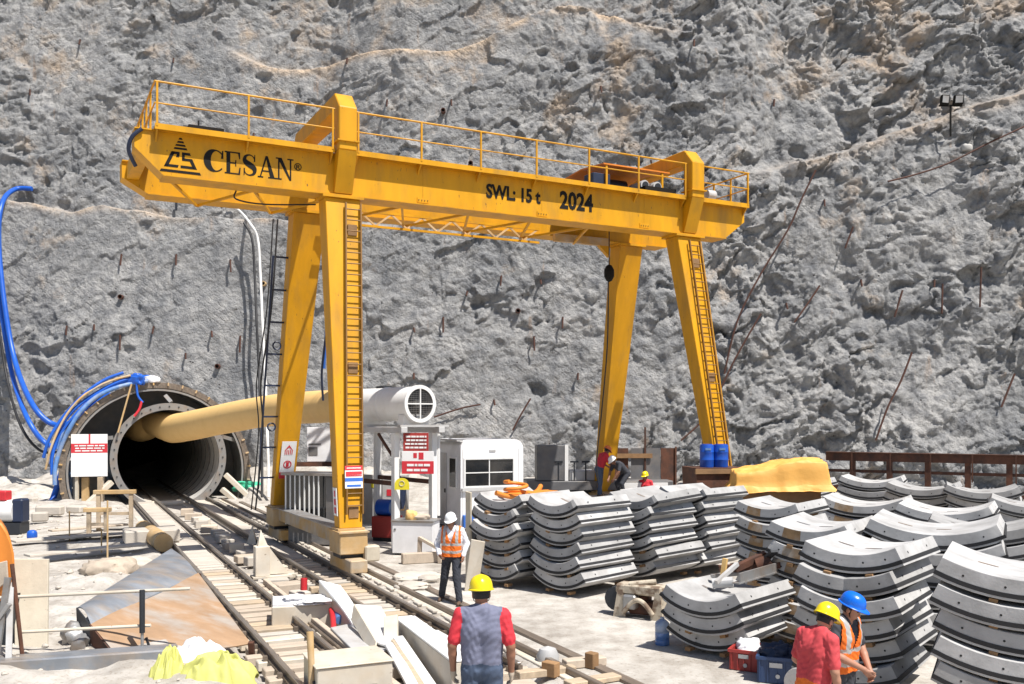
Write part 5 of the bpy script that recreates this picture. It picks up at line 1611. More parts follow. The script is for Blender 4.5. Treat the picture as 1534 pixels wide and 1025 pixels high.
def make_person(label, loc, rz, pose, cl, h=.011, helmet=None, vest=None, sleeve='short', feet=True, gloves=False, group='site workers', skin='skin', bulk=1.0):
    J = default_pose(); J.update({k: np.array(v, float) for k, v in pose.items()})
    mats = ['pants', 'shirt', 'skin', 'boot', 'sleeve', 'hand']
    pr = []                                  # (prim..., blend, material)
    def cap(a, b, r0, r1, m, k=.02): pr.append((('c', np.array(a, float), np.array(b, float), r0 * bulk if m in (0, 1, 4) else r0, r1 * bulk if m in (0, 1, 4) else r1), k, m))
    def ell(c, rad, m, rot=np.eye(3), k=.02): pr.append((('e', np.array(c, float), np.array(rad, float), rot), k, m))
    up = J['up'] / np.linalg.norm(J['up']); fc = J['face'] - up * (J['face'] @ up); fc /= np.linalg.norm(fc); sd_ = np.cross(fc, up) * -1   # person's left
    sp = J['chest'] - J['pelvis']; sp = sp / np.linalg.norm(sp)
    sx = J['shL'] - J['shR']; sx = sx / np.linalg.norm(sx); hx = J['hiL'] - J['hiR']; hx = hx / np.linalg.norm(hx)
    fw = np.cross(sx, sp) * -1; fw = fw if fw @ V3(0, -1, 0) > -.2 else -fw
    for s in (-1, 1):
        cap(J['pelvis'] - sp * .02 + hx * s * .065, J['pelvis'] + sp * .10 + hx * s * .062, .110, .100, 0, .03)
        cap(J['pelvis'] + sp * .085 + hx * s * .072, J['chest'] - sp * .02 + sx * s * .082, .112, .120, 1, .03)
        cap(J['chest'] - sp * .02 + sx * s * .082, J['chest'] + sp * .10 + sx * s * .085, .120, .105, 1, .03)
    cap(J['chest'] + sp * .02 - sx * .06, J['chest'] + sp * .02 + sx * .06, .125, .125, 1, .03)
    cap(J['shL'], J['neck'] - sp * .005 + sx * .03, .068, .062, 1, .03); cap(J['shR'], J['neck'] - sp * .005 - sx * .03, .068, .062, 1, .03)
    cap(J['neck'] - sp * .05, J['head'] - up * .05, .060, .056, 2, .02)
    for S_ in 'LR':
        s, e, w = J['sh' + S_], J['el' + S_], J['wr' + S_]
        d = (e - s); d1 = d / np.linalg.norm(d)
        hem = s + d * (.78 if sleeve == 'short' else 1.0)
        cap(s, hem, .070, .060 if sleeve == 'short' else .058, 4, .02)
        if sleeve == 'short': cap(s + d * .6, e, .047, .043, 2, .012); cap(e, e + (w - e) * .35, .043, .041, 2, .015); cap(e + (w - e) * .35, w, .041, .029, 2, .015)
        else: cap(e, w - (w - e) * .05, .056, .044, 4, .02)
        # hand: palm, four fingers of unequal length with two bends, a thumb from the side
        f = (w - e); f /= np.linalg.norm(f)
        hand = J.get('hand' + S_); f = hand / np.linalg.norm(hand) if hand is not None else f
        inn = (-sx if S_ == 'L' else sx); inn = inn - f * (inn @ f); inn /= np.linalg.norm(inn)
        fwd = np.cross(f, inn) * (1 if S_ == 'R' else -1); fwd = fwd if fwd @ fw > 0 else -fwd
        cap(w, w + f * .03, .028, .030, 5, .01)
        for q in (-.022, .0, .022): cap(w + f * .03 + fwd * q * .8, w + f * .085 + fwd * q, .021, .018, 5, .012)
        for q, ln in ((.030, .070), (.010, .080), (-.010, .074), (-.029, .058)):
            a = w + f * .092 + fwd * q; b = a + (f * .85 + inn * .35) * ln * .5; c = b + (f * .45 + inn * .85) * ln * .5
            cap(a, b, .0098, .0092, 5, .003); cap(b, c, .0092, .008, 5, .003)
        a = w + f * .035 + fwd * .028; b = a + (fwd * .6 + f * .75 + inn * .2) * .042; c = b + (f * .9 + inn * .35 + fwd * .1) * .036
        cap(a, b, .0125, .011, 5, .006); cap(b, c, .011, .0095, 5, .003)
        hp, k_, an = J['hi' + S_], J['kn' + S_], J['an' + S_]
        cap(hp, k_, .098, .074, 0, .03); cap(k_, an + (k_ - an) * .12, .074, .062, 0, .02)
        cap(an + (k_ - an) * .14, an + (k_ - an) * .02, .064, .060, 0, .01)
        if feet:
            to = J['toe' + S_] / np.linalg.norm(J['toe' + S_])
            fl = an - V3(0, 0, .045)
            cap(an, fl - to * .03, .046, .042, 3, .01); cap(fl - to * .045, fl + to * .12, .040, .040, 3, .015); cap(fl + to * .12, fl + to * .17, .040, .032, 3, .01)
    hc = J['head']; Rt = np.stack([sd_, -fc, up], 1)
    ell(hc + up * .015, (.076, .093, .108), 2, Rt, .01); ell(hc - up * .055 + fc * .030, (.056, .062, .062), 2, Rt, .02)
    cap(hc - up * .005 + fc * .088, hc - up * .035 + fc * .104, .010, .015, 2, .008)
    ell(hc - up * .075 + fc * .080, (.022, .012, .010), 2, Rt, .008); ell(hc + up * .022 + fc * .082, (.050, .014, .012), 2, Rt, .01)
    for s in (-1, 1): ell(hc + sd_ * s * .079 - up * .01 - fc * -.0, (.010, .022, .034), 2, Rt, .004)
    # sample the field
    lo = np.min([np.minimum(p[0][1] - (p[0][3] if p[0][0] == 'c' else p[0][2].max()), (p[0][2] - p[0][4]) if p[0][0] == 'c' else p[0][1] - p[0][2].max()) for p in pr], 0) - .04
    hi = np.max([np.maximum(p[0][1] + (p[0][3] if p[0][0] == 'c' else p[0][2].max()), (p[0][2] + p[0][4]) if p[0][0] == 'c' else p[0][1] + p[0][2].max()) for p in pr], 0) + .04
    n = np.ceil((hi - lo) / h).astype(int) + 1
    D = np.full(n, .5)
    for p, k, m in pr:
        if p[0] == 'c': a = np.minimum(p[1], p[2]) - max(p[3], p[4]) - .05; b = np.maximum(p[1], p[2]) + max(p[3], p[4]) + .05
        else: a = p[1] - p[2].max() - .05; b = p[1] + p[2].max() + .05
        i0 = np.maximum(((a - lo) / h).astype(int), 0); i1 = np.minimum(((b - lo) / h).astype(int) + 2, n)
        g = [lo[q] + h * np.arange(i0[q], i1[q]) for q in range(3)]
        P = np.stack(np.meshgrid(*g, indexing='ij'), -1)
        d = prim_d(p, P)
        if m in (0, 1, 4):                  # creases in the cloth
            d = d + .0035 * np.sin(P[..., 2] * 52 + 7 * np.sin(P[..., 0] * 17 + P[..., 1] * 13)) * np.sin(P[..., 0] * 29 + P[..., 2] * 11) + .0018 * np.sin(P[..., 2] * 95 + P[..., 0] * 60 + 4 * np.sin(P[..., 1] * 30))
        sl = tuple(slice(i0[q], i1[q]) for q in range(3))
        o_ = D[sl]; hh = np.clip(.5 + .5 * (o_ - d) / k, 0, 1)
        D[sl] = o_ * (1 - hh) + d * hh - k * hh * (1 - hh)
    V, Fc = surface_nets(D, lo, h)
    C_ = V[Fc].mean(1)
    best = np.full(len(C_), 9.0); mi = np.zeros(len(C_), int)
    for p, k, m in pr:
        d = prim_d(p, C_); u = d < best - 1e-6; best[u] = d[u]; mi[u] = m
    t = thing('person', label, 'person', loc, rz, group)
    me = bpy.data.meshes.new('body')
    me.from_pydata(V.tolist(), [], Fc.tolist())
    hm = 'glove' if gloves else skin
    for nm in (cl['pants'], cl['shirt'], skin, 'boot', cl.get('sleeve', cl['shirt']), hm): me.materials.append(M[nm])
    me.polygons.foreach_set('material_index', mi.astype(np.int32)); me.shade_smooth(); me.update()
    bo = bpy.data.objects.new('body', me); COL.objects.link(bo); bo.parent = t
    hcv = Vector(hc); upv = Vector(up); fcv = Vector(fc); sdv = Vector(sd_)
    B3 = Matrix((sdv, -fcv, upv)).transposed()
    for s in (-1, 1):
        mb = MB(); mb.lathe([(.0001, -.010), (.008, -.006), (.010, 0), (.008, .006), (.0001, .010)], 8, hcv + fcv * .086 + sdv * s * .031 + upv * .006)
        mb.build('eye', M['eye'], t, 60)
    # hair below the helmet: a cap round the back and sides
    mb = MB(); vs = []; k = 18
    for j in range(6):
        zz = -.055 + j * .035
        for i in range(k + 1):
            a = R(-18 + 216 * i / k)          # from ear to ear round the back
            rx = .083 * math.sqrt(max(1 - (zz / .13) ** 2, .05)); ry = .100 * math.sqrt(max(1 - (zz / .13) ** 2, .05))
            vs.append(hcv + B3 @ Vector((rx * math.cos(a), ry * math.sin(a), .015 + zz)))
    mb.add(vs, [(j * (k + 1) + i, j * (k + 1) + i + 1, (j + 1) * (k + 1) + i + 1, (j + 1) * (k + 1) + i) for j in range(5) for i in range(k)])
    mb.build('hair', M['hair'], t, 60)
    if helmet:
        hp = hcv + upv * .050
        mb = MB(); vs = []; k = 32
        prof = [(1.10, -.012), (1.10, -.004), (1.0, .004), (.985, .03), (.93, .062), (.82, .090), (.64, .112), (.40, .126), (.16, .131), (.001, .132)]
        for (r, z) in prof:
            for i in range(k):
                a = 2 * math.pi * i / k
                x = .112 * r * math.cos(a); y = .138 * r * math.sin(a)
                rid = .006 * math.exp(-(x / .02) ** 2) if z > .05 else 0
                if r > 1.05 and math.sin(a) < 0: y *= 1 + .30 * (-math.sin(a)) ** 2; z_ = z - .014 * (-math.sin(a)) ** 2
                else: z_ = z
                vs.append(hp + B3 @ Vector((x, y, z_ + rid)))
        mb.add(vs, [(j * k + i, j * k + (i + 1) % k, (j + 1) * k + (i + 1) % k, (j + 1) * k + i) for j in range(len(prof) - 1) for i in range(k)])
        ho = mb.build('hard_hat', M[helmet], t, 50)
        mb = MB()
        ring = [hp + B3 @ Vector((.090 * math.cos(2 * math.pi * i / 20), .112 * math.sin(2 * math.pi * i / 20), -.012)) for i in range(21)]
        mb.tube(ring, .010, 6); mb.build('head_band', M['dark'], ho, 50)
        mb = MB()
        for s in (-1, 1): mb.tube([hcv + sdv * s * .088 + upv * .03 - fcv * .0, hcv + sdv * s * .072 - upv * .06 + fcv * .03, hcv - upv * .118 + fcv * .045], .004, 5)
        mb.build('chin_strap', M['black'], ho)
    if vest:
        rel = (V - J['pelvis']) @ sp
        rf = (C_ - J['pelvis']) @ sp; lat = (C_ - J['pelvis']) @ sx; fr = (C_ - J['chest']) @ fw
        top = np.linalg.norm(J['neck'] - J['pelvis'])
        sel = ((mi == 1) & (rf > .0) & (np.abs(lat) < .185)) | ((mi == 0) & (rf > -.02) & (rf < .12))
        vee = (fr > 0) & (np.abs(lat) < .012 + .085 * np.clip((rf - .27) / .25, 0, 1) ** 1) & (rf > .22)
        sel &= ~vee & ~((np.abs(lat) < .085) & (rf > top - .035))
        Fs = Fc[sel]; used = np.unique(Fs); mp_ = -np.ones(len(V), int); mp_[used] = np.arange(len(used))
        me_n = np.zeros((len(V), 3))
        me.vertices.foreach_get('normal', (buf := np.zeros(len(V) * 3, np.float32))); me_n = buf.reshape(-1, 3)
        NV = V[used] + me_n[used] * .014
        rs, ls = rf[sel], np.abs(lat[sel])
        vm = np.zeros(len(Fs), int)
        vm[((rs > .055) & (rs < .105)) | ((rs > .20) & (rs < .25)) | ((ls > .095) & (ls < .145) & (rs > .25))] = 1
        mv = bpy.data.meshes.new('safety_vest'); mv.from_pydata(NV.tolist(), [], mp_[Fs].tolist())
        mv.materials.append(M['vest']); mv.materials.append(M['reflect'])
        mv.polygons.foreach_set('material_index', vm.astype(np.int32)); mv.shade_smooth(); mv.update()
        vo = bpy.data.objects.new('safety_vest', mv); COL.objects.link(vo); vo.parent = t
        so = vo.modifiers.new('thick', 'SOLIDIFY'); so.thickness = .012; so.offset = -.6
    return t, J

# the man in the foreground, seen from behind
def vfoot(z, Y): return 0
w1, _ = make_person('worker seen from behind in yellow helmet and slate-blue shirt with red sleeves', ((722 - 767) / F * 8.85, 8.85, .34), R(176),
    dict(elL=(.275, .05, 1.13), wrL=(.275, -.02, .885), elR=(-.275, .05, 1.13), wrR=(-.275, -.02, .885), head=(0.01, -.03, 1.60), up=(0.04, -.10, 1), face=(.12, -1, -.12),
         shL=(.195, .01, 1.405), shR=(-.195, .01, 1.405)),
    dict(pants='jeans', shirt='shirt_blue', sleeve='shirt_red'), h=.009, helmet='hel_yellow', gloves=True, bulk=1.08)
# the man walking towards us in the orange vest
wp = gnd(677, 903)
make_person('worker walking in white helmet and orange vest over a white long-sleeved shirt', (wp.x, wp.y, 0), R(-8),
    dict(hiL=(.095, -.01, .91), knL=(.12, -.13, .50), anL=(.19, -.20, .085), hiR=(-.095, .01, .91), knR=(-.16, .05, .49), anR=(-.25, .22, .11),
         elL=(.285, .06, 1.15), wrL=(.245, -.10, .94), elR=(-.30, .03, 1.15), wrR=(-.215, -.16, .96), handL=(.0, -.4, -1), handR=(.5, -.5, -.6),
         chest=(0, -.01, 1.27), neck=(0, -.015, 1.46), head=(-.01, -.07, 1.595), up=(-.03, -.24, 1), face=(-.12, -1, -.34), toeR=(-.1, -1, -.25)),
    dict(pants='pants_dark', shirt='shirt_white'), h=.010, helmet='hel_white', vest=True, sleeve='long', bulk=1.04)
# the pair at the right
make_person('worker in coral-red shirt and yellow helmet turned away beside the blue helmet', ((1218 - 767) / F * 9.45, 9.45, 0), R(118),
    dict(chest=(0, -.05, 1.26), neck=(0, -.09, 1.445), head=(0, -.17, 1.555), up=(0, -.50, 1), face=(.05, -1, -.55), shL=(.185, -.06, 1.39), shR=(-.185, -.06, 1.39),
         elL=(.27, -.04, 1.12), wrL=(.22, -.22, .95), elR=(-.265, -.02, 1.11), wrR=(-.25, -.10, .86)),
    dict(pants='vest', shirt='shirt_coral'), h=.009, helmet='hel_yellow', bulk=1.05, skin='skin_light')
make_person('worker in blue helmet and orange vest over a charcoal shirt looking down at his hands', ((1260 - 767) / F * 10.1, 10.1, 0), R(40),
    dict(chest=(0, -.03, 1.27), neck=(0, -.055, 1.455), head=(0, -.115, 1.575), up=(0.05, -.36, 1), face=(.25, -1, -.42), shL=(.185, -.03, 1.40), shR=(-.185, -.03, 1.40),
         elL=(.30, -.06, 1.12), wrL=(.10, -.27, .94), elR=(-.285, -.05, 1.14), wrR=(-.02, -.28, .96), handL=(-.3, -.35, -.8), handR=(.5, -.35, -.65)),
    dict(pants='shirt_dark', shirt='shirt_dark'), h=.009, helmet='hel_blue', vest=True, bulk=1.05, skin='skin_light')
# three men at the back
make_person('far worker in red shirt and orange helmet bending forward by the crane leg', ((899 - 767) / F * 31.2, 31.2, 1.02), R(118),
    dict(pelvis=(0, .04, .92), chest=(0, -.10, 1.24), neck=(0, -.17, 1.41), head=(0, -.27, 1.51), up=(0, -.6, 1), face=(0, -1, -.7), shL=(.18, -.14, 1.36), shR=(-.18, -.14, 1.36),
         elL=(.24, -.22, 1.10), wrL=(.18, -.42, .98), elR=(-.25, -.20, 1.10), wrR=(-.2, -.40, .97), hiL=(.095, .04, .90), hiR=(-.095, .04, .90), knL=(.12, -.06, .48), anL=(.13, -.1, .085), knR=(-.11, .06, .48), anR=(-.12, .12, .085)),
    dict(pants='jeans', shirt='shirt_red'), h=.016, helmet='hel_orange')
make_person('far worker in white helmet and dark clothes stooping in front of the red shirt', ((930 - 767) / F * 31.0, 31.0, 1.02), R(-62),
    dict(pelvis=(0, .20, .78), chest=(0, -.06, 1.02), neck=(0, -.20, 1.14), head=(0, -.31, 1.20), up=(0, -.8, 1), face=(0, -1, -.9), shL=(.18, -.15, 1.10), shR=(-.18, -.15, 1.10),
         elL=(.24, -.25, .84), wrL=(.15, -.38, .60), elR=(-.24, -.25, .84), wrR=(-.15, -.38, .60), hiL=(.1, .2, .76), hiR=(-.1, .2, .76), knL=(.14, -.06, .44), anL=(.13, .05, .085), knR=(-.14, -.06, .44), anR=(-.13, .05, .085)),
    dict(pants='pants_dark', shirt='shirt_dark'), h=.016, helmet='hel_white')
make_person('far worker in yellow helmet and red shirt, only head and shoulders above the stacks', ((967 - 767) / F * 32.6, 32.6, 0), R(-25),
    dict(head=(0, -.05, 1.60), up=(0, -.2, 1), face=(-.2, -1, -.3)),
    dict(pants='pants_dark', shirt='shirt_red'), h=.016, helmet='hel_yellow')
# ------------------------------------------------------------------ hoses, pipes and boards round the tunnel mouth
def hose(name, pts, r, mat, label, cat='hose', group=None, n=10, sub=7):
    mb = MB(); mb.tube(smoothpath(pts, sub), r, n)
    return one(name, mb, M[mat], label, cat, group, smooth=50)
yh = 42.0
hose('water_hose', [cliff_pt(48, 283, .15), cliff_pt(22, 284, .5), cliff_pt(3, 305, .6), cliff_pt(-2, 360, .8), cliff_pt(6, 450, .9), cliff_pt(22, 540, 1.2), at(48, 605, 42.3), at(80, 636, 42), at(112, 630, 41.8), at(145, 597, 41.6), at(178, 575, 41.6), at(215, 566, 41.6), at(232, 568, 41.7)], .125, 'blue', 'thick blue hose hanging down the cliff and looping to the tunnel crown')
hose('water_hose', [cliff_pt(-6, 400, .5), cliff_pt(4, 480, .7), cliff_pt(18, 560, .9), at(40, 625, 42.1), at(68, 664, 41.9), at(98, 668, 41.7), at(118, 640, 41.5), at(140, 610, 41.4), at(165, 590, 41.4)], .11, 'blue', 'second blue hose sagging lower before the white notice board')
hose('air_hose', [cliff_pt(-8, 430, .6), cliff_pt(0, 500, .8), cliff_pt(12, 575, 1.0), at(32, 640, 42.3), at(62, 676, 42.1), at(95, 675, 42)], .06, 'cable', 'thin black hose hanging beside the blue hoses')
hose('water_hose', [at(108, 668, 41.3), at(95, 700, 41.2), at(82, 740, 41), at(72, 765, 40.5)], .13, 'blue', 'blue hose dropping to the ground left of the notice board')
ring_hoses = ((4.06, .09, 'bluepipe', 'pale blue wrapped pipe lying closest to the launch ring'), (4.20, .06, 'blue', 'thin bright blue hose on the launch ring'), (4.30, .075, 'blue', 'middle blue hose of the bundle over the launch ring'),
              (4.42, .05, 'yellow_faded', 'thin yellow hose tied along the launch ring'), (4.52, .07, 'blue', 'outermost blue hose of the bundle over the launch ring'), (4.12, .05, 'bluepipe', 'thin pale blue line before the launch ring'))
for i, (rr_, r, m_, lb) in enumerate(ring_hoses):
    pts = []
    for a in range(96 + 3 * i, 190 - 4 * i, 9):
        wv = .05 * math.sin(a * .11 + i * 2)
        pts.append(TR(3.85 + (rr_ + wv) * math.cos(R(a)), TUN_Y - .12 + .06 * (i % 3) + .05 * math.sin(a * .2 + i), 1.25 + (rr_ + wv) * math.sin(R(a))))
    hose('ring_hose', pts, r, m_, lb, 'hose')
lump('strap_bundle', TR(3.6, TUN_Y + .1, 5.20), (.34, .16, .18), 'cloth_white', 'bundle of pale blue and white cloth tied on top of the launch ring', 'bundle', 17, nz=.35)
lump('strap_bundle', TR(2.95, TUN_Y - .1, 5.12), (.3, .16, .26), 'blue', 'knot of bright blue straps hanging at the crown of the launch ring', 'bundle', 23, nz=.5)
hose('lifting_strap', [TR(2.95, TUN_Y - .2, 5.1), TR(3.0, TUN_Y - .25, 4.6), TR(3.2, TUN_Y - .3, 4.3)], .05, 'blue', 'short blue strap hanging over the tunnel mouth', 'strap')
hose('lifting_strap', [TR(3.15, TUN_Y - .3, 4.35), TR(3.05, TUN_Y - .3, 4.0), TR(2.85, TUN_Y - .3, 3.7)], .055, 'signred', 'red end of the strap hanging over the tunnel mouth', 'strap')
hose('prop_pole', [TR(2.75, TUN_Y - .2, 5.1), TR(2.2, TUN_Y - .35, 3.0)], .04, 'tan', 'thin tan pole leaning across the ring at the left', 'pole')
# white notice board before the left of the ring
q = at(134, 714, 40.0)
sign((q.x, q.y, q.z), R(18), 1.42, 1.80, [(.0, 1, .56, .78, 'signred'), (.48, .53, .56, 1, 'signred')] + textrows(.08, .92, .58, .76, 3, 'signwhite', 11), 'large white notice board with a red band of print beside the tunnel mouth', th=.08)
mb = MB(); mb.bb(-.06, .06, -.06, .06, -.2, q.z + .1)
for x in (-.5, .5):
    o = one('board_post', (lambda b: (b.bb(x - .06, x + .06, .05, .17, -.2, q.z + 1.5), b)[1])(MB()), M['offwhite'], 'pale post holding up the white notice board', 'post', 'posts of the notice board')
    o.location = Vector((q.x, q.y, -.2)) + Matrix.Rotation(R(18), 3, 'Z') @ Vector((x, .11, 0))
# blue-grey plates below it
for (u, v0, v1, Y, w, m_, lb) in ((101, 690, 772, 40.6, .34, 'bluepipe', 'upright pale blue plate left of the notice board'), (112, 715, 770, 40.4, .12, 'lightgrey', 'thin grey upright left of the tunnel mouth'), (128, 715, 775, 40.2, .3, 'tan', 'tan timber upright under the notice board'), (150, 715, 790, 39.8, .2, 'timber', 'rough timber upright under the right of the notice board')):
    a = at(u, v0, Y); b = gnd(u, 5063 / Y + HZ)
    mb = MB(); mb.box((a.x, Y, (a.z - .2) / 2), (w, .12, a.z + .2))
    one('upright', mb, M[m_], lb, 'post', bevel=.01)
# white hose dropping from the bench
pts = [cliff_pt(340, 311, .2), cliff_pt(356, 314, .5), cliff_pt(374, 334, .7), cliff_pt(386, 358, .8), cliff_pt(390, 410, .9), cliff_pt(393, 480, 1.2), cliff_pt(397, 560, 1.4), at(400, 640, 42), at(402, 700, 41.5), at(402, 745, 41.0)]
hose('drain_hose', pts, .065, 'whitehose', 'white drain hose hanging from the bench behind the left crane legs')
hose('drain_hose', [p + Vector((-.28, 0, 0)) for p in pts[2:]], .06, 'cable', 'thin black line beside the white drain hose', 'cable')
q = cliff_pt(265, 308, .1)
mb = MB(); mb.beam(cliff_pt(264, 300, .3), cliff_pt(264, 315, .3), .1, .1); one('marker_post', mb, M['dark'], 'tiny dark post on the lip of the bench', 'post')
# blue strap hanging by the near left leg
hose('hanging_rope', [at(492, 470, 24.5), at(486, 520, 24.4), at(482, 560, 24.4), at(484, 600, 24.6)], .03, 'navy', 'dark rope hanging between the left crane legs', 'rope')
q = at(486, 512, 24.4)
mb = MB(); mb.slab([(q.x - .05, q.y, q.z - .7), (q.x + .02, q.y, q.z - .7), (q.x + .09, q.y, q.z + .5), (q.x + .03, q.y, q.z + .6)], (0, .03, 0)); one('blue_strap', mb, M['signblue'], 'bright blue strap hanging between the left crane legs', 'strap')

# ------------------------------------------------------------------ bolts, rods and cables on the rock
bolts = [(182, 382, 16), (264, 382, 16), (345, 390, 18), (100, 489, 13), (141, 487, 8), (230, 490, 10), (180, 503, 22), (317, 497, 8), (360, 504, 24), (278, 530, 8), (751, 414, 14), (664, 476, 22), (620, 492, 6), (843, 476, 16), (800, 505, 20), (700, 437, 6), (1018, 300, 8), (1178, 455, 8), (580, 150, 10), (676, 150, 9), (1160, 150, 10), (1235, 300, 9), (380, 200, 8), (520, 88, 9), (45, 135, 9), (120, 60, 8), (260, 88, 7), (900, 130, 9), (1040, 60, 10), (1290, 420, 9), (1400, 420, 10), (620, 560, 8), (740, 600, 7), (866, 560, 9), (810, 420, 6)]
for i, (u, v, ln) in enumerate(bolts):
    a = cliff_pt(u, v, -.05); b = cliff_pt(u, v, .32)
    tilt = Vector((.02 * ((i * 7) % 5 - 2), -.05, -.033 * ln))
    mb = MB(); mb.cyl(a, b, .05, 8); mb.cyl(b, b + tilt, .045, 8)
    side = 'left' if u < 420 else ('middle' if u < 950 else 'right')
    one('rock_bolt', mb, M['bolt_rust'], 'short rusty rock bolt sticking out of the ' + side + ' of the cliff', 'rock bolt', 'rusty rock bolts on the ' + side + ' of the cliff')
for i, (u, v) in enumerate(((181, 445), (326, 549), (776, 466), (664, 166), (705, 245), (395, 425))):
    c = cliff_pt(u, v, .12)
    t = thing('drain_pipe', 'round drain pipe end in the cliff, %s' % ['above the tunnel at the left', 'right of the launch ring', 'in the middle between the crane legs', 'high above the girder', 'just above the crane girder rail', 'beside the white hose'][i], 'drain pipe', c)
    mb = MB(); mb.lathe([(.12, .35), (.12, -.12), (.09, -.12), (.09, .1), (.0, .1)], 14, (0, 0, 0), Matrix.Rotation(R(-90), 3, 'X')); mb.build('pipe', M['bolt_rust'] if i != 5 else M['tan'], t, 40)
    mb = MB(); mb.lathe([(.0, .09), (.09, .09)], 14, (0, 0, 0), Matrix.Rotation(R(-90), 3, 'X')); mb.build('bore', M['hole'], t)
lines = [([(1222, 255), (1200, 300), (1180, 345), (1140, 410), (1105, 480), (1085, 560)], 'long rusty bar leaning against the cliff right of the crane'),
         ([(1366, 528), (1350, 570), (1330, 610), (1312, 660)], 'straight rusty bar sticking down from a rock knob at the right'),
         ([(1228, 428), (1210, 455), (1190, 483)], 'short dark bar on the rock right of the right crane leg'),
         ([(1352, 435), (1340, 475)], 'short dark bar in the middle of the right rock'),
         ([(1412, 425), (1411, 470)], 'upright dark bar near the right rock edge'),
         ([(1278, 340), (1266, 372)], 'small dark bar below the right walkway end'),
         ([(1470, 400), (1468, 460)], 'upright dark bar beside the far right rock'),
         ([(1520, 560), (1500, 610)], 'bent dark bar low at the far right'),
         ([(795, 597), (780, 622), (768, 645)], 'rusty bar low on the rock behind the cabin'),
         ([(975, 240), (985, 300), (975, 360)], 'thin dark cable crossing the rock behind the girder'),
         ([(1140, 470), (1100, 540), (1060, 620), (1020, 660)], 'dark cable running down the rock behind the right crane leg'),
         ([(1534, 190), (1480, 215), (1420, 245), (1370, 262), (1330, 272)], 'thin cable strung along the right bench'),
         ([(650, 625), (690, 612), (720, 606)], 'rusty bent rod behind the fan grille')]
for pts, lb in lines:
    P_ = [cliff_pt(u, v, .22) for u, v in pts]
    # take out the jumps between lumps so that the bar hangs straight
    y0, y1 = P_[0].y, P_[-1].y
    ym = min(min(p.y for p in P_), 999)
    P2 = [at(u, v, ym) for u, v in pts]
    mb = MB(); mb.tube(smoothpath(P2, 4), .045, 6)
    one('steel_bar', mb, M['bolt_rust'], lb, 'steel bar', smooth=50)
# floodlight on the right bench
c = cliff_pt(1424, 195, .6)
t = thing('floodlight_pole', 'dark pole with twin floodlights on the right bench of the cliff', 'floodlight', c)
hh = (195 - 158) / F * c.y
mb = MB(); mb.cyl((0, 0, -.3), (0, 0, hh), .05, 8); mb.build('pole', M['black'], t)
mb = MB(); mb.bb(-.55, .55, -.03, .03, hh - .05, hh + .02); mb.build('cross_arm', M['black'], t)
for x, rz in ((-.32, R(12)), (.32, R(-8))):
    mb = MB(); mb.obox((x, -.1, hh + .22), (.22 * math.cos(rz), .22 * math.sin(rz), 0), (0, .09, 0), (0, -.05, .21)); hd = mb.build('lamp_head', M['black'], t, bevel=.02)
    mb = MB(); mb.obox((x, -.20, hh + .23), (.16 * math.cos(rz), .16 * math.sin(rz), 0), (0, .01, 0), (0, -.038, .15)); mb.build('lamp_glass', M['lightgrey'], hd)
lump('boulder', cliff_pt(1448, 226, .1), (.26, .22, .22), 'lining', 'rounded pale boulder on the right bench', 'boulder', 41, nz=.12, ridged=False)
lump('boulder', cliff_pt(1492, 204, .3), (.28, .25, .22), 'midgrey', 'rounded dark boulder on the right bench', 'boulder', 43, nz=.12, ridged=False)

# ------------------------------------------------------------------ left foreground
def rail_fence():
    a = at(0, 897, 13.6); b = at(280, 880, 13.9)
    t = thing('guard_rail', 'pale two-rail scaffold guard rail at the lower left', 'guard rail', (gnd(213, 1003).x, 13.6, 0))
    o_ = Vector((gnd(213, 1003).x, 13.6, 0))
    for (p, q) in ((at(-30, 897, 13.6), at(285, 882, 13.75)), (at(32, 947, 13.62), at(226, 937, 13.7))):
        mb = MB(); mb.cyl(p - o_, q - o_, .024, 8); mb.build('rail', M['offwhite'], t, 40)
    mb = MB(); mb.cyl(at(213, 945, 13.66) - o_, at(213, 1001, 13.66) - o_, .024, 8); mb.build('post', M['steel'], t, 40)
    mb = MB(); mb.cyl(at(213, 884, 13.66) - o_, at(213, 948, 13.66) - o_, .042, 8); mb.build('coupler_sleeve', M['dark'], t, 40)
    mb = MB(); mb.beam(at(219, 955, 13.8) - o_, at(233, 998, 13.8) - o_, .03, .03); mb.build('stay', M['dark'], t)
    mb = MB(); mb.cyl(at(18, 845, 13.5) - o_, at(36, 1005, 13.5) - o_, .03, 8); mb.build('leaning_post', M['rust'], t, 40)
    mb = MB(); mb.bb(-.22, .22, -.12, .2, .0, .03); mb.build('foot', M['dark'], t)
    for (p, q, m_) in ((at(12, 865, 13.4), at(-8, 1000, 13.2), 'steel'), (at(14, 905, 13.3), at(-30, 970, 13.3), 'steel'), (at(16, 880, 13.45), at(12, 1020, 13.2), 'lightgrey')):
        mb = MB(); mb.beam(p - o_, q - o_, .08, .05); mb.build('ladder_leg', M[m_], t)
rail_fence()
a0, a1, b1, b0 = at(22, 1008, 13.9), at(70, 1005, 13.95), at(72, 838, 14.5), at(21, 838, 14.45)
mb = MB(); mb.slab([a0, a1, b1, b0], (0, .05, 0)); one('plywood_board', mb, M['beige'], 'tall beige plywood board standing behind the guard rail', 'board', bevel=.006)
mb = MB(); mb.beam(at(-20, 1006, 13.2), at(262, 986, 13.5), .40, .34); one('kerb_beam', mb, M['greyplate'], 'grey timber baulk along the foot of the guard rail', 'beam', bevel=.02)
mb = MB(); mb.beam(at(250, 990, 13.5), at(330, 1010, 13.2), .24, .14); one('kerb_beam', mb, M['plank'], 'pale short baulk under the yellow jacket', 'beam', bevel=.02)
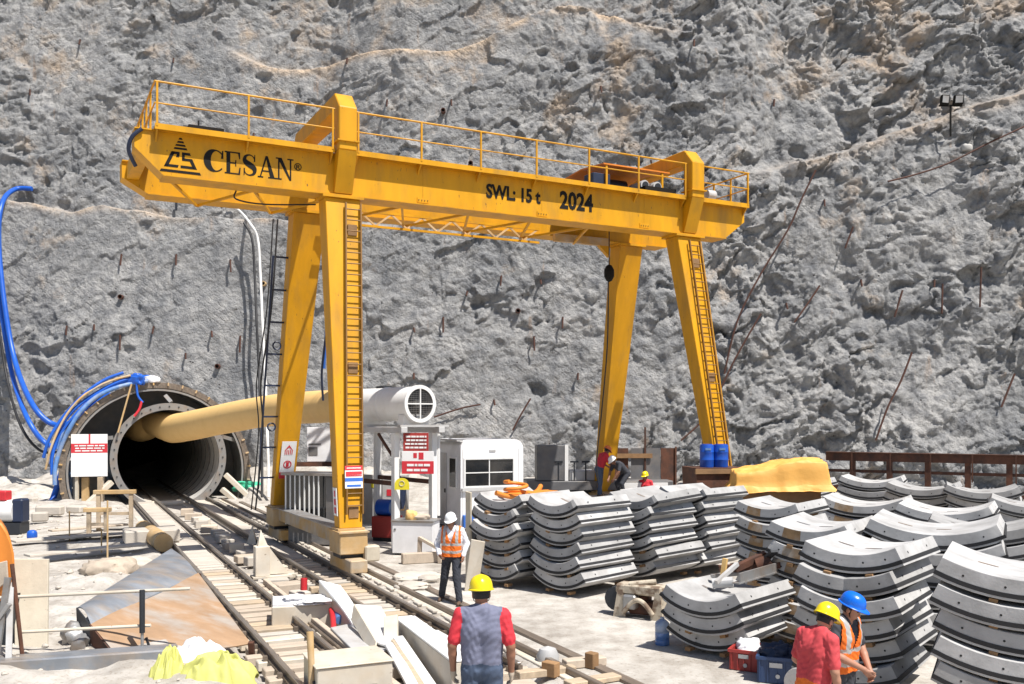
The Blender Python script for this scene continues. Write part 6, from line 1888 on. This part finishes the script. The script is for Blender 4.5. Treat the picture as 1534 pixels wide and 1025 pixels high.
# rusty plate ramp
A, B_, C_, D_, E_, F_ = at(116, 910, 14.3), at(256, 822, 16.6), at(297, 860, 15.9), at(136, 935, 14.0), at(376, 962, 14.5), at(190, 1003, 13.35)
def curved_sheet(rows, th, mat, parent, name):
    """rows of points -> thick sheet"""
    mb = MB(); m = len(rows[0]); n = len(rows)
    P_ = [Vector(p) for r_ in rows for p in r_]
    nn = (P_[1] - P_[0]).cross(P_[m] - P_[0]).normalized()
    if nn.z < 0: nn = -nn
    vs = P_ + [p - nn * th for p in P_]
    k = n * m; fs = []
    for i in range(n - 1):
        for j in range(m - 1):
            q = (i * m + j, i * m + j + 1, (i + 1) * m + j + 1, (i + 1) * m + j)
            fs += [q, tuple(x + k for x in q[::-1])]
    edge = [j for j in range(m)] + [i * m + m - 1 for i in range(1, n)] + [(n - 1) * m + j for j in range(m - 2, -1, -1)] + [i * m for i in range(n - 2, 0, -1)]
    for x, y in zip(edge, edge[1:] + edge[:1]): fs.append((x, x + k, y + k, y))
    mb.add(vs, fs)
    return mb.build(name, mat, parent, 30)
og = Vector(gnd(250, 985)); og.z = 0
t = thing('steel_ramp', 'bent rusty steel plate ramp with a grey upper sheet at the lower left', 'steel plate', og)
rows = []
for i in range(7):
    f = i / 6; l, r_ = A.lerp(D_, f), B_.lerp(C_, f); bow = .09 * math.sin(math.pi * f)
    rows.append([l.lerp(r_, j / 8) - og + Vector((0, 0, bow * (1 - .4 * j / 8))) for j in range(9)])
curved_sheet(rows, .02, M['greyplate'], t, 'upper_sheet')
rows = []
for i in range(7):
    f = i / 6; l, r_ = D_.lerp(F_, f), C_.lerp(E_, f)
    rows.append([l.lerp(r_, j / 8) - og + Vector((0, 0, .02 * math.sin(3 * f + j))) for j in range(9)])
curved_sheet(rows, .02, M['rustplate'], t, 'lower_plate')
mb = MB(); mb.slab([D_ - og, F_ - og, F_ - og + Vector((0, .05, -.4)), D_ - og + Vector((0, .05, -.5))], .02); mb.build('side_plate', M['rust'], t)
mb = MB(); mb.slab([A - og, D_ - og, D_ - og + Vector((0, .05, -.5)), A - og + Vector((0, .05, -.6))], .02); mb.build('side_plate', M['dark'], t)
for k_, (p, q) in enumerate(((C_, C_ + Vector((0, .1, -.9))), (E_, E_ + Vector((0, .1, -.4))))):
    mb = MB(); mb.beam(p - og, q - og, .08, .08); mb.build('prop', M['rust'], t)
# crumpled grey sheet in front, rubble bag behind
lump('bent_sheet', gnd(128, 985) + Vector((0, .2, 0)), (.34, .4, .30), 'steel', 'crumpled shiny grey sheet leaning under the ramp at the lower left', 'sheet metal', 33, nz=.45)
lump('sandbag', gnd(165, 868), (.55, .42, .30), 'plank', 'half-buried brown sack behind the ramp', 'sack', 37, nz=.4)
lump('sandbag', gnd(192, 856), (.62, .36, .22), 'slabc', 'pale sack slumped behind the ramp beside the track', 'sack', 38, nz=.3)
# orange machine cover at the left edge
t = thing('orange_machine', 'bright orange machine cover cut by the left edge', 'machine', (at(0, 900, 13.9).x, 13.9, 0))
o_ = Vector((at(0, 900, 13.9).x, 13.9, 0))
pr_ = [(-60, 905), (-4, 905), (8, 895), (15, 880), (20, 864), (22, 848), (21, 830), (17, 812), (11, 797), (3, 785), (-8, 777), (-22, 772), (-60, 770)]
mb = MB(); mb.slab([at(u, v, 13.7) - o_ for u, v in pr_][::-1], (-.34, .6, 0)); mb.build('cover', M['orange'], t, 50, bevel=.03)
mb = MB(); mb.slab([at(u, v, 13.66) - o_ for u, v in ((-30, 905), (12, 870), (10, 840), (-30, 850))][::-1], (0, .03, 0)); mb.build('panel', M['plank'], t, bevel=.01)
mb = MB(); mb.bb(-.5, .1, .1, .5, 0, .95); mb.build('base', M['dark'], t)
p = at(4, 757, 30.0)
t = thing('pump_unit', 'small red and white pump at the far left edge by the cliff', 'pump', (p.x, p.y, .2), 0)
mb = MB(); mb.cyl((-.3, 0, .45), (.45, 0, .45), .36, 18); mb.build('casing', M['white'], t, 30)
mb = MB(); mb.bb(-.3, .2, -.2, .2, .8, 1.1); mb.build('red_cap', M['red'], t, bevel=.03)
mb = MB(); mb.bb(.4, .75, -.25, .25, .1, .85); mb.build('motor', M['navy'], t, bevel=.05)
mb = MB(); mb.bb(-.5, .7, -.3, .3, -.25, .1); mb.build('skid', M['dark'], t)
# planks and low deck boards on the left
rl = random.Random(8)
decks = [((20, 815), (200, 800), .5), ((75, 800), (190, 790), .35), ((40, 840), (215, 822), .45)]
for i, (a, b, w) in enumerate(decks):
    p, q = gnd(*a), gnd(*b); p.z = q.z = .07 + .03 * i
    mb = MB(); mb.beam(p, q, w, .06); one('deck_board', mb, M['slabc' if i != 1 else 'plank'], ['long pale board lying on the ground left of the tracks', 'short plank lying beyond the long pale board', 'near pale board lying left of the tracks'][i], 'board', bevel=.01)
for i, (u, v) in enumerate(((27, 768), (45, 760), (75, 772), (115, 770), (60, 782))):
    p = gnd(u, v)
    mb = MB(); mb.box((p.x, p.y, .18), (rl.uniform(.5, 1.2), rl.uniform(.3, .5), rl.uniform(.25, .45)), rl.uniform(-.4, .4))
    one('rubble_block', mb, M['slabc'], 'pale broken block, %s from the left edge, at the cliff foot' % ['first', 'second', 'fourth', 'fifth', 'third'][i], 'block', 'broken blocks by the left cliff foot', bevel=.05)
lump('blue_float', gnd(48, 806), (.14, .14, .16), 'blue', 'small blue ball-shaped cap on the ground at the left', 'cap', 51, nz=.05, ridged=False)
lump('green_net', gnd(376, 745) + Vector((0, 0, .3)), (.75, .5, .28), 'green', 'crumpled bright green netting right of the tunnel mouth', 'netting', 57, nz=.5)
# timber trestle and slim rods left of the tunnel track
def trestle(u, v, w, h, label):
    p = gnd(u, v); t = thing('timber_trestle', label, 'trestle', (p.x, p.y, 0), R(10))
    for x in (-w / 2, w / 2):
        mb = MB(); mb.bb(x - .06, x + .06, -.06, .06, -.1, h); mb.build('leg', M['timber'], t)
    mb = MB(); mb.bb(-w / 2 - .15, w / 2 + .15, -.09, .09, h, h + .13); mb.build('top_rail', M['tan'], t, bevel=.01)
    mb = MB(); mb.bb(-w / 2, w / 2, -.03, .03, h * .4, h * .4 + .1); mb.build('cross_rail', M['timber'], t)
trestle(172, 793, 1.0, 1.15, 'rough timber trestle just left of the tunnel track')
trestle(146, 802, .5, .72, 'short pale trestle left of the taller one')
for i, (u, v0, v1) in enumerate(((161, 750, 842), (104, 766, 808), (152, 792, 824))):
    p = gnd(u, v1)
    mb = MB(); mb.cyl((p.x, p.y, -.1), (p.x, p.y, HC + (HZ - v0) / F * p.y), .022, 6)
    one('marker_rod', mb, M['tan'], ['tall thin rusty rod standing left of the track', 'thin rod standing far left of the track', 'short thin rod between the tall rod and the track'][i], 'rod')
mb = MB(); p, q = gnd(215, 800), gnd(245, 822); p.z = q.z = .16; mb.cyl(p, q, .26, 16)
one('concrete_roll', mb, M['tan'], 'tan rolled mat lying at the edge of the left track', 'roll', smooth=30)
mb = MB(); a = gnd(205, 812); mb.box((a.x + .3, a.y + .3, .18), (1.5, 1.2, .36), TA); one('concrete_plinth', mb, M['slabc'], 'pale concrete plinth at the left edge of the track', 'plinth', bevel=.03)

# yellow jacket and white cloth at the bottom left
def cloth(name, c, sx, sy, h, mat, label, seed, rz=0):
    nx, ny = 120, 100
    X, Yg = np.meshgrid(np.linspace(-1, 1, nx), np.linspace(-1, 1, ny))
    rim = 1 + .28 * (fbm(X * 1.3 + seed, Yg * 1.3, 3, seed) - .5) * 2
    rr_ = np.hypot(X, Yg) / rim
    Z = np.clip(1 - rr_ ** 2.4, -.15, 1)
    fold = .5 - np.sqrt((fbm(X * 2.6 + Yg * 1.6 + seed, Yg * 1.3 - X * .8, 2, seed + 3) - .5) ** 2 + .0012) * 5
    Z = Z * (.55 + .45 * fbm(X * 1.1 + 3, Yg * 1.1 + seed, 3, seed + 9) * 1.5) + .34 * fold * np.clip(1.1 - rr_, 0, 1) + .05 * fbm(X * 4, Yg * 4, 2, seed + 4)
    keepm = (rr_ < 1.02)
    o = grid_mesh(name, X * sx * (1 + .07 * np.sin(Yg * 9)), Yg * sy * (1 + .07 * np.sin(X * 8)), Z * h, M[mat], keepm)
    so = o.modifiers.new('thick', 'SOLIDIFY'); so.thickness = .012
    o.location = c; o.rotation_euler = (0, 0, rz)
    tag(o, label, 'cloth')
cloth('hivis_jacket', gnd(322, 1030) + Vector((0, .1, .02)), .52, .50, .52, 'hivis', 'bright yellow safety jacket heaped at the bottom left', 61, R(20))
cloth('hivis_jacket', gnd(248, 1028) + Vector((0, .1, .05)), .22, .26, .42, 'hivis', 'smaller yellow cloth lump left of the safety jacket', 63, R(-30))
cloth('white_rag', gnd(285, 1008) + Vector((0, .25, .08)), .42, .3, .36, 'cloth_white', 'white rag tucked behind the yellow safety jacket', 65, R(15))

# ------------------------------------------------------------------ pale steelwork between the tracks
def panel(name, pts, th, mat, label, cat='panel'):
    mb = MB(); mb.slab(pts, th); return one(name, mb, M[mat], label, cat, bevel=.008)
# long box in front
c = gnd(512, 1035)
t = thing('steel_box', 'long cream steel box lying at the bottom between the tracks', 'box', (c.x + .05, c.y + .15, -.2), R(24))
mb = MB(); mb.bb(-.50, .50, -.42, .42, 0, .60); mb.build('body', M['offwhite'], t, bevel=.015)
mb = MB(); mb.bb(-.52, .52, -.44, .44, .60, .62); mb.build('lid', M['offwhite'], t, bevel=.006)
mb = MB(); mb.cyl((-.50, -.30, .4), (-.53, -.30, .4), .02, 8); mb.build('knob', M['dark'], t)
c = gnd(476, 1034)
mb = MB(); mb.tube([(c.x, c.y - .35, -.2), (c.x - .02, c.y - .3, .4), (c.x - .05, c.y - .25, .83)], [.045, .042, .046], 10)
one('timber_post', mb, M['tan'], 'rounded tan timber post before the cream box', 'post', smooth=40)
# second box further back
c = gnd(452, 930)
t = thing('steel_box', 'cream steel box halfway along between the tracks', 'box', (c.x, c.y + .25, -.2), R(14))
mb = MB(); mb.bb(-.58, .58, -.42, .42, 0, .50); mb.build('body', M['offwhite'], t, bevel=.015)
mb = MB(); mb.bb(-.56, .50, -.40, .40, .50, .54); mb.build('dust_sheet', M['cloth_white'], t)
lump('plastic_scrap', (c.x + .1, c.y + .1, .32), (.42, .28, .06), 'cloth_white', 'crumpled white plastic lying on the middle cream box', 'plastic sheet', 71, nz=.6)
hose('red_canister', [gnd(455, 893) + Vector((0, 0, .12)), gnd(455, 893) + Vector((0, .02, .36))], .07, 'red', 'small red canister between the tracks', 'canister')
# bracket post with a pointed top
c = gnd(392, 868)
t = thing('bracket_stand', 'cream steel bracket with a slanted gusset between the tracks', 'bracket', (c.x, c.y, -.2), TA)
mb = MB(); mb.bb(-.16, .16, -.14, .14, .28, .95); mb.build('column', M['offwhite'], t, bevel=.012)
mb = MB(); mb.add([(.16, -.02, .30), (.60, -.02, .30), (.16, -.02, .92), (.16, .02, .30), (.60, .02, .30), (.16, .02, .92)], [(0, 1, 2), (5, 4, 3), (0, 3, 4, 1), (1, 4, 5, 2), (2, 5, 3, 0)]); mb.build('gusset', M['offwhite'], t)
mb = MB(); mb.bb(-.22, .65, -.2, .2, .24, .28); mb.build('base', M['offwhite'], t)
for x in (-.16, .5):
    mb = MB(); mb.bb(x - .05, x + .05, -.18, .18, 0, .24); mb.build('foot', M['slabc'], t)
mb = MB(); mb.add([(-.1, -.1, .95), (.12, -.1, .95), (.12, .1, .95), (-.1, .1, .95), (-.02, 0, 1.32)], [(3, 2, 1, 0), (0, 1, 4), (1, 2, 4), (2, 3, 4), (3, 0, 4)]); mb.build('spike', M['offwhite'], t)
c = gnd(378, 815)
mb = MB(); mb.add([(c.x - .14, c.y - .1, 0), (c.x + .14, c.y - .1, 0), (c.x + .14, c.y + .1, 0), (c.x - .14, c.y + .1, 0), (c.x, c.y, .55)], [(3, 2, 1, 0), (0, 1, 4), (1, 2, 4), (2, 3, 4), (3, 0, 4)])
one('spike_cone', mb, M['offwhite'], 'slim pale pointed stake on the right track', 'stake')
# leaning curved plate and folded plate
og = gnd(520, 965); og.z = 0
t = thing('curved_plate', 'white curved steel plate sloping down between the tracks', 'steel plate', og)
L_ = [at(478, 869, 17.2), at(500, 895, 16.6), at(522, 925, 16.0), at(538, 955, 15.3), at(545, 985, 14.6)]
R_ = [at(510, 877, 17.3), at(528, 902, 16.7), at(540, 928, 16.1), at(552, 958, 15.4), at(560, 988, 14.7)]
rows = [[l - og, l.lerp(r_, .5) - og, r_ - og] for l, r_ in zip(smoothpath(L_, 3), smoothpath(R_, 3))]
curved_sheet(rows, .03, M['white'], t, 'plate')
mb = MB(); sp_ = smoothpath(L_, 3)
vs = [p - og for p in sp_] + [Vector((p.x - og.x, p.y - og.y, -.05)) for p in sp_]; k = len(sp_)
mb.add(vs, [(i, i + 1, k + i + 1, k + i) for i in range(k - 1)]); mb.build('skirt', M['offwhite'], t)
og = gnd(560, 985); og.z = 0
panel('folded_plate', [at(532, 905, 15.9), at(571, 908, 16.0), at(585, 935, 15.2), at(582, 967, 14.2), at(566, 962, 14.3)][::-1], .04, 'white', 'white folded steel plate standing right of the curved plate', 'steel plate')
panel('folded_plate', [at(532, 905, 15.85), at(566, 962, 14.25), at(560, 985, 14.1), at(528, 930, 15.6)], .03, 'offwhite', 'shaded side sheet under the white folded plate', 'steel plate')
panel('base_sheet', [gnd(495, 940, .12), gnd(545, 930, .12), gnd(585, 970, .12), gnd(545, 990, .12)][::-1], .04, 'lightgrey', 'grey sheet lying under the curved plate', 'steel plate')
mb = MB(); mb.beam(at(586, 925, 14.9), at(586, 1010, 14.0), .22, .10, (0, 1, 0)); one('upright_plate', mb, M['offwhite'], 'cream upright steel flat right of the folded plate', 'post', bevel=.008)
for i, (p, q, m_) in enumerate(((at(584, 965, 14.2), at(622, 1035, 12.6), 'white'), (at(596, 955, 14.4), at(650, 1035, 12.7), 'white'), (at(590, 960, 14.3), at(636, 1035, 12.65), 'timber'))):
    mb = MB(); mb.beam(p, q, .16 if i < 2 else .08, .05); one('sloping_board', mb, M[m_], ['left white board sloping down towards the camera', 'right white board sloping down towards the camera', 'brown lath sloping between the two white boards'][i], 'board', bevel=.006)
mb = MB(); a = gnd(605, 958); b = gnd(692, 1030); a.z = b.z = .06; mb.beam(a, b, .28, .56)
one('white_beam', mb, M['offwhite'], 'deep cream steel beam left of the foreground worker', 'beam', bevel=.012)
mb = MB(); mb.beam(a + Vector((.02, 0, .30)), b + Vector((.02, 0, .30)), .34, .03); one('cover_strip', mb, M['white'], 'white strip along the top of the deep cream beam', 'strip', bevel=.006)
hose('red_hose', [gnd(492, 925) + Vector((0, 0, .3)), gnd(498, 935) + Vector((0, 0, .15)), gnd(500, 952) + Vector((0, 0, .05))], .05, 'red', 'red cloth stuffed beside the curved plate', 'cloth')
hose('blue_hose', [gnd(500, 925) + Vector((0, .1, .25)), gnd(508, 940) + Vector((0, .1, .1))], .08, 'bluepipe', 'blue cloth stuffed beside the red cloth', 'cloth')
# long pale timber alongside the left track, plus plates beside the right track
a = TR(4.02, 11.5, .0); b = TR(4.05, 21.0, .0); mb = MB(); mb.beam(a, b, .10, .16); one('edge_timber', mb, M['plank'], 'long pale timber lying along the left track', 'beam', bevel=.01)
a = TR(3.94, 12.2, -.05); b = TR(3.96, 19.5, -.05); mb = MB(); mb.beam(a, b, .05, .12); one('guard_steel', mb, M['rail'], 'dark guard rail lying beside the long pale timber', 'rail')
for i, y in enumerate((13.2, 14.3, 15.6)):
    mb = MB(); mb.box((0, 0, .0), (.40, .8, .05), 0); o = one('cover_plate', mb, M['white'], 'white cover plate laid between the rails of the right track', 'plate', 'white cover plates on the right track', bevel=.006)
    o.location = TR(5.48, y, .02); o.rotation_euler = (0, 0, TA)
# the low deck the foreground worker stands on
t = thing('timber_deck', 'low timber deck under the foreground worker', 'deck', (-.28, 8.85, .08), R(5))
for i in range(5):
    mb = MB(); mb.bb(-.6 + i * .25, -.6 + i * .25 + .235, -.45, .45, .21, .25); mb.build('plank', M['plank'], t)
for x in (-.5, .5):
    mb = MB(); mb.bb(x - .05, x + .05, -.4, .4, -.05, .21); mb.build('bearer', M['timber'], t)
# timbers and a pallet at the bottom centre
for i, (p, q, w, h, m_, lb) in enumerate(((gnd(775, 1018), gnd(860, 1008), .16, .10, 'timber', 'pale baulk lying right of the foreground worker'), (gnd(845, 1002), gnd(905, 996), .18, .12, 'plank', 'short pale timber by the edging angle'), (gnd(850, 1030), gnd(925, 1018), .22, .07, 'timber', 'flat plank at the bottom by the edging angle'), (gnd(880, 1000), gnd(893, 1003), .14, .22, 'brown_timber', 'small brown timber block by the edging angle'), (gnd(815, 1012), gnd(835, 1016), .14, .20, 'brown_timber', 'brown block between the pale baulks'), (gnd(700, 1040), gnd(800, 1030), .25, .08, 'plank', 'plank at the very bottom beside the foreground worker'))):
    p.z = q.z = h / 2 + .01
    mb = MB(); mb.beam(p, q, w, h); one('timber_baulk', mb, M[m_], lb, 'timber', bevel=.01)
c = gnd(858, 1000); mb = MB(); mb.lathe([(0, 0), (.16, 0), (.17, .1), (.12, .2), (0, .24)], 16, (c.x - .35, c.y + .3, 0)); one('pipe_stub', mb, M['lightgrey'], 'round pale cap at the end of the crane rail', 'cap', smooth=40)
# pale blocks and the white board by the walker
c = gnd(548, 862)
p, q = gnd(602, 845), gnd(658, 842); p.z = q.z = .13; mb = MB(); mb.beam(p, q, .2, .26); one('timber_baulk', mb, M['plank'], 'pale baulk on the ground below the low white cabinet', 'timber', bevel=.015)
t = thing('a_frame', 'small cream timber frame standing left of the walking worker', 'frame', gnd(640, 842), R(-20))
for (p, q) in (((-.22, 0, 0), (-.2, 0, .62)), ((.4, -.1, 0), (.38, -.1, .36)), ((-.22, 0, .6), (.42, -.1, .34))):
    mb = MB(); mb.beam(p, q, .10, .08); mb.build('bar', M['plank'], t, bevel=.008)
panel('leaning_board', [gnd(696, 886), gnd(716, 884), at(727, 812, 19.6), at(706, 808, 19.6)], .04, 'offwhite', 'pale board leaning against the first segment stack', 'board')
panel('stack_board', [at(697, 873, 20.6), at(705, 874, 20.5), at(705, 738, 20.5), at(697, 736, 20.6)], .05, 'beige', 'beige board standing at the left of the first segment stack', 'board')
for i, (u, v, r_) in enumerate(((628, 868, .5), (618, 882, .35), (648, 872, .3))):
    lump('sand_heap', gnd(u, v), (r_, r_ * .7, .09), 'slabc', ['middle low spill of pale sand left of the walking worker', 'spill of pale sand nearest the edging angle', 'small spill of sand closest to the walking worker'][i], 'sand', 81 + i, nz=.4)
for o in [o for o in bpy.data.objects if o.name.startswith('sand_heap')]: o['group'] = 'spills of sand by the walking worker'

# ------------------------------------------------------------------ items round the segment stacks
# orange bundle of hose on the first stack
top1 = .12 + 5 * PITCH + .26
hose('lay_flat_hose', [c1 + Vector((-.55, -.45, top1 + .16)), c1 + Vector((-.25, -.25, top1 + .06)), c1 + Vector((.1, 0, top1 + .05)), c1 + Vector((.35, .4, top1 + .12)), c1 + Vector((.45, .75, top1 + .22))], .055, 'orange', 'orange lay-flat hose stretched over the first segment stack', 'hose')
pts = [c1 + Vector((-.12 + .24 * math.cos(a * .45), -.10 + .24 * math.sin(a * .45), top1 + .12 + .012 * a)) for a in range(0, 24)]
hose('hose_coil', pts, .04, 'orange', 'coiled orange hose on top of the first segment stack', 'hose', sub=2)
lump('orange_sheet', c1 + Vector((.25, .35, top1 - .02)), (.55, .35, .10), 'orange', 'flattened orange sheet beside the hose coil on the first stack', 'sheet', 95, nz=.5)
# scrap on the low stack
zs = .12 + 2 * PITCH + .24
t = thing('scrap_steel', 'tangle of rusty and grey steel offcuts on the low segment stack', 'scrap', (ct.x, ct.y, zs), R(-35))
for i, (p, q, w, h, m_) in enumerate((((-.3, .3, .22), (.55, .75, .30), .12, .10, 'rust'), ((.0, .2, .25), (.3, .8, .45), .10, .10, 'rust'), ((.25, .7, .3), (.55, .5, .55), .14, .04, 'dark'), ((-.35, .1, .12), (.2, .5, .18), .1, .05, 'steel'), ((-.1, -.3, .1), (.05, .2, .34), .06, .06, 'lightgrey'), ((-.15, .1, .15), (-.12, .12, .42), .07, .07, 'duct'), ((.3, .8, .3), (.7, .75, .42), .2, .05, 'plank'))):
    mb = MB(); mb.beam(p, q, w, h); mb.build('offcut', M[m_], t)
mb = MB(); mb.cyl((.25, .55, .28), (.45, .62, .36), .12, 14); mb.build('pipe_end', M['rust'], t, 30)
mb = MB(); mb.cyl((-.2, -.2, .06), (.1, -.1, .1), .08, 12); mb.build('flange', M['lightgrey'], t, 30)
a_ = Matrix.Rotation(-R(40), 3, 'Z') @ Vector((.42, -.5, 0)); b_ = Matrix.Rotation(-R(40), 3, 'Z') @ Vector((.46, .86, 0))
mb = MB(); mb.beam(ct + a_ + Vector((0, 0, zs + .24)), ct + b_ + Vector((0, 0, zs + .26)), .03, .16); mb.beam(ct + a_ + Vector((-.06, -.02, zs + .17)), ct + b_ + Vector((-.06, -.02, zs + .19)), .12, .02); one('steel_angle', mb, M['steel'], 'grey steel angle lying along the low segment stack', 'steel angle')
# old mixer-like clamp frame left of the low stack
c = gnd(962, 925)
t = thing('clamp_frame', 'weathered cream gripping frame standing left of the low segment stack', 'clamp frame', (c.x, c.y, 0), R(-30))
mb = MB(); mb.bb(-.46, .42, -.16, .2, .42, .60); mb.build('top_beam', M['weathered'], t, bevel=.03)
mb = MB(); mb.bb(-.40, .10, .0, .26, .08, .42); mb.build('gear_case', M['rust'], t, bevel=.04)
mb = MB(); mb.bb(-.30, -.05, -.22, .0, .16, .42); mb.build('cylinder_block', M['steel'], t, bevel=.03)
mb = MB(); mb.cyl((-.2, -.1, .6), (.25, .05, .66), .05, 10); mb.build('hydraulic_ram', M['weathered'], t, 30)
for x in (-.36, .36):
    mb = MB(); mb.bb(x - .07, x + .07, -.14, .14, 0.06, .50); mb.build('leg', M['weathered'], t, bevel=.02)
    mb = MB(); mb.slab([(x - .14, -.17, .0), (x + .10, -.17, .0), (x + .05, -.17, .5), (x - .05, -.17, .5)][::-1], (0, .04, 0)); mb.build('gusset', M['weathered'], t)
mb = MB(); mb.tube([(-.28 + .028 * i, -.20, .10 + .24 * math.sin(math.pi * i / 20)) for i in range(21)], .045, 8); mb.build('jaw', M['weathered'], t, 50)
mb = MB(); mb.cyl((-.5, -.05, .3), (-.5, .2, .3), .22, 16); mb.build('wheel', M['dark'], t, 30)
mb = MB(); mb.bb(-.25, .3, -.05, .2, .05, .3); mb.build('motor', M['rust'], t, bevel=.03)
# water bottle
c = gnd(992, 966)
t = thing('water_bottle', 'large blue water bottle standing by the low segment stack', 'bottle', (c.x, c.y, 0))
r_ = .115
mb = MB(); mb.lathe([(0, 0), (r_ * .92, 0), (r_, .02), (r_, .08), (r_ * .95, .09), (r_, .10), (r_, .2)], 24); mb.build('lower_body', M['bottle'], t, 40)
mb = MB(); mb.lathe([(r_, .2), (r_ * .95, .21), (r_, .22), (r_, .33), (r_ * .9, .36), (r_ * .5, .40), (r_ * .3, .41), (r_ * .3, .44), (0, .44)], 24); mb.build('upper_body', M['bottle_top'], t, 40)
# crates
def crate(u, v, w, d, h, rz, mat, label):
    c = gnd(u, v); t = thing('plastic_crate', label, 'crate', (c.x, c.y, 0), rz, 'plastic crates by the low stack')
    e = .022
    for (x0, x1, y0, y1) in ((-w / 2, w / 2, -d / 2, -d / 2 + e), (-w / 2, w / 2, d / 2 - e, d / 2), (-w / 2, -w / 2 + e, -d / 2 + e, d / 2 - e), (w / 2 - e, w / 2, -d / 2 + e, d / 2 - e)):
        mb = MB(); mb.bb(x0, x1, y0, y1, .01, h); mb.build('side', M[mat], t)
    mb = MB(); mb.bb(-w / 2 + e, w / 2 - e, -d / 2 + e, d / 2 - e, .0, .02); mb.build('bottom', M[mat], t)
    mb = MB()
    for (x0, x1, y0, y1) in ((-w / 2 - .02, w / 2 + .02, -d / 2 - .02, -d / 2 + .004), (-w / 2 - .02, w / 2 + .02, d / 2 - .004, d / 2 + .02), (-w / 2 - .02, -w / 2 + .004, -d / 2 + .004, d / 2 - .004), (w / 2 - .004, w / 2 + .02, -d / 2 + .004, d / 2 - .004)): mb.bb(x0, x1, y0, y1, h - .04, h + .003)
    mb.build('rim', M[mat], t)
    for x in np.linspace(-w / 2 + .03, w / 2 - .03, 5):
        mb = MB(); mb.bb(x - .008, x + .008, -d / 2 - .015, -d / 2 + .001, .02, h - .04); mb.build('rib', M[mat], t)
        
    mb = MB(); mb.bb(-w * .18, w * .16, -d / 2 - .020, -d / 2 - .016, h * .62, h * .80); mb.build('label_plate', M['lightgrey'], t)
    mb = MB(); mb.cyl((.02, -d / 2 - .020, h * .3), (.02, -d / 2 - .016, h * .3), .03, 10); mb.build('sticker', M['lightgrey'], t)
    return t, c
_, c = crate(1121, 1000, .42, .5, .30, R(-28), 'redbin', 'red plastic crate holding a white bag by the low stack')
lump('plastic_bag', c + Vector((.02, .05, .18)), (.16, .16, .14), 'cloth_white', 'crumpled white bag in the red crate', 'bag', 91, nz=.4)
_, c = crate(1165, 1018, .50, .5, .36, R(-20), 'bluebin', 'dark blue plastic crate in front of the red one')
lump('dark_sheet', c + Vector((.05, .02, .26)), (.22, .2, .14), 'navy', 'dark blue jacket stuffed in the blue crate', 'jacket', 93, nz=.5)
hose('plastic_disc', [Vector(((1196 - 767) / F * 10.6, 10.6, .62)), Vector(((1196 - 767) / F * 10.6 + .02, 10.64, .62))], .16, 'lightgrey', 'pale round lid beside the blue crate', 'lid', n=24, sub=1)

# scattered stones and timber offcuts on the left ground
rs = random.Random(77)
pm_ = MB(); st = []
for k in range(3):
    mb = MB(); bmv = []
    for j in range(5):
        for i in range(7):
            a = 2 * math.pi * i / 7; b = math.pi * j / 4 - math.pi / 2
            r_ = 1 + rs.uniform(-.22, .22); bmv.append((math.cos(a) * math.cos(b) * r_, math.sin(a) * math.cos(b) * r_ * .8, math.sin(b) * r_ * .6))
    mb.add(bmv, [(j * 7 + i, j * 7 + (i + 1) % 7, (j + 1) * 7 + (i + 1) % 7, (j + 1) * 7 + i) for j in range(4) for i in range(7)])
    st.append(mb)
big = MB()
for k in range(900):
    o_ = rs.uniform(-6, 2.5); l_ = rs.uniform(10, 42)
    if k > 600: o_ = rs.uniform(2.4, 6.8); l_ = rs.uniform(10, 40)
    p = TR(o_, l_); s_ = rs.uniform(.015, .07) * (1.6 if rs.random() < .08 else 1) * (1 if k <= 600 else .6)
    z = float(ground_z(p.x, p.y)); m_ = st[k % 3]; a = rs.uniform(0, 6.28); ca_, sa_ = math.cos(a), math.sin(a)
    big.add([(p.x + s_ * (x * ca_ - y * sa_), p.y + s_ * (x * sa_ + y * ca_), z + s_ * .3 + s_ * zz) for x, y, zz in m_.v], m_.f)
o = big.build('loose_stones', M['slabc'], None, 50); tag(o, 'loose pale stones scattered over the ground by the tracks', 'stones', kind='stuff')
